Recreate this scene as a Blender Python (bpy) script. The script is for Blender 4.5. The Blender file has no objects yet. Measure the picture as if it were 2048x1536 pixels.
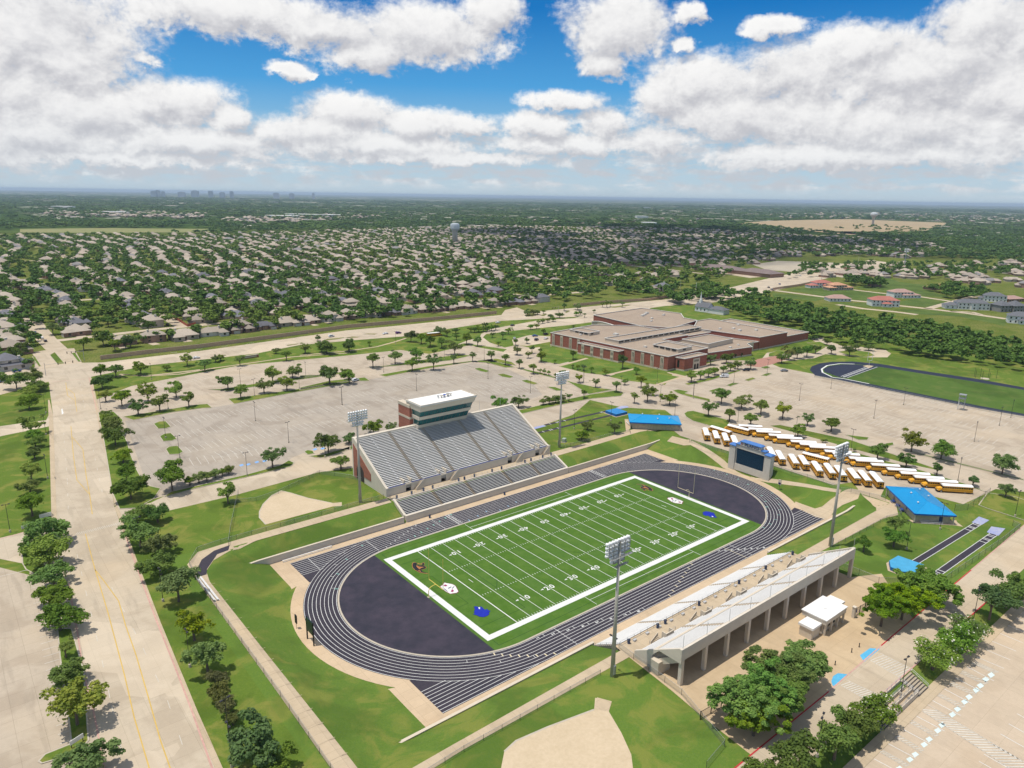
import bpy, math, random
import numpy as np
from mathutils import Vector, Matrix
from mathutils.geometry import tessellate_polygon
rnd = random.Random(11)
S = bpy.context.scene
COL = S.collection
PI = math.pi
# ---------------------------------------------------------------- camera (fitted to the football field; ground z = 0, field z = -5)
CP = np.array([-152.743, -151.710, 102.498])
YAW, PIT, ROL, FPX = 0.885921851, -0.254651617, 0.0159655511, 1443.04286
_F = np.array([math.cos(PIT)*math.cos(YAW), math.cos(PIT)*math.sin(YAW), math.sin(PIT)])
_R = np.cross(_F, [0, 0, 1]); _R /= np.linalg.norm(_R)
_U = np.cross(_R, _F)
CR = math.cos(ROL)*_R + math.sin(ROL)*_U
CU = -math.sin(ROL)*_R + math.cos(ROL)*_U
CF = _F
cd = bpy.data.cameras.new('camera'); cam = bpy.data.objects.new('camera', cd); COL.objects.link(cam)
cd.sensor_width = 36.0; cd.lens = FPX*36.0/2048.0; cd.clip_start = 1.0; cd.clip_end = 120000
mw = Matrix.Identity(4)
for i in range(3):
    mw[i][0] = CR[i]; mw[i][1] = CU[i]; mw[i][2] = -CF[i]; mw[i][3] = CP[i]
cam.matrix_world = mw
S.camera = cam

def G(x, y, z=0.0):
    "survey helper: the spot at height z seen at a photo position"
    d = CF*FPX + CR*(x-1024) - CU*(y-768)
    t = (z-CP[2])/d[2]
    q = CP+d*t
    return (float(q[0]), float(q[1]))
def Z(ox, oy, s, z=0.0):
    return lambda *q: [G(ox+a*s, oy+b*s, z) for a, b in q]
def PXY(x, y, z=0.0):
    d = np.array([x, y, z])-CP
    w = d @ CF
    if w < 1: return (-9e9, -9e9, w)
    return (1024+FPX*(d @ CR)/w, 768-FPX*(d @ CU)/w, w)
def inpoly(x, y, poly):
    c = False; n = len(poly); j = n-1
    for i in range(n):
        xi, yi = poly[i]; xj, yj = poly[j]
        if (yi > y) != (yj > y) and x < (xj-xi)*(y-yi)/(yj-yi)+xi: c = not c
        j = i
    return c
ORD = ('first second third fourth fifth sixth seventh eighth ninth tenth eleventh twelfth thirteenth fourteenth fifteenth sixteenth '
       'seventeenth eighteenth nineteenth twentieth').split()
def nth(i):
    if i < 20: return ORD[i]
    n = i+1
    return '%d%s' % (n, 'th' if 10 <= n % 100 <= 20 else {1: 'st', 2: 'nd', 3: 'rd'}.get(n % 10, 'th'))

# ---------------------------------------------------------------- objects
def tag(o, label=None, cat=None, group=None, kind=None):
    if label: o['label'] = label
    if cat: o['category'] = cat
    if group: o['group'] = group
    if kind: o['kind'] = kind
    return o
def thing(name, label, cat, loc=(0, 0, 0), rz=0.0, group=None, parent=None):
    o = bpy.data.objects.new(name, None); COL.objects.link(o)
    o.location = loc; o.rotation_euler = (0, 0, rz); o.empty_display_size = 0.5
    return tag(o, label, cat, group)
def inst(name, mesh, parent=None, loc=(0, 0, 0), rz=0.0, sc=(1, 1, 1)):
    o = bpy.data.objects.new(name, mesh); COL.objects.link(o)
    o.location = loc; o.rotation_euler = (0, 0, rz); o.scale = sc
    if parent: o.parent = parent
    return o
def children_of(o):
    return list(o.children)
def copy_tree(o, parent=None):
    c = o.copy(); COL.objects.link(c)
    if parent is not None: c.parent = parent
    for ch in children_of(o): copy_tree(ch, c)
    return c

class MB:
    def __init__(s): s.v = []; s.f = []; s.m = []
    def add(s, vs, fs, m=0):
        b = len(s.v); s.v += [tuple(map(float, q)) for q in vs]
        for f in fs: s.f.append(tuple(b+i for i in f)); s.m.append(m)
    def box(s, x0, x1, y0, y1, z0, z1, m=0):
        s.add([(x0, y0, z0), (x1, y0, z0), (x1, y1, z0), (x0, y1, z0), (x0, y0, z1), (x1, y0, z1), (x1, y1, z1), (x0, y1, z1)],
              [(0, 3, 2, 1), (4, 5, 6, 7), (0, 1, 5, 4), (1, 2, 6, 5), (2, 3, 7, 6), (3, 0, 4, 7)], m)
    def obox(s, c, h, rz=0, m=0):
        ca, sa = math.cos(rz), math.sin(rz); vs = []
        for dz in (-1, 1):
            for dx, dy in ((-1, -1), (1, -1), (1, 1), (-1, 1)):
                x, y = dx*h[0], dy*h[1]
                vs.append((c[0]+x*ca-y*sa, c[1]+x*sa+y*ca, c[2]+dz*h[2]))
        s.add(vs, [(0, 3, 2, 1), (4, 5, 6, 7), (0, 1, 5, 4), (1, 2, 6, 5), (2, 3, 7, 6), (3, 0, 4, 7)], m)
    def hexa(s, b, t, m=0):
        s.add(list(b)+list(t), [(0, 3, 2, 1), (4, 5, 6, 7), (0, 1, 5, 4), (1, 2, 6, 5), (2, 3, 7, 6), (3, 0, 4, 7)], m)
    def quad(s, a, b, c, d, m=0): s.add([a, b, c, d], [(0, 1, 2, 3)], m)
    def sheet(s, poly, z=0.0, m=0):
        poly = [(q[0], q[1]) for q in poly]
        a = sum(poly[i-1][0]*poly[i][1]-poly[i][0]*poly[i-1][1] for i in range(len(poly)))
        if a < 0: poly = poly[::-1]
        tri = tessellate_polygon([[Vector((x, y, 0)) for x, y in poly]])
        out = []
        for t in tri:
            p, q, r = [poly[i] for i in t]
            cr = (q[0]-p[0])*(r[1]-p[1])-(q[1]-p[1])*(r[0]-p[0])
            out.append(t if cr > 0 else t[::-1])
        s.add([(x, y, z) for x, y in poly], out, m)
    def prism(s, poly, z0, z1, m=0, mt=None, bottom=False):
        poly = [(q[0], q[1]) for q in poly]
        a = sum(poly[i-1][0]*poly[i][1]-poly[i][0]*poly[i-1][1] for i in range(len(poly)))
        if a < 0: poly = poly[::-1]
        n = len(poly)
        vs = [(x, y, z0) for x, y in poly]+[(x, y, z1) for x, y in poly]
        s.add(vs, [(i, (i+1) % n, n+(i+1) % n, n+i) for i in range(n)], m)
        s.sheet(poly, z1, m if mt is None else mt)
        if bottom:
            k = len(s.f); s.sheet(poly, z0, m)
            for i in range(k, len(s.f)): s.f[i] = s.f[i][::-1]
    def offs(s, pts, w, closed=False):
        P = [np.array(q[:2], float) for q in pts]; n = len(P); L = []; Rr = []
        for i in range(n):
            a = P[i-1] if (i > 0 or closed) else None
            b = P[(i+1) % n] if (i < n-1 or closed) else None
            d1 = (P[i]-a)/(np.linalg.norm(P[i]-a)+1e-9) if a is not None else None
            d2 = (b-P[i])/(np.linalg.norm(b-P[i])+1e-9) if b is not None else None
            if d1 is None: d1 = d2
            if d2 is None: d2 = d1
            n1 = np.array([-d1[1], d1[0]]); n2 = np.array([-d2[1], d2[0]])
            nn = n1+n2; l = np.linalg.norm(nn)
            nn = n1 if l < 1e-6 else nn/l
            k = 1/max(0.5, float(nn @ n1))
            L.append(P[i]+nn*w*k); Rr.append(P[i]-nn*w*k)
        return L, Rr
    def strip(s, pts, w, z=0.0, m=0, closed=False):
        L, Rr = s.offs(pts, w/2, closed); n = len(L)
        vs = [(*q, z) for q in L]+[(*q, z) for q in Rr]
        s.add(vs, [(n+i, n+(i+1) % n, (i+1) % n, i) for i in range(n if closed else n-1)], m)
    def wall(s, pts, w, z0, z1, m=0, closed=False):
        L, Rr = s.offs(pts, w/2, closed); n = len(L)
        z0s = z0 if isinstance(z0, (list, tuple)) else [z0]*n
        z1s = z1 if isinstance(z1, (list, tuple)) else [z1]*n
        vs = [(*L[i], z0s[i]) for i in range(n)]+[(*Rr[i], z0s[i]) for i in range(n)]+[(*L[i], z1s[i]) for i in range(n)]+[(*Rr[i], z1s[i]) for i in range(n)]
        fs = []
        for i in range(n if closed else n-1):
            j = (i+1) % n
            fs += [(2*n+i, 3*n+i, 3*n+j, 2*n+j), (i, 2*n+i, 2*n+j, j), (n+i, n+j, 3*n+j, 3*n+i)]
        if not closed: fs += [(0, n, 3*n, 2*n), (n-1, 3*n-1, 4*n-1, 2*n-1)]
        s.add(vs, fs, m)
    def tube(s, a, b, r0, r1=None, n=8, m=0, caps=True):
        a = Vector(a); b = Vector(b); r1 = r0 if r1 is None else r1
        d = (b-a).normalized(); u = d.orthogonal().normalized(); w = d.cross(u)
        vs = [tuple(a+(u*math.cos(2*PI*i/n)+w*math.sin(2*PI*i/n))*r0) for i in range(n)]+[tuple(b+(u*math.cos(2*PI*i/n)+w*math.sin(2*PI*i/n))*r1) for i in range(n)]
        fs = [(i, (i+1) % n, n+(i+1) % n, n+i) for i in range(n)]
        if caps: fs += [tuple(range(n-1, -1, -1)), tuple(range(n, 2*n))]
        s.add(vs, fs, m)
    def lathe(s, prof, n=16, c=(0, 0, 0), m=0):
        vs = []; k = len(prof)
        for r, z in prof:
            for i in range(n): vs.append((c[0]+r*math.cos(2*PI*i/n), c[1]+r*math.sin(2*PI*i/n), c[2]+z))
        fs = [(j*n+i, j*n+(i+1) % n, (j+1)*n+(i+1) % n, (j+1)*n+i) for j in range(k-1) for i in range(n)]
        fs += [tuple(range(n-1, -1, -1)), tuple(range((k-1)*n, k*n))]
        s.add(vs, fs, m)
    def mesh(s, name, mats, smooth=False):
        me = bpy.data.meshes.new(name)
        me.from_pydata(s.v, [], s.f)
        for m in (mats if isinstance(mats, (list, tuple)) else [mats]): me.materials.append(m)
        if any(s.m): me.polygons.foreach_set('material_index', s.m)
        if smooth: me.polygons.foreach_set('use_smooth', [True]*len(s.f))
        me.update()
        return me
    def build(s, name, mats, parent=None, loc=(0, 0, 0), rz=0.0, smooth=False):
        return inst(name, s.mesh(name, mats, smooth), parent, loc, rz)
def struct(name, mb, mats, parent=None, **k):
    o = mb.build(name, mats, parent, **k)
    if parent is None: o['kind'] = 'structure'
    return o
def np_mesh(name, V, Q, mats, midx=None):
    "mesh from numpy vertices (n,3) and faces (m,3 or 4)"
    me = bpy.data.meshes.new(name); k = Q.shape[1]
    me.vertices.add(len(V)); me.vertices.foreach_set('co', V.astype(np.float32).ravel())
    me.loops.add(Q.size); me.loops.foreach_set('vertex_index', Q.astype(np.int32).ravel())
    me.polygons.add(len(Q)); me.polygons.foreach_set('loop_start', np.arange(0, Q.size, k, dtype=np.int32))
    for m in (mats if isinstance(mats, (list, tuple)) else [mats]): me.materials.append(m)
    if midx is not None: me.polygons.foreach_set('material_index', midx.astype(np.int32))
    me.update(calc_edges=True); me.validate()
    return me
_txt = {}
def text_mesh(txt, h, mat, bold=0.0, depth=0.0):
    "flat lettering, centred, cap height h, lying in the xy plane"
    cu = bpy.data.curves.new('lettering', 'FONT'); cu.body = txt; cu.align_x = 'CENTER'; cu.align_y = 'CENTER'
    cu.size = h*1.38; cu.offset = bold; cu.extrude = depth; cu.resolution_u = 3
    ob = bpy.data.objects.new('lettering', cu); COL.objects.link(ob)
    dg = bpy.context.evaluated_depsgraph_get(); dg.update()
    me = bpy.data.meshes.new_from_object(ob.evaluated_get(dg))
    bpy.data.objects.remove(ob); bpy.data.curves.remove(cu)
    me.materials.clear(); me.materials.append(mat)
    return me
def me_into(mb, me, M4, m=0):
    mb.add([tuple(M4 @ v.co) for v in me.vertices], [tuple(p.vertices) for p in me.polygons], m)

# ---------------------------------------------------------------- materials
class NT:
    def __init__(s, nt): s.n = nt.nodes; s.l = nt.links
    def __call__(s, t, _in=None, **k):
        nd = s.n.new(t)
        for a, b in k.items(): setattr(nd, a, b)
        for a, b in (_in or {}).items(): s.set(nd, a, b)
        return nd
    def set(s, nd, a, b):
        i = nd.inputs[a]
        if isinstance(b, bpy.types.NodeSocket): s.l.new(b, i)
        elif isinstance(b, bpy.types.Node): s.l.new(b.outputs[0], i)
        else: i.default_value = b
    def math(s, op, a, b=None, c=None, clamp=False):
        nd = s.n.new('ShaderNodeMath'); nd.operation = op; nd.use_clamp = clamp
        for i, q in enumerate((a, b, c)):
            if q is not None: s.set(nd, i, q)
        return nd.outputs[0]
    def mix(s, f, a, b, mode='MIX'):
        nd = s.n.new('ShaderNodeMix'); nd.data_type = 'RGBA'; nd.blend_type = mode
        s.set(nd, 0, f)
        for i, q in ((6, a), (7, b)):
            if isinstance(q, (tuple, list)): q = (*q[:3], 1)
            s.set(nd, i, q)
        return nd.outputs[2]
    def noise(s, vec, scale, detail=3, rough=.55, dist=0.0):
        nd = s('ShaderNodeTexNoise', {'Vector': vec, 'Scale': scale, 'Detail': detail, 'Roughness': rough, 'Distortion': dist})
        return nd.outputs[0]
    def ramp(s, f, lo, hi):
        nd = s('ShaderNodeMapRange', {0: f, 1: lo, 2: hi}, clamp=True, interpolation_type='SMOOTHSTEP')
        return nd.outputs[0]
def newmat(name):
    m = bpy.data.materials.new(name); m.use_nodes = True; m.node_tree.nodes.clear()
    t = NT(m.node_tree)
    out = t('ShaderNodeOutputMaterial'); b = t('ShaderNodeBsdfPrincipled')
    t.l.new(b.outputs[0], out.inputs[0])
    return m, t, b, out
def world_vec(t): return t('ShaderNodeNewGeometry').outputs['Position']
def obj_vec(t): return t('ShaderNodeTexCoord').outputs['Object']
def M(name, col, rough=.8, var=.25, scale=1.0, col2=None, big=.12, bump=0.0, metal=0.0, spec=.3, objvar=0.0, obj=False, coat=0.0):
    m, t, b, out = newmat(name)
    v = obj_vec(t) if obj else world_vec(t)
    c2 = col2 or tuple(q*(1-var) for q in col)
    n1 = t.noise(v, scale, 5, .65); n2 = t.noise(v, scale*big, 2)
    f = t.math('MULTIPLY', t.ramp(n1, .3, .7), .6); f = t.math('ADD', f, t.math('MULTIPLY', t.ramp(n2, .3, .7), .4))
    c = t.mix(f, col, c2)
    if objvar:
        r = t('ShaderNodeObjectInfo').outputs['Random']
        k = t.math('ADD', t.math('MULTIPLY', r, 2*objvar), 1-objvar)
        cc = t('ShaderNodeCombineColor', {0: k, 1: k, 2: k}).outputs[0]
        c = t.mix(1.0, c, cc, 'MULTIPLY')
    t.set(b, 'Base Color', c); t.set(b, 'Roughness', rough); t.set(b, 'Metallic', metal); t.set(b, 'Specular IOR Level', spec)
    if coat: t.set(b, 'Coat Weight', coat)
    if bump:
        bp = t('ShaderNodeBump', {'Strength': bump, 'Distance': .05, 'Height': n1}); t.set(b, 'Normal', bp.outputs[0])
    return m
def concrete(name, col, joint=4.6, jdark=.72, stain=.25, patch=0.0, dust=None):
    m, t, b, out = newmat(name); v = world_vec(t)
    n1 = t.noise(v, .9, 6, .7); n2 = t.noise(v, .07, 4, .6, .6); n3 = t.noise(v, .025, 3)
    mp = t('ShaderNodeMapping', {0: v, 'Scale': (1, .12, 1), 'Rotation': (0, 0, .12)})
    n4 = t.noise(mp.outputs[0], .35, 4, .6)
    c = t.mix(t.math('MULTIPLY', t.ramp(n1, .35, .7), .35), col, tuple(q*.82 for q in col))
    c = t.mix(t.math('MULTIPLY', t.ramp(n2, .47, .62), stain*1.3), c, tuple(q*k for q, k in zip(col, (.66, .62, .58))))
    c = t.mix(t.math('MULTIPLY', t.ramp(n4, .52, .68), stain*1.2), c, tuple(q*.62 for q in col))
    c = t.mix(t.math('MULTIPLY', t.ramp(n3, .5, .66), .35), c, dust or tuple(min(.8, q*k) for q, k in zip(col, (1.12, 1.04, .92))))
    br = t('ShaderNodeTexBrick', {'Vector': v, 'Color1': (1, 1, 1, 1), 'Color2': (.93, .93, .93, 1), 'Mortar': (jdark, jdark, jdark*.97, 1),
           'Scale': 1.0, 'Mortar Size': .035, 'Mortar Smooth': .3, 'Bias': 0.0, 'Brick Width': joint, 'Row Height': joint}, offset=0.0)
    c = t.mix(.85, c, br.outputs[0], 'MULTIPLY')
    if patch:
        vo = t('ShaderNodeTexVoronoi', {'Vector': v, 'Scale': .05}, distance='CHEBYCHEV')
        c = t.mix(t.math('MULTIPLY', t.ramp(t('ShaderNodeSeparateColor', {0: vo.outputs['Color']}).outputs[0], .8, .86), patch), c, tuple(min(.8, q*1.25) for q in col))
    t.set(b, 'Base Color', c); t.set(b, 'Roughness', .9); t.set(b, 'Specular IOR Level', .25)
    bp = t('ShaderNodeBump', {'Strength': .25, 'Distance': .03, 'Height': n1}); t.set(b, 'Normal', bp.outputs[0])
    return m
def grass(name, a, b_, dry, dryamt=.5, mow=0.0):
    m, t, b, out = newmat(name); v = world_vec(t)
    n1 = t.noise(v, 1.7, 6, .75); n2 = t.noise(v, .11, 4, .6, .8); n3 = t.noise(v, .035, 4, .6, .5); n0 = t.noise(v, 9, 2)
    c = t.mix(t.ramp(n1, .3, .72), a, b_)
    c = t.mix(t.math('MULTIPLY', t.ramp(n2, .47, .63), dryamt), c, dry)
    c = t.mix(t.math('MULTIPLY', t.ramp(n3, .48, .6), .5), c, tuple(q*.62 for q in a))
    c = t.mix(t.math('MULTIPLY', t.ramp(n0, .4, .7), .3), c, tuple(q*.55 for q in a))
    if mow:
        mp = t('ShaderNodeMapping', {0: v, 'Rotation': (0, 0, .9)})
        w = t('ShaderNodeTexWave', {0: mp.outputs[0], 'Scale': .12, 'Distortion': 1.5}, bands_direction='X')
        c = t.mix(t.math('MULTIPLY', w.outputs[1], mow), c, tuple(min(1, q*1.35) for q in a))
    t.set(b, 'Base Color', c); t.set(b, 'Roughness', .95); t.set(b, 'Specular IOR Level', .1)
    bp = t('ShaderNodeBump', {'Strength': .7, 'Distance': .12, 'Height': n1}); t.set(b, 'Normal', bp.outputs[0])
    return m
def foliage(name, col, dark, tip):
    m, t, b, out = newmat(name)
    g = t('ShaderNodeNewGeometry'); r = t('ShaderNodeObjectInfo').outputs['Random']
    ri = g.outputs['Random Per Island']
    c = t.mix(ri, dark, col)
    c = t.mix(t.math('MULTIPLY', t.ramp(t.noise(obj_vec(t), 2.3, 3), .45, .68), .55), c, tip)
    hs = t('ShaderNodeHueSaturation', {'Hue': t.math('ADD', t.math('MULTIPLY', r, .05), .475), 'Saturation': t.math('ADD', t.math('MULTIPLY', t.math('FRACT', t.math('MULTIPLY', r, 7.3)), .3), .82),
            'Value': t.math('ADD', t.math('MULTIPLY', t.math('FRACT', t.math('MULTIPLY', r, 13.7)), .5), .75), 'Fac': 1.0, 'Color': c})
    c = hs.outputs[0]
    t.set(b, 'Base Color', c); t.set(b, 'Roughness', .75); t.set(b, 'Specular IOR Level', .15)
    tr = t('ShaderNodeBsdfTranslucent', {'Color': t.mix(1.0, c, (1.1, 1.25, .6), 'MULTIPLY')})
    mx = t('ShaderNodeMixShader', {0: .30}); t.l.new(b.outputs[0], mx.inputs[1]); t.l.new(tr.outputs[0], mx.inputs[2])
    t.l.new(mx.outputs[0], out.inputs[0])
    return m
def brick(name, col, band=0.0, sc=1.0):
    m, t, b, out = newmat(name); v = world_vec(t)
    n = t.noise(v, 1.1, 5, .7)
    c = t.mix(t.ramp(n, .3, .7), col, tuple(q*.75 for q in col))
    zz = t('ShaderNodeSeparateXYZ', {0: v}).outputs[2]
    cs = t.math('PINGPONG', zz, .16); c = t.mix(t.math('MULTIPLY', t.ramp(cs, .12, .16), .35), c, tuple(q*.6+.06 for q in col))
    if band:
        w = t.math('FRACT', t.math('MULTIPLY', zz, .62)); c = t.mix(t.math('MULTIPLY', t.ramp(w, .86, .9), band), c, tuple(min(1, q*k) for q, k in zip(col, (.62, .6, .7))))
    t.set(b, 'Base Color', c); t.set(b, 'Roughness', .9); t.set(b, 'Specular IOR Level', .2)
    return m
# ================================================================ sky, sun, air
SUN_AZ, SUN_EL = math.radians(155), math.radians(75)
sd = Vector((math.cos(SUN_AZ)*math.cos(SUN_EL), math.sin(SUN_AZ)*math.cos(SUN_EL), math.sin(SUN_EL)))
sl = bpy.data.lights.new('sun', 'SUN'); sl.energy = 4.0; sl.angle = math.radians(.53); sl.color = (1, .945, .855)
so = bpy.data.objects.new('sun', sl); COL.objects.link(so); so.rotation_euler = sd.to_track_quat('Z', 'Y').to_euler(); so.location = (0, 0, 300)
W = bpy.data.worlds.new('World'); S.world = W; W.use_nodes = True
W.node_tree.nodes.clear(); t = NT(W.node_tree)
wo = t('ShaderNodeOutputWorld')
sky = t('ShaderNodeTexSky', sky_type='NISHITA', sun_disc=False, sun_elevation=SUN_EL, sun_rotation=math.atan2(sd.x, sd.y), altitude=200, air_density=1.0, dust_density=.4, ozone_density=2.2)
dv = t('ShaderNodeTexCoord').outputs['Generated']
fh = Vector((math.cos(YAW), math.sin(YAW), 0)); rh = Vector((math.sin(YAW), -math.cos(YAW), 0))
def dot(v): return t('ShaderNodeVectorMath', {0: dv, 1: tuple(v)}, operation='DOT_PRODUCT').outputs['Value']
az = t.math('MULTIPLY', t.math('ARCTAN2', dot(rh), dot(fh)), 57.29578)
zc = t('ShaderNodeSeparateXYZ', {0: dv}).outputs[2]
el = t.math('MULTIPLY', t.math('ARCSINE', zc), 57.29578)
def ang(px, py):
    d = CF*FPX + CR*(px-1024) - CU*(py-768); d /= np.linalg.norm(d)
    return math.degrees(math.atan2(d @ np.array(rh), d @ np.array(fh))), math.degrees(math.asin(d[2]))
KD = math.degrees(1/FPX)
CL = [(40, 60, 210, 120), (120, 125, 150, 60), (-40, 190, 220, 80), (480, 28, 250, 48), (640, 58, 170, 36), (850, 70, 180, 62), (985, 30, 62, 52), (730, 105, 95, 42),
      (293, 120, 26, 18), (572, 140, 44, 18), (618, 150, 18, 8), (330, 205, 135, 52), (170, 225, 200, 62), (50, 265, 220, 60), (455, 238, 42, 30), (690, 225, 128, 40), (640, 262, 160, 42),
      (840, 248, 120, 36), (930, 252, 75, 26), (555, 268, 60, 30), (390, 285, 260, 34), (730, 290, 300, 30), (1235, 55, 122, 72), (1205, 130, 50, 34), (1385, 25, 36, 22), (1365, 92, 26, 20),
      (1550, 52, 66, 20), (1130, 200, 100, 22), (1075, 252, 110, 32), (1205, 245, 70, 40), (1400, 165, 130, 56), (1320, 200, 70, 46), (1590, 150, 170, 64), (1730, 95, 110, 50), (1850, 150, 240, 92),
      (1965, 48, 110, 56), (2080, 60, 90, 80), (1500, 235, 280, 60), (1800, 250, 340, 70), (1310, 282, 100, 34), (2020, 200, 160, 90), (1130, 290, 200, 26), (1680, 312, 420, 28), (240, 318, 300, 18), (900, 316, 300, 16),
      (2300, 120, 260, 120), (-330, 90, 260, 130), (2250, 260, 360, 70), (-250, 270, 360, 60)]
def cloud_field(dx, de):
    a = t.math('ADD', az, dx); e = t.math('ADD', el, de)
    p = t('ShaderNodeCombineXYZ', {0: a, 1: t.math('MULTIPLY', e, 1.25), 2: 0.0}).outputs[0]
    n1 = t.noise(p, .16, 9, .62, .35); n2 = t.noise(p, .55, 7, .62, .2)
    wx = t.math('MULTIPLY', t.math('SUBTRACT', t.noise(p, .34, 4, .6), .5), 3.4); wy = t.math('MULTIPLY', t.math('SUBTRACT', n2, .5), 2.0)
    q = t('ShaderNodeCombineXYZ', {0: t.math('ADD', a, wx), 1: t.math('ADD', e, wy), 2: 0.0}).outputs[0]
    cur = None
    for cx, cy, rx, ry in CL:
        ca, ce = ang(cx, cy)
        u = t('ShaderNodeVectorMath', {0: q, 1: (ca, ce, 0)}, operation='SUBTRACT').outputs[0]
        u = t('ShaderNodeVectorMath', {0: u, 1: (1/(rx*KD), 1/(ry*KD), 0)}, operation='MULTIPLY').outputs[0]
        l = t('ShaderNodeVectorMath', {0: u}, operation='LENGTH').outputs['Value']
        cur = l if cur is None else t.math('SMOOTH_MIN', cur, l, .25)
    D = t.math('SUBTRACT', .95, cur)
    D = t.math('MAXIMUM', D, -.75)
    D = t.math('ADD', D, t.math('MULTIPLY', t.math('SUBTRACT', n1, .5), 1.15))
    n3 = t.noise(p, 1.9, 5, .6)
    D = t.math('ADD', D, t.math('MULTIPLY', t.math('SUBTRACT', n3, .5), .42))
    return t.math('ADD', D, t.math('MULTIPLY', t.math('SUBTRACT', n2, .5), .85)), n1, p
D0, nn, pp = cloud_field(0.0, 0.0)
D1, _, _ = cloud_field(-.4, .75)
lowp = t('ShaderNodeCombineXYZ', {0: t.math('MULTIPLY', az, .55), 1: t.math('MULTIPLY', el, 2.1), 2: 3.0}).outputs[0]
low = t.math('MULTIPLY', t.ramp(t.noise(lowp, .62, 7, .62), .38, .60), t.math('MULTIPLY', t.ramp(el, .1, 1.1), t.math('SUBTRACT', 1.0, t.ramp(el, 3.8, 5.8))))
cov = t.math('MAXIMUM', t.ramp(D0, -.10, .40), t.math('MULTIPLY', low, .85))
rel = t.math('SUBTRACT', D0, D1)
shade = t.ramp(t.math('ADD', t.math('MULTIPLY', rel, .85), t.math('ADD', .50, t.math('MULTIPLY', t.math('SUBTRACT', nn, .5), 1.0))), .0, 1.0)
thick = t.ramp(D0, .25, 1.25)
cc = t.mix(shade, (.545, .55, .59), (.97, .965, .955))
cc = t.mix(t.math('MULTIPLY', thick, .22), cc, (.60, .60, .64))
lowhaze = t.math('SUBTRACT', 1.0, t.ramp(el, .0, 6.5))
cr = t('ShaderNodeValToRGB', {0: t.math('DIVIDE', el, 26.0)})
E_ = cr.color_ramp.elements
for pos, c in ((0.0, (.53, .64, .715)), (.07, (.47, .625, .735)), (.16, (.29, .54, .74)), (.30, (.085, .36, .72)), (.50, (.015, .19, .54)), (1.0, (.01, .12, .42))):
    e = E_[0] if pos == 0 else (E_[len(E_)-1] if pos == 1.0 else E_.new(pos))
    e.position = pos; e.color = (*c, 1)
blue = cr.outputs[0]
cc = t.mix(t.math('MULTIPLY', lowhaze, .25), cc, (.62, .71, .78))
seen = t.mix(cov, blue, cc)
nis = t.mix(1.0, sky.outputs[0], (.15, .145, .136), 'MULTIPLY')
front = t.math('SUBTRACT', 1.0, t.ramp(el, 15.0, 24.0))
# generic cloud cover added overhead, out of frame, to raise the fill light
over = t('ShaderNodeVectorMath', {0: dv, 1: t('ShaderNodeCombineXYZ', {0: t.math('MAXIMUM', zc, .15), 1: t.math('MAXIMUM', zc, .15), 2: 1.0}).outputs[0]}, operation='DIVIDE').outputs[0]
up = t.ramp(t.noise(over, 1.6, 6, .6, .3), .44, .56)
nis = t.mix(t.math('MULTIPLY', up, .9), nis, (.74, .735, .735))
fin = t.mix(front, nis, seen)
bg = t('ShaderNodeBackground', {0: fin, 1: 1.0}); t.l.new(bg.outputs[0], wo.inputs[0])
W.cycles.sampling_method = 'MANUAL'; W.cycles.sample_map_resolution = 512

# ================================================================ ground materials
LAWN = grass('lawn_grass', (.088, .150, .020), (.130, .185, .028), (.235, .225, .055), .7)
BERM = grass('bright_berm_grass', (.092, .165, .026), (.128, .195, .032), (.225, .225, .05), .6)
DRY = grass('dry_grass', (.16, .17, .05), (.22, .21, .07), (.33, .27, .13), .7)
CONC = concrete('pale_concrete', (.50, .415, .305), 4.6)
LOTC = concrete('worn_parking_concrete', (.46, .385, .295), 4.6, .62, .34, dust=(.54, .43, .30))
ROADC = concrete('road_concrete', (.50, .42, .315), 5.2, .72, .30, .35)
PATHC = concrete('path_concrete', (.50, .40, .275), 3.0, .66, .2)
PLAZA = concrete('tan_plaza_concrete', (.52, .395, .25), 6.0, .78, .22)
WHITE = M('white_paint', (.72, .72, .69), .7, .18, 2.0)
LWHITE = M('worn_white_paint', (.62, .58, .50), .8, .3, 1.5)
YEL = M('yellow_road_paint', (.62, .42, .10), .8, .25, 1.5)
REDP = M('red_kerb_paint', (.55, .17, .14), .8, .35, 1.0, col2=(.55, .36, .30))
REDP2 = M('deep_red_kerb_paint', (.50, .03, .04), .8, .3, 1.0)
KERB = M('kerb_concrete', (.50, .44, .35), .9, .2, 1.5)
CREAM = M('cream_concrete', (.60, .52, .41), .85, .12, .8)
CREAM2 = M('pale_cast_concrete', (.64, .57, .47), .85, .12, .6)
ALU = M('aluminium_bench', (.68, .67, .645), .5, .12, 2.0, metal=.08)
GALV = M('galvanised_steel', (.42, .43, .44), .5, .15, 2.0, metal=.6)
POLEC = M('grey_pole_concrete', (.46, .43, .37), .85, .12, 1.2)
DARKM = M('dark_metal', (.03, .03, .035), .5, .2)
BLACK = M('black_paint', (.015, .016, .018), .5, .2)
GLASS = M('dark_glass', (.012, .020, .024), .08, .2, spec=.6)
TEAL = M('teal_glass', (.018, .145, .140), .10, .45, .35, col2=(.008, .060, .064), spec=.6)

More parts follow.
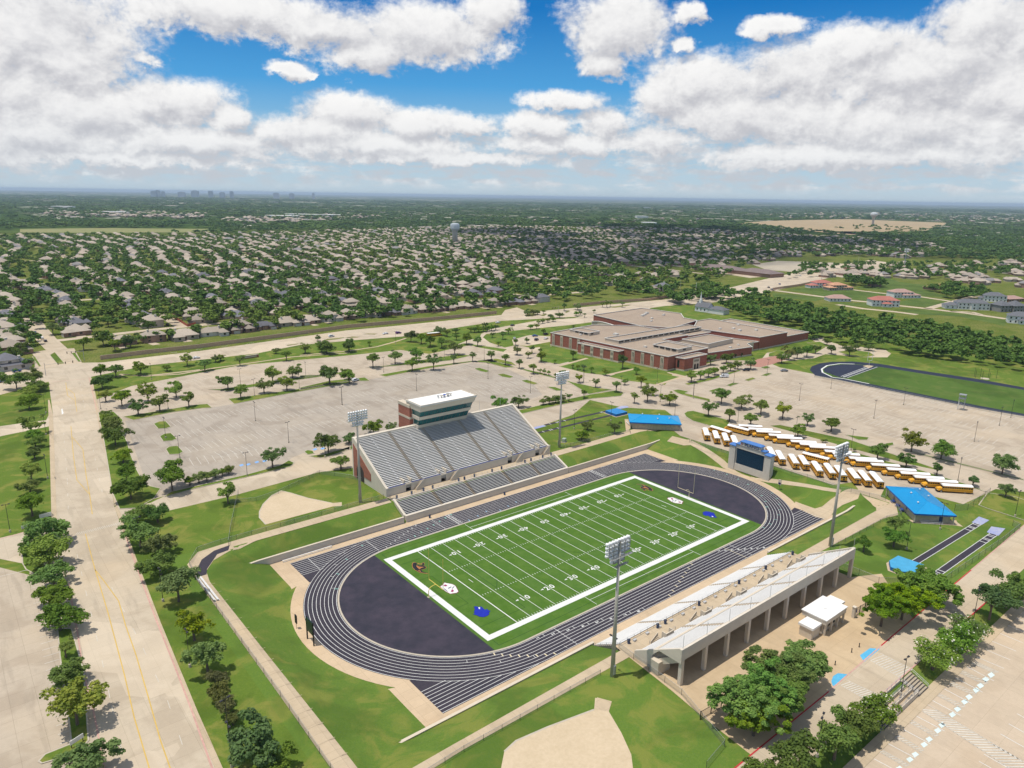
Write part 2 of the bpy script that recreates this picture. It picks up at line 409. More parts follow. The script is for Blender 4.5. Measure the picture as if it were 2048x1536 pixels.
def far_ground():
    m, t, b, out = newmat('plain_ground'); v = world_vec(t)
    ln = t('ShaderNodeVectorMath', {0: v}, operation='LENGTH').outputs['Value']
    near = t.mix(t.ramp(t.noise(v, .05, 5, .7), .35, .65), (.10, .14, .025), (.19, .19, .06))
    near = t.mix(t.ramp(t.noise(v, .9, 3), .4, .7), near, (.07, .10, .02))
    a = t.noise(v, .0022, 5, .62); bb = t.noise(v, .012, 5, .7); c3 = t.noise(v, .05, 3, .7)
    far = t.mix(t.ramp(bb, .38, .66), (.030, .058, .016), (.075, .125, .030))
    far = t.mix(t.math('MULTIPLY', t.ramp(c3, .45, .62), .6), far, (.022, .042, .014))
    mp = t('ShaderNodeMapping', {0: v, 'Rotation': (0, 0, YAW-.05), 'Scale': (1.6, .35, 1)})
    st = t.noise(mp.outputs[0], .0022, 4, .6)
    vo = t('ShaderNodeTexVoronoi', {'Vector': v, 'Scale': .028}); rr = t('ShaderNodeSeparateColor', {0: vo.outputs['Color']}).outputs[0]
    town = t.math('MULTIPLY', t.ramp(st, .53, .60), t.ramp(rr, .40, .55))
    far = t.mix(town, far, t.mix(rr, (.30, .25, .20), (.55, .50, .45)))
    c = t.mix(t.ramp(ln, 1500, 2300), near, far)
    t.set(b, 'Base Color', c); t.set(b, 'Roughness', 1.0); t.set(b, 'Specular IOR Level', 0.0)
    return m
PLAIN = far_ground()
# ================================================================ terrain: the plain and the sunken stadium bowl
TX0, TX1, TY0, TY1 = -110.0, 112.0, -210.0, 56.0
YOUT, YOUTS, XOUTL, XOUTR = 51.5, 54.0, 104.6, 99.5
def sstep(a, b, v):
    v = min(1, max(0, (v-a)/(b-a))); return v*v*(3-2*v)
def bowl(x, y):
    if y < -60:
        return -1.2*sstep(99.3, 103.6, -y)*(1-sstep(195, 209, -y))*sstep(-109, -100, x)*(1-sstep(104, 111, x))
    ax, ay = abs(x), abs(y)
    d1 = math.hypot(max(ax-48.95, 0), ay)-45.2
    cx = max(ax-85, 0); cy = max(27-ay, ay-44.35, 0)
    d2 = math.hypot(cx, cy)
    din = max(0, min(d1, d2))
    yo = YOUT if y > 0 else YOUTS
    dout = min(x+XOUTL, XOUTR-x, YOUT-y, y+YOUTS, ((x+104.6)*13.5-(y-38)*12.6)/18.5)
    if dout <= 0: return 0.0
    tt = din/(din+dout); g = -5+5*tt**1.15
    if ay > 44.4:
        w = -3.6+3.6*((ay-44.4)/(yo-44.4))
        k = min(1, max(0, (ax-88)/7)); k = k*k*(3-2*k)
        g = w*(1-k)+max(g, -3.6)*k if k < 1 else g
        if -39 < x < 38.2: g = min(g, w-.9)
    return g
xs = sorted(set([TX0+i for i in range(int(TX1-TX0)+1)]))
ys = sorted(set([TY0+i*2 for i in range(46)]+[-118.0+i for i in range(175)]+[44.38, 44.42, -44.38, -44.42]))
xs = sorted(set(xs+[-39.02, -38.98, 38.18, 38.22]))
V = np.array([(x, y, bowl(x, y)) for y in ys for x in xs]); nx = len(xs)
Q = np.array([(j*nx+i, j*nx+i+1, (j+1)*nx+i+1, (j+1)*nx+i) for j in range(len(ys)-1) for i in range(nx-1)])
o = inst('stadium_bowl_ground', np_mesh('stadium_bowl_ground', V, Q, BERM)); tag(o, kind='structure')
o.data.polygons.foreach_set('use_smooth', [True]*len(o.data.polygons))
def geo(lo, hi):
    out = []; d = 60.0; q = hi
    while q < 45000: out.append(q); q += d; d *= 1.22
    out.append(45000.0); q = lo; d = 60.0
    while q > -45000: out.append(q); q -= d; d *= 1.22
    out.append(-45000.0)
    return sorted(out+list(np.linspace(lo, hi, 5)[1:-1]))
gx, gy = geo(TX0, TX1), geo(TY0, TY1); ng = len(gx)
V = np.array([(x, y, 0) for y in gy for x in gx])
Q = np.array([(j*ng+i, j*ng+i+1, (j+1)*ng+i+1, (j+1)*ng+i) for j in range(len(gy)-1) for i in range(ng-1)
              if not (gx[i] >= TX0-.1 and gx[i+1] <= TX1+.1 and gy[j] >= TY0-.1 and gy[j+1] <= TY1+.1)])
tag(inst('ground', np_mesh('ground', V, Q, PLAIN)), kind='structure')
# ---- a fair-weather cloud overhead (above the frame) that shades the middle suburb
def cloud(px_poly, alt, name, seed):
    P = np.array([G(*q) for q in px_poly])+alt/math.tan(SUN_EL)*np.array([math.cos(SUN_AZ), math.sin(SUN_AZ)])
    rr = random.Random(seed); m = MB(); x0, y0 = P.min(0); x1, y1 = P.max(0); PL = [tuple(q) for q in P]; c = 0; g = 0
    while c < 150 and g < 9000:
        g += 1; x, y = rr.uniform(x0, x1), rr.uniform(y0, y1)
        if not inpoly(x, y, PL): continue
        c += 1; r = rr.uniform(60, 150); n = 12; prof = [(r*.75, 0), (r, r*.12), (r*.85, r*.32), (r*.45, r*.5), (r*.05, r*.55)]
        m.lathe([(a*rr.uniform(.9, 1.1), z) for a, z in prof], n, (x, y, alt+rr.uniform(-30, 30)))
    mm, t, b, out = newmat('cloud_white'); t.set(b, 'Base Color', (.85, .85, .86, 1)); t.set(b, 'Roughness', 1.0)
    tr = t('ShaderNodeBsdfTransparent'); mx = t('ShaderNodeMixShader', {0: .12}); t.l.new(tr.outputs[0], mx.inputs[1]); t.l.new(b.outputs[0], mx.inputs[2]); t.l.new(mx.outputs[0], out.inputs[0])
    o = m.build(name, mm, smooth=True); tag(o, kind='structure')
cloud([(880, 470), (1000, 452), (1300, 452), (1500, 460), (1750, 472), (1900, 492), (1900, 520), (1700, 512), (1500, 520), (1300, 540), (1100, 520), (960, 500)], 1350, 'cloud', 4)
# ---- haze
hz = MB(); hz.box(-46000, 46000, -46000, 46000, -7, 126)
hm = bpy.data.materials.new('haze_air'); hm.use_nodes = True; hm.node_tree.nodes.clear(); t = NT(hm.node_tree)
vo = t('ShaderNodeVolumePrincipled', {'Color': (.62, .78, .96, 1), 'Density': 5.0e-5, 'Anisotropy': .1}); ho = t('ShaderNodeOutputMaterial'); t.l.new(vo.outputs[0], ho.inputs['Volume'])
HAZE = hz.build('haze', hm); tag(HAZE, 'thin pale blue air over the whole plain', kind='stuff')

# ================================================================ football field and running track (z = -5)
FZ = -5.0
def arc_ring(r, n=48, cx=48.95):
    pts = [(cx+r*math.cos(a), r*math.sin(a)) for a in np.linspace(-PI/2, PI/2, n)]
    return pts+[(-x, -y) for x, y in pts]
def ring(mb, r0, r1, z, m=0, n=48):
    a, b = arc_ring(r0, n), arc_ring(r1, n); k = len(a)
    mb.add([(*q, z) for q in a]+[(*q, z) for q in b], [(i, k+i, k+(i+1) % k, (i+1) % k) for i in range(k)], m)
def mat_turf():
    m, t, b, out = newmat('artificial_turf'); v = world_vec(t)
    n1 = t.noise(v, .35, 5, .7); n2 = t.noise(v, 6, 3)
    c = t.mix(t.ramp(n1, .35, .7), (.064, .138, .018), (.092, .168, .030))
    c = t.mix(t.math('MULTIPLY', t.ramp(n2, .4, .7), .3), c, (.045, .105, .014))
    sx = t('ShaderNodeSeparateXYZ', {0: v}).outputs[0]
    band = t.math('GREATER_THAN', t.math('FRACT', t.math('MULTIPLY', t.math('ADD', sx, 91.44), 1/9.144)), .5)
    c = t.mix(t.math('MULTIPLY', band, .22), c, (.075, .15, .04))
    t.set(b, 'Base Color', c); t.set(b, 'Roughness', .95); t.set(b, 'Specular IOR Level', .1)
    return m
TURF = mat_turf()
TRACKM = M('black_track_rubber', (.030, .028, .040), .85, .35, 1.2, col2=(.048, .040, .052), spec=.25)
DZONE = M('dark_rubber_surface', (.050, .040, .058), .8, .5, .35, col2=(.020, .021, .034), big=.35, spec=.3)
APRON = concrete('apron_concrete', (.55, .42, .28), 3.0, .7, .18)
SOCC = M('dark_green_paint', (.018, .062, .010), .9, .2)
apron = MB()
ring(apron, 41.0, 44.3, FZ+.03)
for sx in (-1, 1):
    for sy in (-1, 1):
        apron.sheet([(sx*48, sy*41), (sx*87.5, sy*26), (sx*88.2, sy*44.3), (sx*48, sy*44.3)], FZ+.035)
        apron.sheet([(sx*46, sy*40.9), (sx*0, sy*40.9), (sx*0, sy*44.3), (sx*50, sy*44.3)], FZ+.032)
struct('track_apron', apron, APRON)
trk = MB()
ring(trk, 31.9, 41.05, FZ+.05)
chp = {}
for sx in (-1, 1):
    for sy in (-1, 1):
        yl = [32.3+1.067*k for k in range(9)]
        far = 27.2 if (sx, sy) in ((-1, 1), (-1, -1)) else 29.5
        trk.sheet([(sx*46, sy*32.2), (sx*66, sy*32.2), (sx*80, sy*far), (sx*80.0, sy*41.1), (sx*46, sy*41.1)], FZ+.046)
track = struct('running_track', trk, TRACKM)
ln = MB()
for k in range(9):
    r = 32.3+1.067*k; ring(ln, r-.06, r+.06, FZ+.07, n=64)
for sx in (-1, 1):
    for sy in (-1, 1):
        for k in range(9):
            y = 32.3+1.067*k
            x0 = 48.95+math.sqrt(max(0, 41.0**2-y*y))*(.98 if k > 0 else .97)
            if x0 < 79.5: ln.box(min(sx*x0, sx*80), max(sx*x0, sx*80), sy*y-.06, sy*y+.06, FZ+.06, FZ+.072)
for x in (-74.5, -55): ln.box(x-.06, x+.06, 32.3, 40.8, FZ+.065, FZ+.075)
for x in (-24.3, 45.7): ln.box(x-.12, x+.12, 32.3, 40.8, FZ+.065, FZ+.075)
ln.box(-30.06, -29.94, 32.3, 40.8, FZ+.065, FZ+.075)
for x in (-39.9, 36): ln.box(x-.05, x+.05, -40.8, -32.3, FZ+.065, FZ+.075)
struct('lane_lines', ln, WHITE, track)
tk = MB(); rr = random.Random(3)
def tick(u, k, w, m=0):
    "a mark across lane k at arc position u: (x, y) on a straight or angle on a bend"
    r0 = 32.3+1.067*k+.06; r1 = r0+.95
    kind, q = u
    if kind == 'n': tk.box(q-w, q+w, r0, r1, FZ+.074, FZ+.08, m)
    elif kind == 's': tk.box(q-w, q+w, -r1, -r0, FZ+.074, FZ+.08, m)
    else:
        sgn = 1 if kind == 'e' else -1; a0, a1 = q-w/r0, q+w/r0
        P = [(sgn*(48.95+r*math.cos(a)), r*math.sin(a), FZ+.078) for r, a in ((r0, a0), (r1, a0), (r1, a1), (r0, a1))]
        tk.quad(*(P if sgn > 0 else P[::-1]), m)
for k in range(8):
    tick(('s', -44+4.2*k), k, .06); tick(('s', 16-2.8*k), k, .13, 1)
    tick(('w', -PI/2+.30-.05*k), k, .16, 1) if k < 8 else None
    tick(('w', -PI/2-.0+.62-.11*k), k, .05) if k % 2 else None
    tick(('e', -1.35+.13*k), k, .08, 2); tick(('e', -.78+.15*k), k, .12, 2)
    tick(('w', 2.2-PI/2+.12*k), k, .1, 2) if k % 2 == 0 else tick(('w', .55+.09*k), k, .05)
    tick(('n', -44+3.1*k), k, .12, 2); tick(('n', -52+2.2*k), k, .08)
    tick(('s', 33.0), k, .08, 1)
    if k < 6: tick(('n', -20+4.5*k), k % 3, .14, 3)
GREENP = M('mint_paint', (.25, .62, .52), .8, .15); BLUEP = M('pale_blue_paint', (.30, .52, .74), .8, .15); TANP = M('cream_paint', (.68, .58, .38), .8, .2)
struct('exchange_zone_marks', tk, [WHITE, TANP, GREENP, BLUEP], track)
nm = MB()
for k in range(8):
    me = text_mesh(str(k+1), .95, WHITE, .03)
    me_into(nm, me, Matrix.Translation((-46+4.2*k, -(32.3+1.067*k+.53), FZ+.08)) @ Matrix.Rotation(PI, 4, 'Z') @ Matrix.Rotation(PI/2, 4, 'Z'))
    me_into(nm, me, Matrix.Translation((30+1.9*k, -(32.3+1.067*k+.53), FZ+.08)) @ Matrix.Rotation(PI/2, 4, 'Z'))
    me_into(nm, me, Matrix.Translation((46.9, (32.3+1.067*k+.53), FZ+.08)) @ Matrix.Rotation(PI/2, 4, 'Z'))
    me_into(nm, me, Matrix.Translation((-23.2, (32.3+1.067*k+.53), FZ+.08)) @ Matrix.Rotation(PI/2, 4, 'Z'))
struct('lane_numbers', nm, WHITE, track)
cb = MB()
a, b_ = arc_ring(31.55, 64), arc_ring(32.05, 64); k = len(a)
cb.add([(*q, FZ+.11) for q in a]+[(*q, FZ+.11) for q in b_]+[(*q, FZ) for q in a]+[(*q, FZ) for q in b_],
       [(i, k+i, k+(i+1) % k, (i+1) % k) for i in range(k)]+[(2*k+i, i, (i+1) % k, 2*k+(i+1) % k) for i in range(k)]+[(k+i, 3*k+i, 3*k+(i+1) % k, k+(i+1) % k) for i in range(k)])
struct('inner_kerb', cb, KERB, track)
# infield
XT = 57.6
dz = MB()
for s_ in (-1, 1):
    a0 = math.acos((XT-48.95)/31.6)
    dz.sheet([(s_*(48.95+31.6*math.cos(q)), 31.6*math.sin(q)) for q in np.linspace(-a0, a0, 40)], FZ+.04)
struct('rubber_end_zone', dz, DZONE)
tf = MB(); ye = 31.6*math.sin(math.acos((XT-48.95)/31.6))
pl = []
for s_ in (1, -1):
    aa = [math.acos(min(1, (x-48.95)/31.6)) for x in np.linspace(48.95, XT, 8)]
    P = [(48.95+31.6*math.cos(q), -31.6*math.sin(q)) for q in aa]
    P = P+[(x, -y) for x, y in P[::-1]]
    pl += P if s_ > 0 else [(-x, -y) for x, y in P]
tf.sheet(pl, FZ+.05)
turf = struct('football_turf', tf, TURF)
FX, FY = 54.864, 24.385; Z1 = FZ+.075
bd = MB(); w = 1.83
bd.box(-FX-w, FX+w, FY, FY+w, Z1-.02, Z1); bd.box(-FX-w, FX+w, -FY-w, -FY, Z1-.02, Z1)
bd.box(-FX-w, -FX, -FY, FY, Z1-.02, Z1); bd.box(FX, FX+w, -FY, FY, Z1-.02, Z1)
struct('boundary_stripe', bd, WHITE, turf)
yl = MB(); YD = .9144
for k in range(-10, 11):
    x = k*5*YD; hw = .07 if abs(k) < 10 else .13
    yl.box(x-hw, x+hw, -FY, FY, Z1-.02, Z1)
for k in range(-49, 50):
    if k % 5 == 0: continue
    x = k*YD
    for y0, y1 in ((FY-.75, FY-.1), (-FY+.1, -FY+.75), (7.9, 8.5), (-8.5, -7.9)): yl.box(x-.06, x+.06, y0, y1, Z1-.02, Z1)
for s_ in (-1, 1):
    yl.box(s_*42.97-.08, s_*42.97+.08, -1.1, 1.1, Z1-.02, Z1)
    yl.box(-22.9, 22.9, s_*28.2-.06, s_*28.2+.06, Z1-.02, Z1)
    for x in (-23, 23): yl.box(x-.06, x+.06, min(s_*26.3, s_*31), max(s_*26.3, s_*31), Z1-.02, Z1)
struct('yard_lines', yl, WHITE, turf)
yn = MB()
for s_ in (-1, 1):
    for k in range(1, 10):
        n = 50-abs(k-5)*10; x = s_*(k-5)*10*YD
        for dx, ch in ((-.95, str(n)[0]), (.95, str(n)[1])):
            me = text_mesh(ch, 1.95, WHITE, .05)
            me_into(yn, me, Matrix.Translation((x+(dx if s_ < 0 else -dx), s_*16.6, Z1)) @ Matrix.Rotation(0 if s_ < 0 else PI, 4, 'Z') @ Matrix.Scale(.95, 4, (1, 0, 0)))
        if n != 50:
            d = -1 if x < 0 else 1
            yn.add([(x+d*2.0, s_*16.2+.38, Z1), (x+d*3.1, s_*16.2+.05*s_, Z1), (x+d*2.0, s_*16.2-.3, Z1)], [(0, 1, 2) if d < 0 else (0, 2, 1)])
struct('yard_numbers', yn, WHITE, turf)
sc = MB(); w = .13; zs = Z1-.012
def ring2(c, r, a0, a1, n=40):
    sc.strip([(c[0]+r*math.cos(q), c[1]+r*math.sin(q)) for q in np.linspace(a0, a1, n)], w, zs)
ring2((0, 0), 9.15, 0, 2*PI, 64)
for s_ in (-1, 1):
    ex = s_*56.0
    sc.strip([(ex, 20.2), (s_*39.5, 20.2), (s_*39.5, -20.2), (ex, -20.2)], w, zs)
    sc.strip([(ex, 9.2), (s_*50.5, 9.2), (s_*50.5, -9.2), (ex, -9.2)], w, zs)
    ring2((s_*45.0, 0), 9.15, (PI-.93 if s_ > 0 else -.93), (PI+.93 if s_ > 0 else .93))
    sc.strip([(-55.5, s_*29.3), (55.5, s_*29.3)], w, zs)
    sc.strip([(s_*55.5, 29.3), (s_*55.5, 26.4)], w, zs); sc.strip([(s_*55.5, -26.4), (s_*55.5, -29.3)], w, zs)
sc.strip([(0, 26.3), (0, 29.3)], w, zs); sc.strip([(0, -26.3), (0, -29.3)], w, zs)
struct('soccer_lines', sc, SOCC, turf)
# emblems painted in the end zones (traced on the turf plane), repeated turned by 180 degrees at the far end
ORG = M('burnt_orange_paint', (.42, .17, .06), .8, .2); MAR = M('maroon_paint', (.30, .01, .10), .8, .2); BLU = M('royal_blue_paint', (.006, .02, .36), .7, .2); NAVY = M('navy_paint', (.01, .02, .10), .8, .2)
z1 = Z(740, 1060, .078125, FZ); z2 = Z(900, 1200, .078125, FZ); z3 = Z(780, 1090, .1171875, FZ)
def grow(P, k):
    cx = sum(q[0] for q in P)/len(P); cy = sum(q[1] for q in P)/len(P)
    return [(cx+(x-cx)*k, cy+(y-cy)*k) for x, y in P]
horse = z1((1105, 850), (1150, 838), (1190, 845), (1200, 890), (1270, 912), (1345, 905), (1330, 862), (1350, 842), (1385, 850), (1392, 885), (1372, 918), (1430, 945), (1440, 960), (1400, 1000), (1310, 1020), (1350, 1070), (1400, 1092), (1490, 1108), (1420, 1112), (1320, 1092), (1290, 1098), (1220, 1062), (1150, 1020), (1105, 975), (1090, 930), (1088, 880))
mane = [z1((1200, 855), (1240, 880), (1320, 885), (1340, 868), (1335, 850), (1318, 868), (1270, 872), (1225, 850)), z1((1185, 905), (1260, 945), (1390, 955), (1300, 985), (1275, 1015), (1230, 985), (1195, 950)), z1((1225, 1030), (1290, 1050), (1312, 1085), (1250, 1062))]
cat_ = z2((620, 180), (690, 172), (722, 190), (772, 178), (810, 182), (850, 225), (900, 262), (925, 250), (945, 232), (960, 262), (995, 275), (1030, 290), (985, 330), (1003, 362), (950, 410), (860, 440), (760, 430), (690, 395), (640, 382), (590, 362), (640, 355), (620, 300), (645, 255))
catw = [z2((722, 195), (770, 192), (768, 242), (735, 232))]
lynx = z3((930, 648), (1000, 662), (1060, 672), (1115, 702), (1140, 750), (1165, 795), (1140, 818), (1030, 835), (960, 800), (895, 750), (858, 712), (890, 695))
lynxm = [z3((908, 692), (950, 678), (985, 702), (940, 712)), z3((1035, 802), (1062, 758), (1092, 785), (1075, 808))]
lynxg = [z3((990, 740), (1040, 715), (1050, 722), (1000, 752)), z3((1055, 745), (1095, 705), (1100, 715), (1065, 752)), z3((930, 745), (985, 795), (978, 802), (925, 758))]
def ctr(P): return (sum(q[0] for q in P)/len(P), sum(q[1] for q in P)/len(P))
for far in (0, 1):
    def T(P, c=None):
        if not far: return P
        cx, cy = TC[0]; return [(-x, 2*cy-y) for x, y in P]
    e = 'far' if far else 'near'
    TC = [ctr(horse)]
    h = MB(); h.sheet(T(grow(horse, 1.07)), Z1); h.sheet(T(horse), Z1+.012, 1)
    for q in mane: h.sheet(T(q), Z1+.024)
    tag(struct('painted_emblem', h, [ORG, BLACK], turf), 'black and orange horse head emblem')
    TC = [ctr(lynx)]
    h = MB(); h.sheet(T(grow(lynx, 1.06)), Z1, 1); h.sheet(T(lynx), Z1+.012, 0)
    for q in lynxm: h.sheet(T(q), Z1+.024, 1)
    for q in lynxg: h.sheet(T(q), Z1+.024, 2)
    tag(struct('painted_emblem', h, [WHITE, MAR, NAVY], turf), 'white and maroon wildcat emblem')
    TC = [ctr(cat_)]
    h = MB(); h.sheet(T(grow(cat_, 1.06)), Z1, 1); h.sheet(T(cat_), Z1+.012, 0)
    for q in catw: h.sheet(T(q), Z1+.024, 2)
    tag(struct('painted_emblem', h, [BLU, NAVY, WHITE], turf), 'blue wildcat head emblem')
# ================================================================ roads, lots, paths, lawns (surveyed corner by corner)
H = Z(0, 0, 1.0)
zA = Z(0, 680, .341797); zB = Z(600, 350, .341797); zC = Z(600, 680, .341797); zD = Z(1300, 680, .365234); zE = Z(0, 1000, .34895)
zF = Z(1200, 900, .4140625); zG = Z(1560, 1180, .23828); zH = Z(1080, 560, .273438); zI = Z(1300, 350, .365234); zJ = Z(0, 560, .195312); zK = Z(400, 560, .195312)
zL = Z(1560, 540, .238281); zM = Z(1180, 740, .117188); zN = Z(1020, 740, .117188); zO = Z(540, 900, .39055); zP = Z(1640, 1080, .199219); zQ = Z(1040, 560, .126953); zR = Z(1700, 820, .169922)
zG2 = Z(1560, 1180, .23828, -1.2); zT = Z(1380, 840, .15625)
def sheet(name, polys, z, mat, parent=None):
    mb = MB()
    for q in polys: mb.sheet(q, z)
    return struct(name, mb, mat, parent)
def kerbed(mb_g, mb_k, poly, h=.15):
    mb_g.sheet(poly, h+.012); mb_k.prism(poly, 0, h)
    mb_k.strip(poly, .3, h+.02, closed=True)
def GT(x, y):
    z = -2.0
    for _ in range(14):
        q = G(x, y, z); z = .5*z+.5*(bowl(*q) if TX0 < q[0] < TX1 and TY0 < q[1] < TY1 else 0.0)
    return G(x, y, z)
def zTT(*q): return [GT(1380+a*.15625, 840+b*.15625) for a, b in q]
def drape(mb, poly, off, st=1.5):
    "lay a polygon over the bowl, cell by cell"
    def cut(P, ax, v, ge):
        out = []
        for i in range(len(P)):
            a, b = P[i-1], P[i]; ia = (a[ax] >= v) == ge; ib = (b[ax] >= v) == ge
            if ia != ib: k = (v-a[ax])/(b[ax]-a[ax]); out.append((a[0]+(b[0]-a[0])*k, a[1]+(b[1]-a[1])*k))
            if ib: out.append(b)
        return out
    poly = [tuple(q) for q in poly]; ar = sum(poly[i-1][0]*poly[i][1]-poly[i][0]*poly[i-1][1] for i in range(len(poly)))
    if ar < 0: poly = poly[::-1]
    x0, x1 = min(q[0] for q in poly), max(q[0] for q in poly); y0, y1 = min(q[1] for q in poly), max(q[1] for q in poly)
    i = math.floor(x0/st)
    while i*st < x1:
        C_ = cut(cut(poly, 0, i*st, True), 0, (i+1)*st, False)
        j = math.floor(y0/st)
        while j*st < y1 and C_:
            P = cut(cut(C_, 1, j*st, True), 1, (j+1)*st, False) if C_ else []
            if len(P) >= 3: mb.add([(x, y, (bowl(x, y) if TX0 < x < TX1 and TY0 < y < TY1 else 0)+off) for x, y in P], [tuple(range(len(P)))])
            j += 1
        i += 1
# -- lawns laid on the plain around the campus
sheet('campus_lawn', [H((-700, 800), (60, 730), (181, 748), (600, 686), (1000, 632), (1330, 600), (1700, 660), (2500, 800), (2900, 1300), (2200, 1560), (2050, 1750), (-200, 1800), (-1200, 1400))], .006, LAWN) if 0 else None
def annulus_fill():
    m = MB(); outer = H((-900, 820), (60, 735), (181, 750), (600, 688), (1000, 634), (1330, 602), (1700, 672), (2500, 800), (2900, 1300), (2300, 1600), (2050, 1800), (-300, 1850), (-1300, 1400))
    # ring of ground between the bowl rectangle and the outline
    R0 = [(TX0, TY0), (TX1, TY0), (TX1, TY1), (TX0, TY1)]
    tri = tessellate_polygon([[Vector((x, y, 0)) for x, y in outer], [Vector((x, y, 0)) for x, y in R0]])
    P = outer+R0; fs = []
    for t_ in tri:
        p, q, r = [P[i] for i in t_]; cr = (q[0]-p[0])*(r[1]-p[1])-(q[1]-p[1])*(r[0]-p[0])
        fs.append(t_ if cr > 0 else t_[::-1])
    m.add([(x, y, .012) for x, y in P], fs)
    return m
struct('campus_lawn', annulus_fill(), LAWN)
# -- the left road, its side branches and the lower-left lot
road = MB(); rz = .04
road.sheet(H((60, 735), (95, 742), (182, 752), (191, 817), (205, 885), (219, 947), (229, 1015), (240, 1045), (246, 1059), (279, 1150), (314, 1244), (349, 1331), (384, 1422), (440, 1560), (520, 1750),
             (260, 1750), (202, 1516), (185, 1412), (164, 1297), (148, 1202), (135, 1140), (118, 1070), (114, 1042), (111, 974), (109, 899), (106, 830), (97, 760)), rz)
road.sheet(H((114, 1044), (135, 1140), (60, 1130), (0, 1118), (-260, 1090), (-260, 1040), (0, 1076), (60, 1062)), rz+.004)
road.sheet(zA((300, 410), (315, 500), (20, 560), (-300, 640), (-300, 520), (0, 505), (180, 480), (270, 470)), rz+.004)
road.sheet(H((224, 985), (236, 1018), (301, 1006), (330, 992), (410, 974), (492, 953), (547, 943), (588, 926), (608, 912), (700, 880), (712, 935), (636, 945), (560, 966), (472, 990), (335, 1022), (262, 1036), (242, 1046)), rz+.004)
struct('left_road', road, ROADC)
lot = MB()
lot.sheet(H((-300, 1120), (0, 1135), (58, 1150), (62, 1190), (90, 1260), (108, 1345), (130, 1430), (150, 1500), (85, 1530), (170, 1750), (-500, 1750)), .035)
lot.sheet(H((58, 1128), (135, 1136), (150, 1205), (166, 1300), (187, 1412), (206, 1520), (255, 1750), (170, 1750), (85, 1530), (150, 1500), (130, 1430), (108, 1345), (90, 1260), (62, 1190)), .034)
lots = struct('parking_lot', lot, LOTC)
# home side lots: one great sheet of concrete, islands on top
lot2 = MB()
lot2.sheet(H((191, 800), (263, 772), (342, 757), (478, 731), (697, 711), (800, 700), (858, 708), (940, 690), (985, 700), (1035, 690), (1080, 700), (1100, 712), (1180, 738), (1330, 770), (1345, 748), (1440, 720), (1530, 722), (1560, 735), (1700, 762), (2060, 835), (2300, 885), (2500, 1080), (2060, 985), (1960, 975),
              (1880, 940), (1700, 880), (1560, 850), (1450, 858), (1400, 840), (1370, 850), (1330, 820), (1245, 815), (1180, 800), (1145, 830), (1000, 880), (900, 900), (716, 890), (700, 890), (600, 920), (547, 943), (492, 953), (410, 974), (330, 992), (300, 1000), (230, 1010), (205, 885)), .03)
lots2 = struct('parking_lot', lot2, LOTC)
sheet('parking_lot', [H((250, 842), (424, 815), (468, 808), (700, 765), (945, 726), (1010, 735), (1060, 760), (1085, 790), (1010, 815), (990, 830), (716, 888), (640, 892), (588, 914), (547, 937), (330, 985), (292, 966))], .036, concrete('grey_worn_concrete', (.385, .335, .275), 4.6, .60, .36, dust=(.44, .37, .28)))
# school drives and loops
dr = MB()
dr.sheet(zB((900, 1000), (1000, 960), (1120, 900), (1400, 850), (1600, 838), (1750, 810), (2048, 760), (2048, 800), (1800, 850), (1560, 880), (1260, 910), (1090, 930), (1070, 950), (1110, 980), (1200, 1010), (1300, 1020), (1470, 1000), (1470, 1015), (1300, 1045), (1250, 1060), (1120, 1030), (960, 985)), .036)
dr.sheet(zB((1240, 960), (1320, 935), (1470, 945), (1470, 975), (1330, 1000), (1250, 995)), .038)
dr.sheet(zD((590, 130), (640, 70), (760, 60), (900, 75), (960, 40), (880, -5), (940, -15), (1000, 15), (1060, 30), (1180, 40), (1290, 55), (1320, 75), (1300, 95), (1200, 95), (1060, 85), (960, 78), (900, 100), (700, 120)), .036)
struct('school_driveway', dr, ROADC)
bp = MB(); bp.sheet(zD((520, 140), (590, 105), (700, 85), (760, 100), (680, 130), (600, 150)), .05)
struct('brick_forecourt', bp, brick('red_paving_brick', (.42, .22, .17)))
# arterial road, its median and the cross street beyond
art = MB()
artN = H((-300, 795), (0, 748), (70, 727), (205, 725), (400, 702), (693, 661), (800, 651), (993, 631), (1147, 616), (1340, 598), (1440, 580), (1540, 556), (1640, 535), (1740, 520))
artS = H((1800, 528), (1700, 545), (1600, 570), (1500, 592), (1420, 606), (1330, 612), (1180, 632), (1000, 642), (856, 664), (805, 673), (702, 681), (600, 690), (513, 707), (407, 719), (294, 731), (181, 754), (95, 764), (0, 790), (-300, 850))
art.sheet(artN+artS, .05)
artr = struct('arterial_road', art, ROADC)
res = MB(); rb = []
def street(pts, w, z=.045): res.strip(pts, w, z)
street([(-91, 385), (-92, 440), (-90, 560), (-87, 740), (-80, 950), (-60, 1300), (0, 1900)], 12)
street([(-87, 432), (-20, 440), (60, 441), (160, 439), (300, 432), (420, 424)], 8.5, .041)
for k, x in enumerate((-2, 84, 168, 252, 340, 430, 520, 615, 710, 810)):
    street([(x, 441 if k < 6 else 470), (x+4, 560), (x-3, 700), (x+10, 900), (x+30, 1250), (x+110, 1700)], 8.5, .043)
for y in (640, 860, 1120, 1420): street([(-80, y), (300, y+8), (700, y-4), (1200, y+30)], 8.5, .039)
for x in (-176, -262): street([(x, 420), (x+6, 700), (x+20, 1100), (x+60, 1800)], 8.5, .043)
struct('residential_street', res, CONC)
ent = MB(); ent.sheet(zB((1170, 830), (1200, 790), (1270, 775), (1330, 800), (1300, 830)), .056); ent.sheet(H((82, 727), (72, 700), (205, 690), (205, 722)), .0555) if 0 else None
ent.sheet(zJ((320, 740), (420, 890), (600, 870), (840, 850), (760, 700), (540, 710)), .057)
struct('estate_entrance_road', ent, CONC)
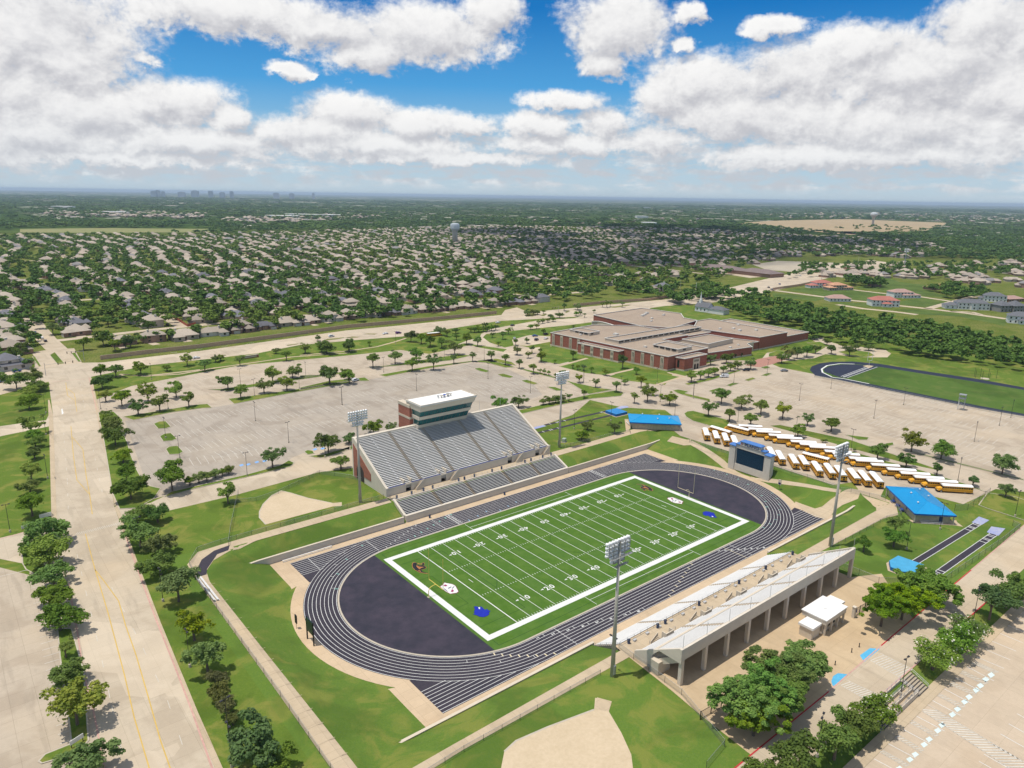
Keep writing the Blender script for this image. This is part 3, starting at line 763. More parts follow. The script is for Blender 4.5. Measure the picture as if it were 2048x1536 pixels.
# estate on the right: lanes between lawns, practice field
es = MB()
for q, w in ((zL((-60, 170), (380, 228), (620, 258), (780, 272), (1000, 300), (1240, 325), (1560, 362), (1900, 410)), 9), (zL((600, 165), (940, 205), (1180, 225), (1430, 262)), 7), (zL((1240, 325), (1440, 270), (1620, 225), (1800, 215)), 8), (zL((480, 290), (700, 325), (960, 350), (1150, 375)), 8), (zL((1430, 345), (1620, 355), (1690, 375)), 5)):
    es.strip(q, w, .05)
struct('estate_lane', es, CONC)
sheet('estate_lawn', [zL((60, 165), (240, 145), (600, 165), (940, 205), (760, 262), (380, 222)), zL((-60, 190), (380, 235), (300, 262), (-60, 225)), zL((1010, 265), (1180, 232), (1410, 270), (1240, 312), (1000, 290)),
                      zL((480, 275), (760, 280), (760, 310), (500, 290)), zL((960, 330), (1240, 335), (1560, 372), (1900, 420), (1890, 470), (1500, 390), (1140, 370)), zL((900, 60), (1000, 100), (1250, 130), (1300, 190), (1480, 240), (1180, 218), (640, 150), (760, 110)),
                      zL((600, 500), (900, 560), (1300, 590), (1700, 640), (2048, 690), (2048, 720), (1500, 670), (1000, 620), (560, 550))], .032, grass('estate_grass', (.075, .125, .025), (.10, .15, .03), (.16, .18, .05), .4))
dirt = M('bare_dirt', (.44, .38, .29), .95, .25, .03, big=.4)
sheet('bare_lot', [zI((560, 490), (700, 470), (1000, 480), (1360, 520), (1300, 540), (1080, 565), (900, 540), (640, 520))], .036, dirt)
sheet('bare_lot', [zI((60, 490), (200, 480), (400, 500), (640, 540), (500, 535), (300, 520))], .037, CONC)
sheet('crop_field', [H((1466, 446), (1560, 441), (1700, 438), (1900, 446), (1850, 462), (1700, 470), (1580, 458)), H((1640, 462), (1780, 464), (1855, 462), (1810, 470), (1700, 468))], .2, M('dry_crop', (.40, .30, .17), .95, .2, .01))
sheet('pasture', [H((40, 458), (200, 456), (420, 458), (420, 464), (200, 466), (40, 465)), H((1310, 460), (1400, 462), (1480, 468), (1300, 466)), H((1480, 468), (1660, 470), (1680, 474), (1520, 474)), H((1890, 492), (1960, 488), (2060, 494), (2060, 500), (1960, 500))], .2, M('pasture_grass', (.17, .20, .06), .95, .3, .02, col2=(.26, .23, .10)))
# practice track and field on the right
pt = MB(); pin = MB()
out = zD((905, 195), (875, 165), (885, 145), (930, 128), (1000, 120), (1110, 118), (1250, 130), (1500, 170), (1800, 215), (2048, 260), (2300, 310), (2500, 560), (2048, 418), (1800, 375), (1500, 315), (1200, 255), (1030, 218))
inn = zD((1000, 205), (945, 178), (940, 160), (970, 140), (1040, 130), (1120, 132), (1250, 146), (1500, 186), (1800, 232), (2048, 274), (2290, 325), (2470, 540), (2048, 405), (1800, 360), (1500, 300), (1200, 240), (1060, 212))
pt.sheet(out, .045); prac = struct('practice_track', pt, M('blue_black_track', (.022, .028, .055), .85, .3, 1.0))
pin.sheet(inn, .06); struct('practice_field', pin, grass('practice_grass', (.065, .125, .02), (.09, .15, .03), (.15, .17, .05), .4))
pd = MB(); pd.sheet(zD((1040, 205), (955, 175), (950, 158), (985, 142), (1050, 134), (1120, 134), (1255, 148), (1080, 208)), .075); struct('practice_end_zone', pd, prac.data.materials[0])
pl_ = MB(); pl_.strip(inn[-2:]+inn[:6], 1.0, .085)
for a_, b_ in (((1045, 200), (1180, 150)), ((1060, 205), (1215, 148)), ((1080, 207), (1245, 148)), ((1055, 203), (1200, 149))): pl_.strip(zD(a_, b_), .35, .085)
struct('practice_track_lines', pl_, WHITE, prac)
pp_ = MB(); pp_.sheet(zD((1165, 143), (1190, 138), (1225, 143), (1200, 155)), .09); struct('jump_pad', pp_, PATHC)
# paths, plazas
pa = MB(); pz = .045
drape(pa, [(-94.8, 49.8), (-85.7, 51.7), (-39, 51.9), (-38.6, 56.0), (-53, 56.0), (-86.5, 55.9), (-95, 55.5), (-102, 54.9), (-106.6, 49), (-107, 42), (-107.4, -21), (-107.7, -46), (-108, -70), (-104, -70), (-103.7, -46), (-103.9, -21), (-104.5, 35.5), (-103.5, 42), (-100, 47)], .06)
pa.sheet([(-108.2, -70), (-104, -70), (-102, -90), (-106, -92)], pz)
drape(pa, [(-104, -70), (-102, -62), (-95, -57.4), (-86, -56.9), (-38, -56.9), (-36, -53.9), (-87, -54.6), (-103.9, -55)], .065)
drape(pa, [(36.5, -57.2), (36.5, -54.2), (90, -53.6), (94.5, -51.5), (97, -48.5), (99, -44.5), (112, -33), (121, -40), (121, -50), (113, -46), (103, -49), (101.5, -55), (92, -60), (85, -58.2)], pz)
drape(pa, zTT((1350, 1050), (1450, 1105), (1600, 1135), (1690, 1110), (1800, 1020), (1930, 930), (2060, 880), (2200, 900), (2150, 1010), (1950, 1090), (1850, 1160), (1745, 1275), (1600, 1240), (1450, 1165)), .07)
for q, w_ in ((((0, 285), (200, 395), (400, 540), (640, 700)), 2.4), (((770, 735), (1000, 775), (1300, 815), (1700, 880), (1930, 915)), 1.8), (((-260, 240), (-60, 290), (10, 285)), 4)):
    A_, B_ = pa.offs(zTT(*q), w_/2); drape(pa, [tuple(v) for v in A_]+[tuple(v) for v in B_[::-1]], .06)
drape(pa, [(37.6, 51.8), (60, 52), (90, 52.5), (101, 49), (104, 42), (108, 34), (118, 36), (119, 52), (112, 60), (105, 61), (96, 57), (60, 56.2), (37.6, 56.4)], pz)
paths = struct('stadium_path', pa, PATHC)
pj = MB()
for i in range(24):
    y = 34-i*5.2
    if y > -66: pj.box(-107.5, -103.6, y-.06, y+.06, pz+.02, pz+.03)
for i in range(14):
    x = -84+i*3.4; pj.box(x-.05, x+.05, 51.8, 55.9, pz+.02, pz+.03)
struct('path_joints', pj, M('dusty_joint', (.40, .32, .22), .9, .2), paths)
sp = MB(); sp.sheet(zJ((1150, 1000), (1280, 975), (1500, 985), (1750, 960), (2048, 925), (2048, 915), (1750, 950), (1500, 976), (1270, 966)), .05)
sp.strip(zA((700, 200), (850, 212), (1050, 200), (1250, 165), (1500, 130), (1700, 100), (2048, 75)), 1.9, .05)
sp.strip(zB((0, 1055), (280, 1030), (450, 1005), (560, 975), (620, 955)), 1.9, .05)
sp.strip(zH((140, 630), (345, 572)), 2.4, .05); sp.strip(zH((470, 700), (690, 650)), 2.4, .05); sp.strip(zH((840, 772), (1030, 712)), 2.2, .05); sp.strip(zH((935, 676), (1060, 712)), 2.2, .05)
struct('sidewalk', sp, PATHC)
sw = MB()
sw.sheet(H((229, 1015), (236, 1010), (250, 1056), (285, 1150), (321, 1244), (357, 1331), (396, 1425), (456, 1560), (440, 1560), (384, 1422), (349, 1331), (314, 1244), (279, 1150), (246, 1059)), .10)
sw.sheet(H((99, 800), (106, 830), (109, 899), (111, 974), (114, 1042), (103, 1042), (101, 960), (99, 880), (96, 800)), .10)
sw.sheet(H((178, 757), (191, 817), (205, 885), (219, 947), (229, 1012), (236, 1010), (226, 945), (212, 883), (197, 815), (184, 757)), .10)
struct('sidewalk', sw, PATHC)
# visitor side plaza, lower right street and lot
vp = MB()
vp.sheet([(-38.6, -52), (38, -52), (38, -70.6), (47, -75), (36, -84.5), (30, -90.8), (-43.5, -92.3), (-42, -79), (-40.6, -70)], .05)
struct('plaza', vp, PLAZA)
st2 = MB(); lot3 = MB()
KL = zP((-600, 1560), (0, 1180), (620, 1100), (1060, 790), (1160, 700), (1420, 510), (1700, 300), (2048, 30), (2300, -170), (2700, -520))
KL = [(-92, -91.8), (-46, -91.9), (6.5, -90.9), (40, -90.3), (90, -89.5), (150, -88.5), (220, -87)]
st2.sheet(KL+[(220, -99), (40, -99.3), (-92, -99.3)], .058)
struct('lower_street', st2, CONC)
lot3.sheet([(104, -106.2), (-90, -106.2), (-90, -195), (104, -195)], -1.16)
lots3 = struct('parking_lot', lot3, concrete('tan_parking_concrete', (.52, .42, .31), 5.0, .75, .2))
dirtpath = MB(); dirtpath.sheet([(-90, -103.7), (104, -103.7), (104, -106.2), (-90, -106.2)], -1.08); struct('sidewalk', dirtpath, PATHC)
# baseball practice infields
inf = M('sandy_infield', (.56, .45, .31), .95, .18, 1.2, col2=(.48, .38, .25), big=.2)
f1 = MB(); f1.sheet(zA((1555, 1080), (1518, 1040), (1518, 1005), (1540, 960), (1590, 910), (1645, 882), (1700, 895), (1800, 925), (1945, 955), (2000, 950), (2000, 972), (1945, 975)), .05)
f1.sheet(zO((1200, 1545), (1260, 1490), (1420, 1420), (1660, 1330), (1665, 1270), (1750, 1290), (1735, 1340), (1800, 1450), (1850, 1560), (1880, 1800), (1150, 1800)), .05)
infl = struct('sandy_infield', f1, inf)
fe = MB(); fe.strip(zA((1555, 1080), (1518, 1040), (1518, 1005), (1540, 960), (1590, 910), (1645, 882), (1700, 895), (1800, 925), (1945, 955)), .35, .06); fe.strip(zO((1200, 1545), (1260, 1490), (1420, 1420), (1660, 1330)), .4, .06)
struct('infield_edging', fe, KERB, infl)
hp = MB(); hp.sheet(zA((1945, 955), (2000, 950), (2000, 972), (1945, 975)), .065); hp.sheet(zO((1660, 1330), (1675, 1268), (1750, 1288), (1735, 1338)), .065); struct('home_plate_pad', hp, PATHC, infl)
# islands
ig, ik = MB(), MB()
for q in (zA((575, 425), (665, 420), (720, 470), (700, 510), (745, 600), (760, 660), (800, 760), (850, 850), (940, 870), (930, 885), (900, 930), (800, 985), (700, 990), (660, 900), (610, 600)),
          zA((720, 450), (780, 470), (1000, 425), (1180, 400), (1240, 397), (1215, 375), (1150, 380), (1000, 405)), zA((1335, 345), (1370, 375), (1700, 312), (2048, 250), (2048, 238), (1700, 295), (1400, 338)),
          zA((900, 492), (930, 478), (970, 476), (1000, 508), (975, 518), (925, 520)), zA((935, 565), (960, 550), (1000, 545), (1035, 578), (1010, 590), (955, 594)), zA((970, 640), (990, 625), (1040, 620), (1072, 655), (1050, 668), (990, 672)),
          zA((1000, 890), (1440, 790), (1640, 735), (1690, 705), (1722, 720), (1700, 742), (1440, 805), (1150, 868), (960, 920)), zA((1220, 290), (1330, 300), (1600, 255), (2048, 190), (2048, 182), (1600, 240), (1300, 288)),
          zA((1780, 655), (1800, 645), (1830, 650), (1840, 665), (1800, 672)), zA((1810, 680), (1850, 690), (1900, 690), (2048, 640), (2048, 625), (1900, 670)),
          zC((170, 655), (310, 640), (310, 620), (200, 650)), zC((465, 205), (500, 215), (760, 165), (1010, 128), (1130, 110), (1130, 122), (1260, 160), (1200, 162), (1100, 135), (1000, 124), (750, 155)),
          zC((0, 280), (170, 240), (380, 220), (410, 240), (300, 240), (0, 293)), zC((0, 210), (200, 200), (0, 222)),
          zC((380, 165), (560, 145), (700, 120), (930, 85), (1000, 92), (880, 120), (560, 152)), zC((1020, 168), (1050, 164), (1110, 182), (1090, 190), (1050, 182)), zC((1155, 202), (1190, 198), (1250, 215), (1230, 223), (1180, 215)), zC((1295, 238), (1330, 234), (1392, 254), (1370, 262), (1320, 250)), zC((1445, 275), (1490, 276), (1550, 296), (1500, 298)),
          zC((1270, 415), (1480, 365), (1700, 320), (1850, 295), (1895, 310), (1880, 328), (1700, 345), (1500, 385), (1300, 432)), zC((1260, 160), (1400, 190), (1600, 250), (1750, 282), (1830, 292), (1690, 318), (1560, 240), (1350, 190)),
          zB((1145, 1010), (1250, 1060), (1340, 1100), (1310, 1130), (1230, 1120), (1100, 1080), (1110, 1040)) if 0 else zC((1040, 120), (1150, 110), (1240, 130), (1265, 150), (1150, 130)),
          zM((1410, 350), (1500, 335), (1680, 370), (1620, 400), (2048, 500), (2048, 540), (1700, 460), (1500, 400)), zM((1605, 745), (1660, 710), (1760, 700), (2048, 775), (2400, 870), (2300, 1040), (2000, 940), (1750, 870), (1640, 800)),
          zD((418, 248), (450, 236), (488, 238), (440, 255)), zD((515, 220), (560, 206), (580, 212), (540, 226)), zD((608, 195), (640, 182), (670, 184), (640, 198)), zD((605, 150), (640, 143), (660, 152), (630, 158)), zD((320, 280), (380, 262), (400, 268), (340, 286)),
          zD((650, 75), (690, 60), (760, 62), (720, 85), (650, 92)), zD((1030, 65), (1090, 55), (1200, 66), (1230, 85), (1180, 95), (1080, 82)), zD((860, 15), (930, 10), (990, 35), (940, 40)),
          zD((1070, 520), (1200, 535), (1190, 548), (1140, 548)), zD((1285, 568), (1330, 562), (1335, 575), (1300, 585)), zD((150, 252), (350, 225), (470, 190), (500, 192), (380, 240), (200, 262)) if 0 else zD((190, 240), (300, 215), (480, 165), (500, 168), (330, 222), (210, 248)),
          zD((1060, 600), (1240, 650), (1500, 720), (1760, 800), (1860, 840), (2000, 860), (2300, 960), (2300, 1100), (2040, 985), (1850, 925), (1800, 905), (1850, 835), (1690, 790), (1400, 705), (1080, 625)),
          zD((1510, 560), (1900, 700), (2048, 760), (2048, 770), (1880, 710), (1480, 580)) if 0 else zR((530, 440), (1000, 560), (1500, 680), (2048, 820), (2048, 830), (1500, 692), (1000, 572))):
    kerbed(ig, ik, q)
isl = struct('island_kerb', ik, KERB); struct('island_grass', ig, LAWN, isl)
dg, dk = MB(), MB()
for q in (zE((330, 740), (410, 740), (480, 980), (500, 1270), (508, 1380), (480, 1410), (350, 1480), (240, 1512), (222, 1500), (260, 1460), (410, 1400), (400, 1300), (370, 1080), (345, 900)), zE((125, 270), (180, 255), (330, 480), (300, 480), (150, 400), (130, 365)),
          zJ((510, 770), (560, 740), (660, 855), (590, 865)), zJ((730, 750), (770, 745), (830, 838), (800, 838)), zJ((330, 785), (360, 785), (420, 880), (400, 890)), zJ((270, 840), (360, 830), (360, 890), (330, 900))):
    kerbed(dg, dk, q)
k_ = struct('verge_kerb', dk, KERB); struct('verge_grass', dg, LAWN, k_)
mg, mk = MB(), MB()
for q in (zK((1250, 625), (1300, 605), (1470, 588), (1480, 592), (1400, 610)), zK((1470, 594), (1560, 580), (1640, 582), (1600, 592)), zK((1670, 556), (1720, 550), (1815, 550), (1790, 560)), zK((880, 668), (1000, 652), (1020, 656), (900, 676)),
          zQ((80, 545), (190, 520), (300, 545), (200, 575), (90, 580)), zQ((310, 560), (400, 530), (430, 540), (380, 570)), zQ((700, 510), (760, 480), (790, 490), (740, 520)), zQ((1380, 430), (1700, 390), (1760, 395), (1500, 440))):
    kerbed(mg, mk, q)
k_ = struct('median_kerb', mk, KERB); struct('median_grass', mg, DRY, k_)
# school lawns are part of campus_lawn; drive lawns stand out brighter
sheet('school_lawn', [zH((0, 490), (60, 480), (270, 540), (340, 565), (140, 615), (0, 595)), zH((140, 632), (350, 576), (690, 640), (470, 696), (330, 680)), zH((500, 705), (700, 650), (930, 690), (1030, 712), (850, 765), (600, 730)), zH((940, 672), (1010, 660), (1160, 668), (1060, 702)),
                      zB((1080, 945), (1300, 905), (1560, 890), (1560, 900), (1330, 940), (1200, 975), (1100, 970)), zB((960, 985), (1070, 1000), (1210, 1020), (1190, 1035), (1050, 1010)), zB((860, 935), (1060, 930), (1050, 955), (960, 970), (900, 990))], .045, BERM)
# ---- paint: centre lines, stalls, kerb lines
pm = MB()
def dash(P, w, on=3.0, off=9.0, z=.06, m=0):
    for a, b in zip(P[:-1], P[1:]):
        a = np.array(a); b = np.array(b); L = np.linalg.norm(b-a); d = (b-a)/max(L, 1e-6); s = 0
        while s < L:
            e = min(L, s+on); pm.strip([tuple(a+d*s), tuple(a+d*e)], w, z, m); s += on+off
yz = .062
for q in (zE((490, 195), (545, 400), (620, 650), (715, 1010), (770, 1250), (855, 1536), (960, 1800)), zE((545, 400), (600, 470), (680, 580), (720, 720), (780, 890), (850, 1130), (920, 1380), (975, 1536), (1100, 1800)),
          zA((385, 250), (395, 325), (440, 355), (450, 420)), zA((390, 280), (435, 315), (442, 350)), zA((415, 505), (430, 680), (450, 820), (525, 905), (540, 1020)), zA((420, 565), (485, 640), (505, 800), (525, 905))):
    pm.strip(q, .22, yz, 1)
for q in (zE((420, 220), (520, 640), (585, 920), (640, 1180), (720, 1536)), zE((640, 500), (820, 850), (960, 1150), (1090, 1536)), zA((400, 280), (415, 420)), zA((470, 260), (500, 420)), zA((370, 500), (395, 830), (400, 1010)), zA((545, 640), (600, 900))): dash(q, .13, m=2)
for i in range(22):
    a_ = zE((430+13*i, 205-3.2*i), (445+13*i, 187-3.2*i)); pm.strip(a_, .14, yz, 2)
pm.sheet(zA((358, 405), (366, 402), (372, 430), (362, 436)), yz)
for i in range(7):
    a_ = zK((-300+i*260, 745-i*32), (-230+i*260, 738-i*32)); pm.strip(a_, .25, .07)
rows = []
def stalls(a, b, L, pitch=2.75, ang=90, mb=pm, z=.052, w=.17, m=2, both=True):
    a = np.array(a); b = np.array(b); D = np.linalg.norm(b-a); d = (b-a)/D; n = np.array([-d[1], d[0]])
    n = n*math.sin(math.radians(ang))+d*math.cos(math.radians(ang))
    for i in range(int(D/pitch)+1):
        c = a+d*pitch*i
        if rnd.random() < .06: continue
        k = rnd.uniform(.75, 1.0)
        mb.strip([tuple(c-n*L*k*(1 if both else 0)), tuple(c+n*L*k)], w, z, m)
for a_, b_, L in ((zA((1010, 488)), zA((1700, 365)), 5.2), (zA((1060, 560)), zA((1900, 405)), 5.2), (zA((1100, 640)), zA((1850, 490)), 5.2), (zA((1120, 715)), zA((1560, 640)), 5.2), (zA((1200, 690)), zA((1500, 620)), 5.2),
                  (zA((870, 280)), zA((1230, 215)), 5.0), (zC((500, 235)), zC((1000, 150)), 5.2), (zC((300, 330)), zC((1100, 200)), 5.2), (zC((170, 410)), zC((600, 335)), 5.2), (zC((1000, 285)), zC((1400, 230)), 5.2), (zC((120, 500)), zC((420, 440)), 5.2), (zC((900, 330)), zC((1500, 265)), 5.2), (zC((120, 250)), zC((480, 180)), 5.0)):
    stalls(a_[0], b_[0], L)
for (a_, b_) in (((560, 215), (1900, 500)), ((500, 260), (1900, 560)), ((700, 330), (2040, 640)), ((1150, 300), (2040, 480)), ((1300, 290), (2040, 440)), ((1000, 240), (1600, 345)), ((1250, 500), (2040, 720))):
    stalls(zD(a_)[0], zD(b_)[0], 5.2, 2.75)
stalls(zE((170, 480))[0], zE((345, 1420))[0], 5.2, 3.0, both=False)
pm2 = [q for q in zE((60, 330), (0, 430), (120, 400))]
pm.strip(zE((0, 440), (140, 405), (200, 400)), .2, .052, 2)
# kerb lines along the left road
for q in (zE((705, 170), (800, 430), (900, 700), (1000, 950), (1100, 1210), (1215, 1536), (1300, 1800)),): pm.strip(q, .35, .115, 3)
for q in (zE((395, 480), (450, 800), (480, 1000), (530, 1180), (560, 1330), (585, 1480), (640, 1700)),): pm.strip(q, .30, .062, 3)
pm.strip(zA((0, 1165), (120, 1130), (200, 1110)), .3, .062, 3)
pm.strip(zA((520, 220), (545, 320), (565, 410)), .3, .115, 3); pm.strip(zA((310, 245), (500, 228)), .4, .062, 3)
pm.strip([(-92, -92.0), (-14, -91.6)], .3, .075, 4); pm.strip([(-14, -91.6), (12, -90.9)], .3, .075, 3); pm.strip([(12, -90.9), (40, -90.4), (70, -90)], .3, .075, 4); pm.strip([(70, -90), (220, -87.2)], .3, .075, 3)
pm.strip([(-12, -99.2), (12, -99.2)], .3, .075, 3); pm.strip([(24, -99.2), (70, -99.2)], .3, .075, 4)
# blue ramps, crosswalks, disabled bays
def hatch(P, n, w=.3, z=.07, m=0, slant=.12):
    "a striped quad P0P1P2P3: stripes run from side P0P1 to side P3P2"
    P = [np.array(q) for q in P]
    pm.strip([tuple(P[0]), tuple(P[1])], .14, z, m); pm.strip([tuple(P[3]), tuple(P[2])], .14, z, m)
    for i in range(n):
        u = (i+.2)/n; v = min(1, u+slant)
        pm.strip([tuple(P[0]+(P[1]-P[0])*u), tuple(P[3]+(P[2]-P[3])*v)], w, z, m)
hatch(zG((755, 590), (1010, 740), (1110, 665), (840, 530)), 11, .24, m=2)
hatch(zG((505, 800), (745, 935), (835, 885), (555, 755)), 11, .24, m=2)
hatch(zG2((1165, 1000), (2048, 1580), (2140, 1500), (1225, 955)), 26, .32, -1.13, 2)
for q in (((1600, 615), (1800, 700), (1835, 690), (1640, 600)), ((1485, 685), (1720, 800), (1750, 780), (1510, 668)), ((1385, 775), (1630, 890), (1650, 870), (1410, 755)), ((1295, 875), (1530, 1000), (1555, 975), (1310, 858)),
          ((1060, 1100), (1310, 1240), (1330, 1220), (1080, 1080)), ((930, 1215), (1190, 1370), (1205, 1345), (955, 1195)), ((825, 1355), (1060, 1490), (1085, 1470), (850, 1340))): hatch(zG2(*q), 9, .22, -1.13, 2)
for q in ((1560, 640), (1465, 735), (1375, 830), (1280, 930), (1145, 1060), (1030, 1170), (905, 1290), (790, 1420)): pm.strip(zG2(q, (q[0]+235, q[1]+125)), .15, -1.13)
LB = []
for q in ((1770, 715), (1725, 752), (1680, 805), (1645, 842), (1585, 900), (1548, 940), (1488, 1002), (1445, 1048), (1358, 1135), (1322, 1182), (1250, 1255), (1208, 1300), (1133, 1382), (1088, 1425), (1000, 1500)):
    x, y = q; pm.sheet(zG2((x-30, y-5), (x+5, y-24), (x+34, y+2), (x-2, y+26)), -1.13, 5)
for i in range(9):
    q = (1640+i*52, 560-i*72); pm.strip(zG2(q, (q[0]+240, q[1]+100)), .15, -1.13)
for i in range(8):
    q = (1710+i*70, 1380-i*85); pm.strip(zG2(q, (q[0]+230, q[1]+130)), .15, -1.13)
    q = (1670-i*50, 1440+i*60); pm.strip(zG2(q, (q[0]+230, q[1]+130)), .15, -1.13)
for q in (((1410, 733),), ((1450, 728),), ((1500, 715),), ((1545, 708),), ((1840, 640),), ((1885, 635),)):
    x, y = q[0]; pm.sheet(zA((x-12, y), (x+8, y-7), (x+18, y), (x-2, y+8)), .07, 6)
struct('road_markings', pm, [WHITE, YEL, LWHITE, M('faded_red_kerb_paint', (.60, .36, .30), .85, .3), REDP2, M('pale_bay_paint', (.62, .72, .70), .8, .15), M('blue_bay_paint', (.22, .40, .70), .8, .15)], lots)
rp = MB(); rp.sheet(zG((670, 550), (755, 490), (840, 495), (705, 605)), .066); rp.sheet(zG((430, 770), (445, 725), (485, 700), (575, 710), (455, 812), (440, 800)), .066)
struct('blue_kerb_ramp', rp, M('sky_blue_paint', (.10, .42, .66), .75, .2, 1.0))
# right side jump runways
jr = MB(); jl = MB()
for a_, b_ in (((1500, 556), (1835, 350)), ((1620, 605), (1905, 405))):
    P = zF(a_, b_); jr.strip(P, 1.9, .06)
    A = np.array(P[0]); B = np.array(P[1]); d = (B-A)/np.linalg.norm(B-A); n = np.array([-d[1], d[0]])
    for s_ in (-1, 1): jl.strip([tuple(A+n*s_*1.0), tuple(B+n*s_*1.0)], .16, .066)
    for f in (2.0, 3.2, 6.0, 7.0, 9.5): 
        for q in ([B-d*f] if f > 2 or a_[0] < 1510 else [B-d*f]): jl.strip([tuple(q-n*.95), tuple(q+n*.95)], .3, .07)
    if a_[0] > 1600:
        for f in (1.0, 2.2, 4.0): q = A+d*f; jl.strip([tuple(q-n*.95), tuple(q+n*.95)], .3, .07)
for a_, b_ in (((480, 1075), (1720, 775)), ((600, 940), (1640, 705))):
    P = zN(a_, b_); jr.strip(P, 1.7, .06); A = np.array(P[0]); B = np.array(P[1]); d = (B-A)/np.linalg.norm(B-A); n = np.array([-d[1], d[0]])
    for f in (3, 7, 8.2, 12): q = A+d*f; jl.strip([tuple(q-n*.85), tuple(q+n*.85)], .35, .07)
    for f in (2.5, 3.5): q = B-d*f; jl.strip([tuple(q-n*.85), tuple(q+n*.85)], .35, .07) if a_[0] > 500 else None
jw = struct('jump_runway', jr, TRACKM); struct('runway_lines', jl, WHITE, jw)
pit = MB()
for q in (zF((1795, 350), (1830, 322), (1880, 340), (1845, 362)), zF((1868, 398), (1890, 370), (1958, 380), (1925, 415)), zN((400, 980), (570, 940), (620, 960), (430, 1010)), zN((1800, 655), (1900, 615), (2000, 615), (2030, 640), (1880, 665))): pit.sheet(q, .075)
struct('landing_pit_cover', pit, M('faded_blue_tarp', (.20, .25, .52), .8, .35, .8, col2=(.40, .40, .46)))
bk = MB(); drape(bk, [(-98, 50), (-94.6, 50.6), (-93.2, 53.6), (-98, 52.8), (-102.5, 49.5), (-105, 45), (-106.8, 40), (-104, 40), (-103, 43)], .085)
struct('rubber_ramp_mat', bk, TRACKM)
# bus yard pad behind the scoreboard
by = MB(); by.sheet([(99.7, 38), (104, 46), (119, 50), (137, 47), (146, 36), (146, -40), (151, -62), (146, -72), (120, -70), (117, -46), (108, -36), (99.7, -33)], .05)
struct('bus_yard', by, LOTC)
# ================================================================ retaining walls
def rwall(pts, z0s, z1s, label):
    t_ = thing('retaining_wall', label, 'wall', (pts[0][0], pts[0][1], 0), group='concrete retaining walls beside the track')
    o = [(x-pts[0][0], y-pts[0][1]) for x, y in pts]
    m = MB(); m.wall(o, .5, z0s, z1s); m.build('wall', CREAM2, t_)
    m = MB(); m.wall(o, .72, [z+.002 for z in z1s], [z+.16 for z in z1s]); m.build('coping', CREAM, t_)
rwall([(-94.5, 44.5), (-88, 44.5), (-38.7, 44.5)], [-5.4]*3, [-3.25, -2.9, -2.9], 'pale wall at the track edge from the grass corner to the large grandstand')
rwall([(37.6, 44.5), (88, 44.5), (97, 44.2)], [-5.4]*3, [-2.9, -2.9, -2.2], 'pale wall at the track edge from the large grandstand towards the scoreboard end')
rwall([(-95, -44.5), (-88, -44.5), (-38, -44.5)], [-5.4]*3, [-3.3, -3.3, -3.2], 'low white topped wall at the track edge left of the lower grandstand')
rwall([(38.6, -44.5), (88, -44.5), (97, -44.5)], [-5.4]*3, [-3.2, -3.1, -2.2], 'white topped wall at the track edge beyond the lower grandstand')
# ================================================================ home grandstand
CHAR = M('charcoal_door', (.035, .035, .04), .7); NAVYR = M('navy_riser', (.025, .028, .05), .7, .3, 2.0); DECKG = M('grey_tread', (.42, .40, .37), .85, .25, 1.5)
STEP = M('aisle_concrete', (.42, .35, .26), .9, .2, 2.0); WRAIL = M('white_rail', (.8, .8, .8), .5, .1); RAIL = M('pale_steel_rail', (.55, .56, .57), .5, .1, metal=.4); BLUEB = M('blue_trim', (.03, .07, .32), .6, .2)
BRK = brick('red_brick', (.40, .155, .105), .55)
home = thing('home_grandstand', 'large pale concrete grandstand with two tiers of aluminium benches below the press box', 'grandstand', (0, 44.6, 0))
def profile(mb, pts, x0, x1, m=0):
    "extrude a closed (y, z) outline along x"
    n = len(pts)
    vs = [(x0, y, z) for y, z in pts]+[(x1, y, z) for y, z in pts]
    fs = [(i, n+i, n+(i+1) % n, (i+1) % n) for i in range(n)]
    a = sum(pts[i-1][0]*pts[i][1]-pts[i][0]*pts[i-1][1] for i in range(n))
    if a < 0: fs = [f[::-1] for f in fs]
    mb.add(vs, fs, m)
    tri = tessellate_polygon([[Vector((y, z, 0)) for y, z in pts]])
    for t_ in tri:
        p, q, r = [pts[i] for i in t_]; cr = (q[0]-p[0])*(r[1]-p[1])-(q[1]-p[1])*(r[0]-p[0])
        t2 = t_ if cr > 0 else t_[::-1]
        mb.add([(x1, *pts[i]) for i in t2], [(0, 1, 2)], m); mb.add([(x0, *pts[i]) for i in t2], [(2, 1, 0)], m)
def stepped(y0, z0, y1, z1, n, zb):
    P = [(y0, zb)]
    for i in range(n):
        ya, yb = y0+(y1-y0)*i/n, y0+(y1-y0)*(i+1)/n; zz = z0+(z1-z0)*(i+1)/n
        P += [(ya, zz), (yb, zz)]
    return P+[(y1, zb)]
HX0, HX1 = -37.9, 37.4
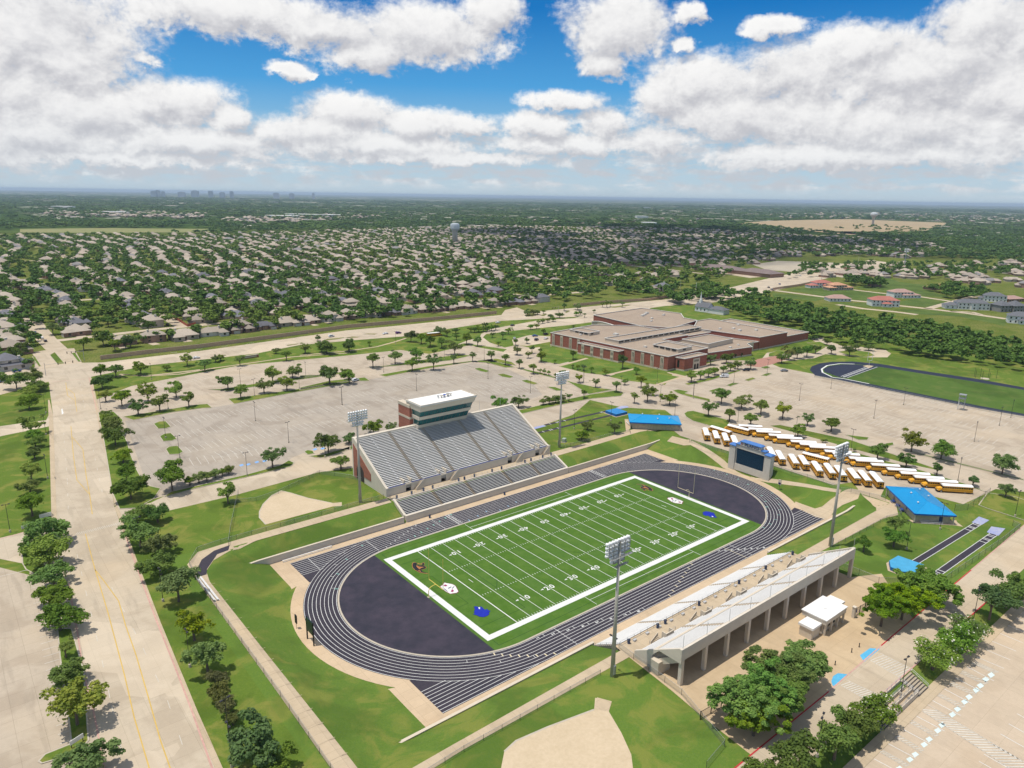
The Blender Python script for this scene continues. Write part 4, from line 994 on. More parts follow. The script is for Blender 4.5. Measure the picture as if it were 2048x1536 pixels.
def tier(parent, y0, z0, y1, z1, n, zb, x0, x1, aisles, deckm, benchname, sgn=1, seat_w=.34, foot=True, gapm=None, back=None):
    P = stepped(y0, z0, y1, z1, n, zb)
    if back is not None: P[0] = (y0, zb); P[-1] = (y1, back)
    mb = MB(); profile(mb, [(sgn*y, z) for y, z in P], x0, x1); mb.build('seating_deck', deckm, parent)
    dy, dz = (y1-y0)/n, (z1-z0)/n
    edges = [x0+.15]
    for a in aisles: edges += [a-.65, a+.65]
    edges.append(x1-.15)
    for k in range(0, len(edges), 2):
        b = MB(); a_, c_ = edges[k], edges[k+1]
        for i in range(n):
            yy = y0+dy*i; zz = z0+dz*(i+1)
            def bx(ya, yb, za, zb_, m=0):
                b.box(a_, c_, min(sgn*ya, sgn*yb), max(sgn*ya, sgn*yb), za, zb_, m)
            if i < n-0: bx(yy+dy*.50, yy+dy*.50+seat_w, zz+.40, zz+.45)
            if foot: bx(yy+.03, yy+dy*.30, zz+.012, zz+.06)
        b.build(benchname, ALU, parent)
    for a in aisles:
        s = MB()
        for i in range(n):
            yy = y0+dy*i; zz = z0+dz*(i+1)
            s.box(a-.6, a+.6, min(sgn*(yy+.004), sgn*(yy+dy*.5)), max(sgn*(yy+.004), sgn*(yy+dy*.5)), zz-.02, zz+dz*.5)
            s.box(a-.6, a+.6, min(sgn*(yy+dy*.5), sgn*(yy+dy*.99)), max(sgn*(yy+dy*.5), sgn*(yy+dy*.99)), zz-.02, zz+.01)
        s.build('aisle_steps', STEP, parent)
Y = lambda v: v-44.6
tier(home, Y(45.1), -3.4, Y(52.6), 0.0, 12, -5.2, HX0+.6, HX1-.6, (-22.6, -8.2, 9.3, 23.4), NAVYR, 'bench_section', foot=False, seat_w=.26)
m = MB(); m.box(HX0, HX1, Y(44.3), Y(45.08), -5.3, -2.75); m.box(HX0, HX1, Y(44.22), Y(45.12), -2.75, -2.6); m.build('front_wall', CREAM2, home)
for sx, x in ((-1, HX0), (1, HX1)):
    xa, xb = (x-.3, x+.55) if sx < 0 else (x-.55, x+.3)
    m = MB(); profile(m, [(Y(45.1), -5.2), (Y(45.1), -2.6), (Y(52.7), .75), (Y(52.7), -5.2)], xa, xb); m.build('side_parapet', CREAM2, home)
m = MB(); m.box(HX0-.3, HX1+.3, Y(52.62), Y(57.2), -.4, .06); m.build('walkway', PATHC, home)
PORT = (-29.2, -14.2, 17.2, 31.6)
tier(home, Y(57.3), 2.3, Y(80.0), 14.2, 33, 1.2, HX0+.5, HX1-.5, (-23.6, -9.4, 7.7, 21.6), DECKG, 'bench_section', seat_w=.36)
m = MB()
xs_ = [HX0]
for p in PORT: xs_ += [p-1.1, p+1.1]
xs_.append(HX1)
for k in range(0, len(xs_), 2): m.box(xs_[k], xs_[k+1], Y(56.9), Y(57.28), 0.0, 2.95)
for p in PORT: m.box(p-1.1, p+1.1, Y(56.9), Y(57.28), 2.35, 2.95)
m.build('front_wall', CREAM2, home)
m = MB()
for k in range(0, len(xs_), 2): m.box(xs_[k]+.2, xs_[k+1]-.2, Y(57.0), Y(57.22), 2.955, 3.12)
m.build('blue_front_edge', BLUEB, home)
for p in PORT:
    e = MB()
    for s_ in (-1, 1): profile(e, [(Y(57.3), 0.0), (Y(57.3), 4.3), (Y(61.6), 4.3), (Y(61.6), 0)], p+s_*1.45-.2, p+s_*1.45+.2)
    e.box(p-1.25, p+1.25, Y(61.2), Y(61.6), 2.6, 4.3); e.box(p-1.25, p+1.25, Y(57.3), Y(61.2), 4.0, 4.02) if 0 else None
    pt_ = e.build('portal', CREAM, home)
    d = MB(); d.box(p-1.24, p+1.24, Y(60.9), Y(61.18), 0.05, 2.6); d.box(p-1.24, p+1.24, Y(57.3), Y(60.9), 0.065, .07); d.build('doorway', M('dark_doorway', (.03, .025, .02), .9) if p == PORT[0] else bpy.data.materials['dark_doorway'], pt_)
    # stair beside the portal, and its sloping parapet
    for s_ in (1,):
        e = MB(); x0 = p+2.4
        for i in range(8): e.box(x0+i*.33, x0+(i+1)*.33, Y(55.7), Y(56.88), 0.06, .06+.36*(i+1))
        e.build('stair', STEP, home)
        e = MB(); e.hexa([(x0, Y(55.5), .06), (x0+3.3, Y(55.5), .06), (x0+3.3, Y(55.68), .06), (x0, Y(55.68), .06)], [(x0, Y(55.5), .9), (x0+3.3, Y(55.5), 3.9), (x0+3.3, Y(55.68), 3.9), (x0, Y(55.68), .9)]); e.build('stair_parapet', CREAM, home)
# cut seats around the portals with a clean tan well
m = MB()
for p in PORT: m.box(p-1.24, p+1.24, Y(57.3), Y(60.88), 2.2, 2.9) if 0 else None
for sx, x, lab in ((-1, HX0, 'l'), (1, HX1, 'r')):
    xa, xb = (x-.45, x+.45) if sx < 0 else (x-.45, x+.45)
    w_ = MB(); profile(w_, [(Y(56.6), 0), (Y(56.6), 3.2), (Y(58.0), 3.6), (Y(80.2), 15.35), (Y(81.6), 15.35), (Y(81.6), 0)], xa, xb); sw_ = w_.build('side_wall', CREAM2, home)
    xf = x+sx*.46
    b = MB(); profile(b, [(Y(67.5), 5.2), (Y(80.6), 13.2), (Y(80.6), 0.1), (Y(78.4), .1), (Y(78.4), 4.2), (Y(77.2), 5.6), (Y(75.6), 6.1), (Y(74), 5.6), (Y(72.8), 4.2), (Y(72.8), 2.4), (Y(67.5), 2.4)], min(xf, xf+sx*.12), max(xf, xf+sx*.12)); b.build('brick_panel', BRK, sw_)
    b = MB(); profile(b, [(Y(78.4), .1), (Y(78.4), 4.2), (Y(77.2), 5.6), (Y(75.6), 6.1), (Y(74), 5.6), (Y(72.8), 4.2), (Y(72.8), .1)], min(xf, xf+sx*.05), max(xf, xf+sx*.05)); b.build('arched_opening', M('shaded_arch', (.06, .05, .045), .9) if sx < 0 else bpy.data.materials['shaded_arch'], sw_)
m = MB(); m.box(HX0+.46, HX1-.46, Y(80.05), Y(81.6), 0, 15.3); m.build('back_wall', CREAM2, home)
for x in (HX0+.6, -31.5, -16.3, -1.5, 15, 29.5, HX1-.6):
    if x in (HX0+.6, HX1-.6): continue
    m = MB()
    for i in range(33):
        if i % 2 == 0:
            yy = Y(57.3)+22.7*i/33; zz = 2.3+11.9*(i+1)/33
            m.box(x-.14, x+.14, yy, yy+1.37, zz+.46, zz+.52)
    m.build('centre_rail', WRAIL, home)
m = MB()
def railing(mb, a, b, h=1.1, n=None, z=None):
    a = np.array(a, float); b = np.array(b, float); L = np.linalg.norm(b-a); n = n or max(1, int(L/2.4))
    for i in range(n+1):
        q = a+(b-a)*i/n; mb.box(q[0]-.035, q[0]+.035, q[1]-.035, q[1]+.035, q[2], q[2]+h)
    for hh in (h, h*.55): mb.tube((a[0], a[1], a[2]+hh), (b[0], b[1], b[2]+hh), .03, n=5)
for a, b in ((-37.4, -23.6), (-21.6, -9.2), (-7.2, 8.3), (10.3, 22.4), (24.4, 36.8)): railing(m, (a, Y(53.0), .06), (b, Y(53.0), .06))
for p in PORT: railing(m, (p-1.4, Y(57.5), 3.1), (p-6.5 if p != PORT[0] else p-5, Y(57.5), 3.1), .9)
m.build('handrail', RAIL, home)
for x in (HX0+6, -23, -12, 20, 31): m = MB(); m.tube((x, Y(81), 15.3), (x, Y(81), 19.5), .05, n=5); m.build('flag_pole', RAIL, home)
# ---- press box
pb = thing('press_box', 'cream press box with two slanted bands of teal windows above the grandstand', 'press box', (0, 79, 0))
def lean(z): return (79-79)+0-(z-14.0)*.50   # local y of the leaning front
def hw(z): return 11.6+(z-14)*.14
def slab(mb, z0, z1, inset=0.0, yb=5.7, m=0):
    a, b = hw(z0)-inset, hw(z1)-inset; f0, f1 = lean(z0)+inset, lean(z1)+inset
    mb.hexa([(-a, f0, z0), (a, f0, z0), (a, yb, z0), (-a, yb, z0)], [(-b, f1, z1), (b, f1, z1), (b, yb, z1), (-b, yb, z1)], m)
m = MB()
for z0, z1 in ((14.0, 15.6), (18.0, 19.5), (21.9, 24.4)): slab(m, z0, z1)
slab(m, 15.6, 18.0, .35, 5.6); slab(m, 19.5, 21.9, .35, 5.6)
m.build('wall', CREAM2, pb)
for z0, z1 in ((15.6, 18.0), (19.5, 21.9)):
    w_ = MB()
    for i in range(12):
        u0, u1 = -1+2*i/12+.006, -1+2*(i+1)/12-.006
        a, b = hw(z0)-.32, hw(z1)-.32; f0, f1 = lean(z0)+.30, lean(z1)+.30
        w_.quad((a*u0, f0, z0+.03), (a*u1, f0, z0+.03), (b*u1, f1, z1-.03), (b*u0, f1, z1-.03))
    for s_ in (-1, 1):
        a, b = s_*(hw(z0)-.31), s_*(hw(z1)-.31)
        q = [(a, lean(z0)+.35, z0+.03), (a, 2.6, z0+.03), (b, 2.6, z1-.03), (b, lean(z1)+.35, z1-.03)]
        w_.quad(*(q if s_ > 0 else q[::-1]))
    wb = w_.build('window_band', TEAL, pb)
    for i in range(13):
        w_ = MB(); u = -1+2*i/12; a, b = (hw(z0)-.3)*u, (hw(z1)-.3)*u; w_.tube((a, lean(z0)+.27, z0), (b, lean(z1)+.27, z1), .05, n=4); w_.build('mullion', DARKM, wb)
m = MB(); a = hw(24.4)+.15; m.box(-a, a, lean(24.4)-.2, 5.9, 24.4, 24.75); rf = m.build('roof', M('white_roof_membrane', (.78, .77, .74), .8, .12, .6), pb)
m = MB(); m.box(-a, a, lean(24.4)-.2, lean(24.4)+.1, 24.75, 24.95); m.box(-a, a, 5.6, 5.9, 24.75, 24.95); m.box(-a, -a+.3, lean(24.4)+.1, 5.6, 24.75, 24.95); m.box(a-.3, a, lean(24.4)+.1, 5.6, 24.75, 24.95); m.build('parapet', CREAM, rf)
for i, (x, y, r, mt) in enumerate(((-1.5, .5, .55, 'GALV'), (-.2, .1, .6, 'POLE'), (.6, -.5, .5, 'GALV'), (1.6, .6, .6, 'BLUE'), (2.8, .2, .6, 'POLE'), (3.6, 1.2, .7, 'GALV'), (4.3, .3, .5, 'POLE'))):
    u = MB(); u.lathe([(r*.2, 0), (r*.25, .5), (r*.9, .75), (r, 1.0), (r*.85, 1.02), (r*.15, .8)], 12, (x, y, 24.76)); u.build('rooftop_dish', {'GALV': GALV, 'POLE': POLEC, 'BLUE': M('blue_plastic', (.04, .10, .45), .5) if mt == 'BLUE' else None}[mt], pb, smooth=True)
m = MB(); m.box(-13.2, -11.0, 3.0, 11.5, 0, 22.0); m.box(11.0, 13.2, 3.0, 11.5, 0, 22.0); m.box(-11, 11, 6.0, 11.2, 0, 22.2); m.build('brick_tower', BRK, pb)
for q in ((-13.3, -10.9, 2.9, 11.6, 17.4, 18.3), (-13.35, -10.8, 2.85, 11.65, 22.0, 23.2), (10.8, 13.35, 2.85, 11.65, 22.0, 23.2)): m = MB(); m.box(*q); m.build('cream_band', CREAM, pb)
for x in (-11.2, -4.6, 3.2, 10.4):
    m = MB(); m.box(x-.5, x+.5, -.3, .5, 12.6, 14.0); m.build('pier', CREAM, pb)
m = MB(); m.box(-10.8, 10.8, .55, .75, 12.9, 14.0); m.build('lower_window', GLASS, pb)
# ================================================================ visitor grandstand
vis = thing('visitor_grandstand', 'low pale grandstand raised on square concrete columns with white bench rows', 'grandstand', (0, -44.6, 0))
YV = lambda v: -(v)-44.6 if 0 else v-44.6
VX0, VX1 = -38.0, 38.0
DECKV = M('pale_tread', (.27, .24, .21), .85, .15, 1.5)
# outward is -y: work with positive distances from the track and sgn = -1
tier(vis, .3, -4.3, 7.6, -.2, 12, -5.2, VX0+.4, VX1-.4, (-22.2, -7.2, 8.2, 23.2), DECKV, 'bench_section', sgn=-1, seat_w=.27, foot=False)
m = MB(); m.box(VX0, VX1, -.3, .05, -5.3, -4.0); m.build('front_wall', CREAM2, vis)
m = MB(); m.box(VX0-.3, VX1+.3, -13.4, -7.62, -.5, .06); m.build('walkway', PATHC, vis)
tier(vis, 13.5, 1.1, 25.2, 7.9, 16, .2, VX0+.4, VX1-.4, (-21.6, -7.2, 9.0, 23.6), DECKV, 'bench_section', sgn=-1, seat_w=.30, foot=False, back=6.6)
for x in (VX0, VX1):
    m = MB(); profile(m, [(-13.1, 0.0), (-13.1, 1.9), (-25.3, 9.0), (-26.0, 9.0), (-26.0, 5.6), (-20.0, 5.6), (-18.2, 3.6), (-18.2, 0.0)], x-.35, x+.35); m.build('side_wall', CREAM2, vis)
m = MB(); m.box(VX0+.36, VX1-.36, -26.0, -25.4, 6.15, 8.95); m.build('fascia_beam', CREAM2, vis)
m = MB(); m.box(VX0+.36, VX1-.36, -18.4, -17.9, 0, 4.6); m.build('rear_wall', CREAM, vis)
for i in range(9):
    m = MB(); x = -33+i*8.2; m.box(x-.9, x+.9, -18.47, -18.41, .06, 2.3)
    m.build('store_door', CHAR, vis)
m = MB(); m.box(VX0-1.2, VX0+3.0, -20.8, -18.45, .06, 3.2); m.build('ticket_room', CREAM, vis)
for i in range(10):
    x = -37.6+i*8.36
    c = MB(); c.box(x-.42, x+.42, -26.05, -25.2, .06, 6.2); c.box(x-.36, x+.36, -25.2, -18.5, 4.75, 5.9) if 0 else None; c.build('column', CREAM2, vis)
for i in range(10):
    m = MB(); x = -37.6+i*8.36; m.hexa([(x-.3, -25.19, 5.3), (x+.3, -25.19, 5.3), (x+.3, -18.5, .9), (x-.3, -18.5, .9)][0:4], [(x-.3, -25.19, 6.9), (x+.3, -25.19, 6.9), (x+.3, -18.5, 2.6), (x-.3, -18.5, 2.6)])
    m.build('raker_beam', CREAM, vis)
for x in (-27.5, -12.6, 2.6, 17.4, 32.0):
    e = MB(); e.box(x-1.4, x+1.4, -14.6, -14.35, 1.0, 3.1); e.box(x-1.4, x-1.2, -14.34, -13.2, .5, 3.1); e.box(x+1.2, x+1.4, -14.34, -13.2, .5, 3.1); e.build('stair_parapet', CREAM, vis)
    e = MB()
    for i in range(6): e.box(x-3.6+i*.35, x-3.25+i*.35, -13.2, -12.1, .06, .06+.22*(i+1))
    e.build('stair', STEP, vis)
    e = MB(); e.hexa([(x-3.7, -12.05, .06), (x-1.3, -12.05, .06), (x-1.3, -11.9, .06), (x-3.7, -11.9, .06)], [(x-3.7, -12.05, .7), (x-1.3, -12.05, 2.2), (x-1.3, -11.9, 2.2), (x-3.7, -11.9, .7)]); e.build('stair_wall', CREAM, vis)
m = MB()
railing(m, (VX0+.5, -8.0, .06), (VX1-.5, -8.0, .06)); 
for x in (-27.5, -12.6, 2.6, 17.4, 32.0):
    railing(m, (x-5.5, -13.0, 1.2), (x-3.7, -13.0, .06), 1.0, 2); railing(m, (x+1.5, -13.0, 1.2), (x+4, -13.0, 1.2), 1.0, 2)
railing(m, (VX0+.1, -.4, -4.2), (VX0+.1, -7.6, -.1), 1.0, 4)
m.build('handrail', RAIL, vis)
for i in range(10):
    m = MB(); m.tube((-37.6+i*8.36, -25.7, 8.9), (-37.6+i*8.36, -25.7, 12.2), .045, n=5); m.build('flag_pole', RAIL, vis)
# ---- bins and small boxes on the walkways
BINM = M('blue_grey_bin', (.05, .08, .16), .6, .2)
bm_ = MB(); bm_.lathe([(.32, 0), (.36, .9), (.40, .92), (.40, 1.0)], 10); BIN = bm_.mesh('barrel', BINM)
lm_ = MB(); lm_.lathe([(.40, 1.002), (.40, 1.1), (.15, 1.25)], 10); LID = lm_.mesh('lid', M('dark_bin_lid', (.02, .03, .06), .5))
def bin_at(x, y, z, label, group):
    o = thing('trash_bin', label, 'bin', (x, y, z), group=group); inst('barrel', BIN, o); inst('lid', LID, o)
for i, x in enumerate((-36, -30, -25.1, -21.2, -9.8, -7.2, -2.6, 5.8, 10.4, 22.2, 25.4, 31.6, 36.2)):
    bin_at(x, 53.6, .06, '%s blue bin from the left end of the walkway rail on the large grandstand' % nth(i), 'bins along the large grandstand walkway')
for i, x in enumerate((-35.3, -24.8, -21.9, -8.3, 9.5, 22.6, 36.9)):
    bin_at(x, -53.3, .06, '%s blue bin from the near end of the visitor grandstand walkway' % nth(i), 'bins along the visitor grandstand walkway')
for i, (x, d) in enumerate(((-29.6, 'near the start line'), (3.2, 'near midfield'))): bin_at(x, 42.6, FZ+.04, 'blue bin on the tan apron below the large grandstand wall %s' % d, 'bins on the track apron')
eb = MB(); eb.box(-.45, .45, -.25, .25, 0, .42); EB = eb.mesh('case', M('white_enclosure', (.72, .70, .66), .6)); el_ = MB(); el_.box(-.48, .48, -.28, .28, .421, .47); EL = el_.mesh('lid', M('grey_enclosure_lid', (.5, .5, .5), .6))
for i in range(16):
    o = thing('floor_vent', '%s small white vent box from the near end of the visitor grandstand walkway' % nth(i), 'vent', (-33.4+i*4.55, -53.5, .06), group='vent boxes along the visitor walkway'); inst('case', EB, o); inst('lid', EL, o)
# ================================================================ floodlight towers
FLM = M('white_floodlight', (.84, .84, .83), .4, .06, 3.0); LENS = M('floodlight_lens', (.70, .72, .74), .12, .1, spec=.6)
fl = MB(); fl.lathe([(.06, -.30), (.20, -.26), (.34, .05), (.42, .34), (.42, .40)], 10); fl.v = [(x, -z, y) for x, y, z in fl.v]; fl.f = [f for f in fl.f]
FLH = fl.mesh('floodlight', FLM, True)
def light_tower(x, y, side, label, dbl):
    o = thing('floodlight_tower', label, 'light tower', (x, y, 0), 0 if side > 0 else PI, 'floodlight towers at the stadium corners')
    m = MB(); m.tube((0, 0, -.2), (0, 0, 30.6), .52, .26, 14); p = m.build('pole', POLEC, o, smooth=True)
    m = MB(); m.box(-.55, .55, -.75, -.45, .6, 2.8) if 0 else m.obox((.0, .62, 1.9), (.28, .16, 1.1)); m.build('control_box', GALV, p)
    m = MB()
    rows = [(28.0, 1.7), (28.9, 1.9), (29.9, 3.3), (30.8, 3.3), (31.7, 3.3), (32.6, 3.3)]
    for z, w in rows: m.box(-w, w, -.09, .09, z-.08, z+.08)
    for xx in (-3.2, -1.7, 1.7, 3.2):
        z0 = 29.9 if abs(xx) > 2.5 else 28.0; m.box(xx-.05, xx+.05, -.07, .07, z0, 32.6)
    m.box(-.2, .2, -.2, .2, 26, 33.0)
    for z, w in ((27.5, 1.9), (29.4, 3.2)):
        m.box(-w, w, .3, .95, z-.04, z+.02); railing(m, (-w, .95, z), (w, .95, z), .6, 5)
    rk = m.build('lamp_rack', GALV, o)
    for z, w in rows:
        n = 8 if w > 2 else 5
        for i in range(n):
            h = inst('floodlight', FLH, rk, (-w+.15+(2*w-.3)*i/(n-1), -.42, z+.12)); h.rotation_euler = (math.radians(28), 0, 0)
light_tower(-47.3, -59.2, 1, 'tall floodlight tower standing on the near lawn, nearest to the camera', 0).__class__ if 0 else None
light_tower(-47.2, -59.2, -1, 'tall floodlight tower on the lawn at the near corner, white lamps over the football field', 0)
light_tower(51.5, -57.3, -1, 'floodlight tower on the path between the visitor grandstand and the blue roofed building', 0)
light_tower(-47.6, 58.2, 1, 'floodlight tower beside the brick arch end of the large grandstand', 0)
light_tower(45.6, 58.8, 1, 'floodlight tower on the lawn beside the jump runways behind the large grandstand', 0)
# ================================================================ goal posts
GOLD = M('yellow_goal_paint', (.72, .55, .12), .45, .1); PALEG = M('pale_goal_paint', (.66, .56, .36), .45, .1)
def goal(sgn, mt, label):
    o = thing('goal_post', label, 'goal post', (sgn*57.3, 0, FZ), 0 if sgn < 0 else PI)
    m = MB(); P = [(0, 0, 0), (0, 0, 1.9), (.25, 0, 2.5), (.8, 0, 2.95), (1.6, 0, 3.1), (2.4, 0, 3.1)]
    for a, b in zip(P[:-1], P[1:]): m.tube(a, b, .10, n=8)
    m.build('gooseneck', mt, o)
    m = MB(); m.tube((2.4, -3.56, 3.1), (2.4, 3.56, 3.1), .085, n=8); m.build('crossbar', mt, o)
    for s_ in (-1, 1): m = MB(); m.tube((2.4, s_*3.56, 3.1), (2.4, s_*3.56, 12.2), .07, n=8); m.build('upright', mt, o)
    m = MB(); m.box(-.35, .35, -.35, .35, 0, .09); m.build('base_plate', KERB, o)
goal(-1, GOLD, 'yellow goal post at the near end of the football field'); goal(1, PALEG, 'pale goal post in front of the scoreboard end zone')
# ================================================================ scoreboard and timing boards
sb = thing('scoreboard', 'large pale stone scoreboard with dark screen and blue caps behind the end zone', 'scoreboard', (95.0, -.8, -4.1), 0)
LIME = M('pale_limestone', (.58, .54, .46), .85, .12, .7); BCAP = M('blue_metal_cap', (.07, .19, .48), .45, .12, 1.0)
for s_ in (-1, 1):
    m = MB(); m.box(-1.1, 1.5, s_*8.05-1.35, s_*8.05+1.35, -.4, 9.6); pl = m.build('pylon', LIME, sb)
    m = MB(); m.box(-1.35, 1.75, s_*8.05-1.6, s_*8.05+1.6, 9.6, 9.85); m.hexa([(-1.35, s_*8.05-1.6, 9.85), (1.75, s_*8.05-1.6, 9.85), (1.75, s_*8.05+1.6, 9.85), (-1.35, s_*8.05+1.6, 9.85)], [(-.6, s_*8.05-1.2, 10.25), (1.2, s_*8.05-1.2, 10.25), (1.2, s_*8.05+1.2, 10.25), (-.6, s_*8.05+1.2, 10.25)]); m.build('cap', BCAP, pl)
m = MB(); m.box(-.8, 1.3, -6.7, 6.7, -.4, 2.3); m.box(-.45, 1.3, -6.7, 6.7, 2.3, 9.0); m.box(-.8, 1.3, -6.7, 6.7, 9.0, 10.6); m.box(-1.0, 1.4, -4.6, 4.6, 10.6, 12.1); m.build('body', LIME, sb)
m = MB(); m.box(-1.1, 1.6, -6.8, -4.7, 10.62, 10.9); m.box(-1.1, 1.6, 4.7, 6.8, 10.62, 10.9); m.box(-1.25, 1.7, -4.9, 4.9, 12.1, 12.35); m.hexa([(-1.25, -4.9, 12.35), (1.7, -4.9, 12.35), (1.7, 4.9, 12.35), (-1.25, 4.9, 12.35)], [(.0, -4.2, 12.75), (1.2, -4.2, 12.75), (1.2, 4.2, 12.75), (.0, 4.2, 12.75)]); m.build('roof_cap', BCAP, sb)
def screen_mat():
    mm, t, b, out = newmat('dark_led_screen'); v = world_vec(t)
    n = t.noise(v, 3.2, 4, .75); c = t.mix(t.ramp(n, .42, .68), (.004, .016, .040), (.012, .075, .115)); t.set(b, 'Base Color', c); t.set(b, 'Roughness', .35); t.set(b, 'Specular IOR Level', .3); return mm
m = MB(); m.box(-.62, -.46, -6.1, 6.1, 2.55, 9.0); m.build('screen', screen_mat(), sb)
SIL = M('steel_lettering', (.10, .12, .20), .5, .1)
me = text_mesh('PLANO', 1.12, SIL, .03, .05)
o = inst('lettering', me, sb, (-1.06, -.6, 11.33)); o.rotation_euler = (PI/2, 0, -PI/2); o.scale = (1.3, 1, 1)
m = MB(); m.lathe([(.42, 0), (.42, .05)], 20); m.box(-.55, .55, -.09, .09, .05, .07)
o = m.build('round_badge', M('red_grey_badge', (.40, .20, .24), .6), sb, (-1.02, 3.9, 11.35)); o.rotation_euler = (0, -PI/2, 0)
tb = thing('display_board', 'black timing display board on two posts beside the near bend of the track', 'display board', (-91.6, .2, -4.7))
for y in (-1.9, 1.9): m = MB(); m.box(-.14, .14, y-.14, y+.14, -.4, 6.1); m.build('post', BLACK, tb)
m = MB(); m.box(-.16, .16, -1.74, 1.74, 2.5, 6.0); m.build('panel', M('green_black_panel', (.012, .03, .03), .3, .3), tb)
m = MB()
for k in range(3):
    for j in range(3): m.box(.165, .18, -1.45+j*1.0, -.75+j*1.0, 2.9+k*1.0, 3.5+k*1.0)
m.build('display_window', M('teal_display', (.01, .07, .07), .2), tb)
def clockpost(x, y, z, lab, w=.5, wh=False):
    o = thing('play_clock', lab, 'clock', (x, y, z), 0)
    m = MB(); m.tube((0, 0, -.2), (0, 0, 1.7), .05, n=6); m.build('post', DARKM, o)
    m = MB(); m.box(-.12, .12, -w, w, 1.3 if not wh else 1.5, 3.6); m.build('panel', BLACK if not wh else CREAM, o)
    if wh: m = MB(); m.box(-.15, -.125, -w*.8, w*.8, 1.7, 2.5); m.build('display_window', NAVY, o)
clockpost(-92.0, 7.9, -4.7, 'small black clock on a post beside the near bend, next to the display board')
clockpost(90.4, -17.0, -4.4, 'small white and navy clock board on the grass right of the scoreboard', .6, True)
# track-side benches
def bench(x, y, z, L, rz, lab, rows=1, grp='aluminium benches beside the paths'):
    o = thing('long_bench', lab, 'bench', (x, y, z), rz, grp)
    for r in range(rows):
        m = MB(); m.box(-L/2, L/2, -.2+r*.9, .2+r*.9, .42+.2*r, .47+.2*r); m.box(-L/2, L/2, -.45+r*.9, -.25+r*.9, .12+.2*r, .16+.2*r); m.build('seat_board', ALU, o)
    n = max(2, int(L/2.2))
    for i in range(n+1):
        m = MB(); xx = -L/2+.2+(L-.4)*i/n; m.box(xx-.03, xx+.03, -.4, .2+.9*(rows-1), 0, .1); m.box(xx-.03, xx+.03, -.05, .05, .1, .42); m.build('leg', GALV, o)
bench(-73.5, 43.2, FZ+.04, 16, .0, 'very long aluminium bench on the apron against the near retaining wall', 1)
bench(-105.9, 32.0, .05, 15, PI/2+.01, 'double row aluminium bench on the path at the outer fence', 2)
# ================================================================ school
school = thing('school_building', 'wide red brick school with flat tan roofs and cream banded windows', 'school', (190, 120, 0))
ox, oy = 190, 120
BRK2 = brick('school_brick', (.36, .125, .085), .5); ROOFT = M('tan_roof_gravel', (.36, .285, .215), .95, .22, .25, col2=(.29, .225, .17), big=.2); STONE = M('cream_stone', (.60, .51, .39), .85, .12, .6); CAPM = M('pale_coping', (.66, .63, .57), .7, .1)
def loc(P): return [(x-ox, y-oy) for x, y in P]
def block(P, h, wallm=BRK2, z0=0, cap=.5, base=True, roofz=.55):
    P = loc(P); a = sum(P[i-1][0]*P[i][1]-P[i][0]*P[i-1][1] for i in range(len(P)))
    if a < 0: P = P[::-1]
    m = MB(); n = len(P)
    m.add([(*q, z0) for q in P]+[(*q, h) for q in P], [(i, (i+1) % n, n+(i+1) % n, n+i) for i in range(n)])
    w_ = m.build('wall', wallm, school)
    m = MB(); m.sheet(P, h-roofz); m.build('roof', ROOFT, school)
    m = MB(); L, Rr = m.offs(P, cap/2, True); L2, R2 = L, Rr
    vs = [(*q, h-.3) for q in L]+[(*q, h-.3) for q in Rr]+[(*q, h+.12) for q in L]+[(*q, h+.12) for q in Rr]
    fs = []
    for i in range(n):
        j = (i+1) % n; fs += [(2*n+i, 3*n+i, 3*n+j, 2*n+j), (i, 2*n+i, 2*n+j, j), (n+i, n+j, 3*n+j, 3*n+i)]
    m.add(vs, fs); m.build('coping', CAPM, w_)
    if base:
        m = MB(); m.wall(P, .25, 0, 1.0, closed=True); m.build('stone_base', STONE, w_)
    return w_
wst = block([(187.5, 222.5), (193.3, 121.7), (236, 123.8), (234, 160), (262, 160), (262, 206), (236, 228)], 9.3)
big = block([(269, 260.5), (332, 264), (336.5, 225), (320, 209), (319, 195), (275, 184.6), (262, 206)], 9.6)
gym = block([(298.2, 125.6), (333, 125.2), (336, 195), (319, 195), (289, 176)], 9.25)
gymE = block([(333.2, 125.3), (363, 125), (366, 196), (336.2, 195)], 6.3)
low = block([(236.1, 123), (277.6, 118), (284, 126), (298, 126.1), (289, 160), (234.2, 160)], 6.15)
mid = block([(262.1, 160.1), (289, 160.2), (289, 176), (275, 184.5), (262.1, 206)], 8.6, base=False)
ent = block([(200.5, 121.6), (201.6, 115.6), (224.5, 115.9), (224, 122.4)], 8.0)
porch = block([(183.5, 190.4), (186.0, 155.7), (191.4, 156), (189.3, 190.7)], 7.45)
court = block([(249, 133), (280, 135), (279, 155), (248, 154)], 8.9, STONE, base=False)
spine = block([(198.5, 180), (199.2, 168), (289, 169), (289, 181)], 11.0, STONE, z0=8.7, base=False)
p1 = block([(201.5, 217.5), (203, 199.5), (214.5, 200.5), (213, 218.5)], 10.9, STONE, z0=8.7, base=False)
p2 = block([(208.5, 146.5), (209.5, 127), (224.5, 128), (223.5, 148)], 11.0, STONE, z0=8.7, base=False)
def panes(par, pts, nrm, w, z0, z1, name='window_pane', mt=GLASS):
    m = MB()
    for x, y in loc(pts):
        tx, ty = -nrm[1], nrm[0]
        c = [(x-tx*w/2+nrm[0]*.06, y-ty*w/2+nrm[1]*.06), (x+tx*w/2+nrm[0]*.06, y+ty*w/2+nrm[1]*.06)]
        m.wall(c, .10, z0, z1)
    m.build(name, mt, par)
for i in range(15): x = 201.5+i*5.9; panes(spine, [(x, 168+(x-199)*.0112)], (0, -1), 4.6, 9.5, 10.7)
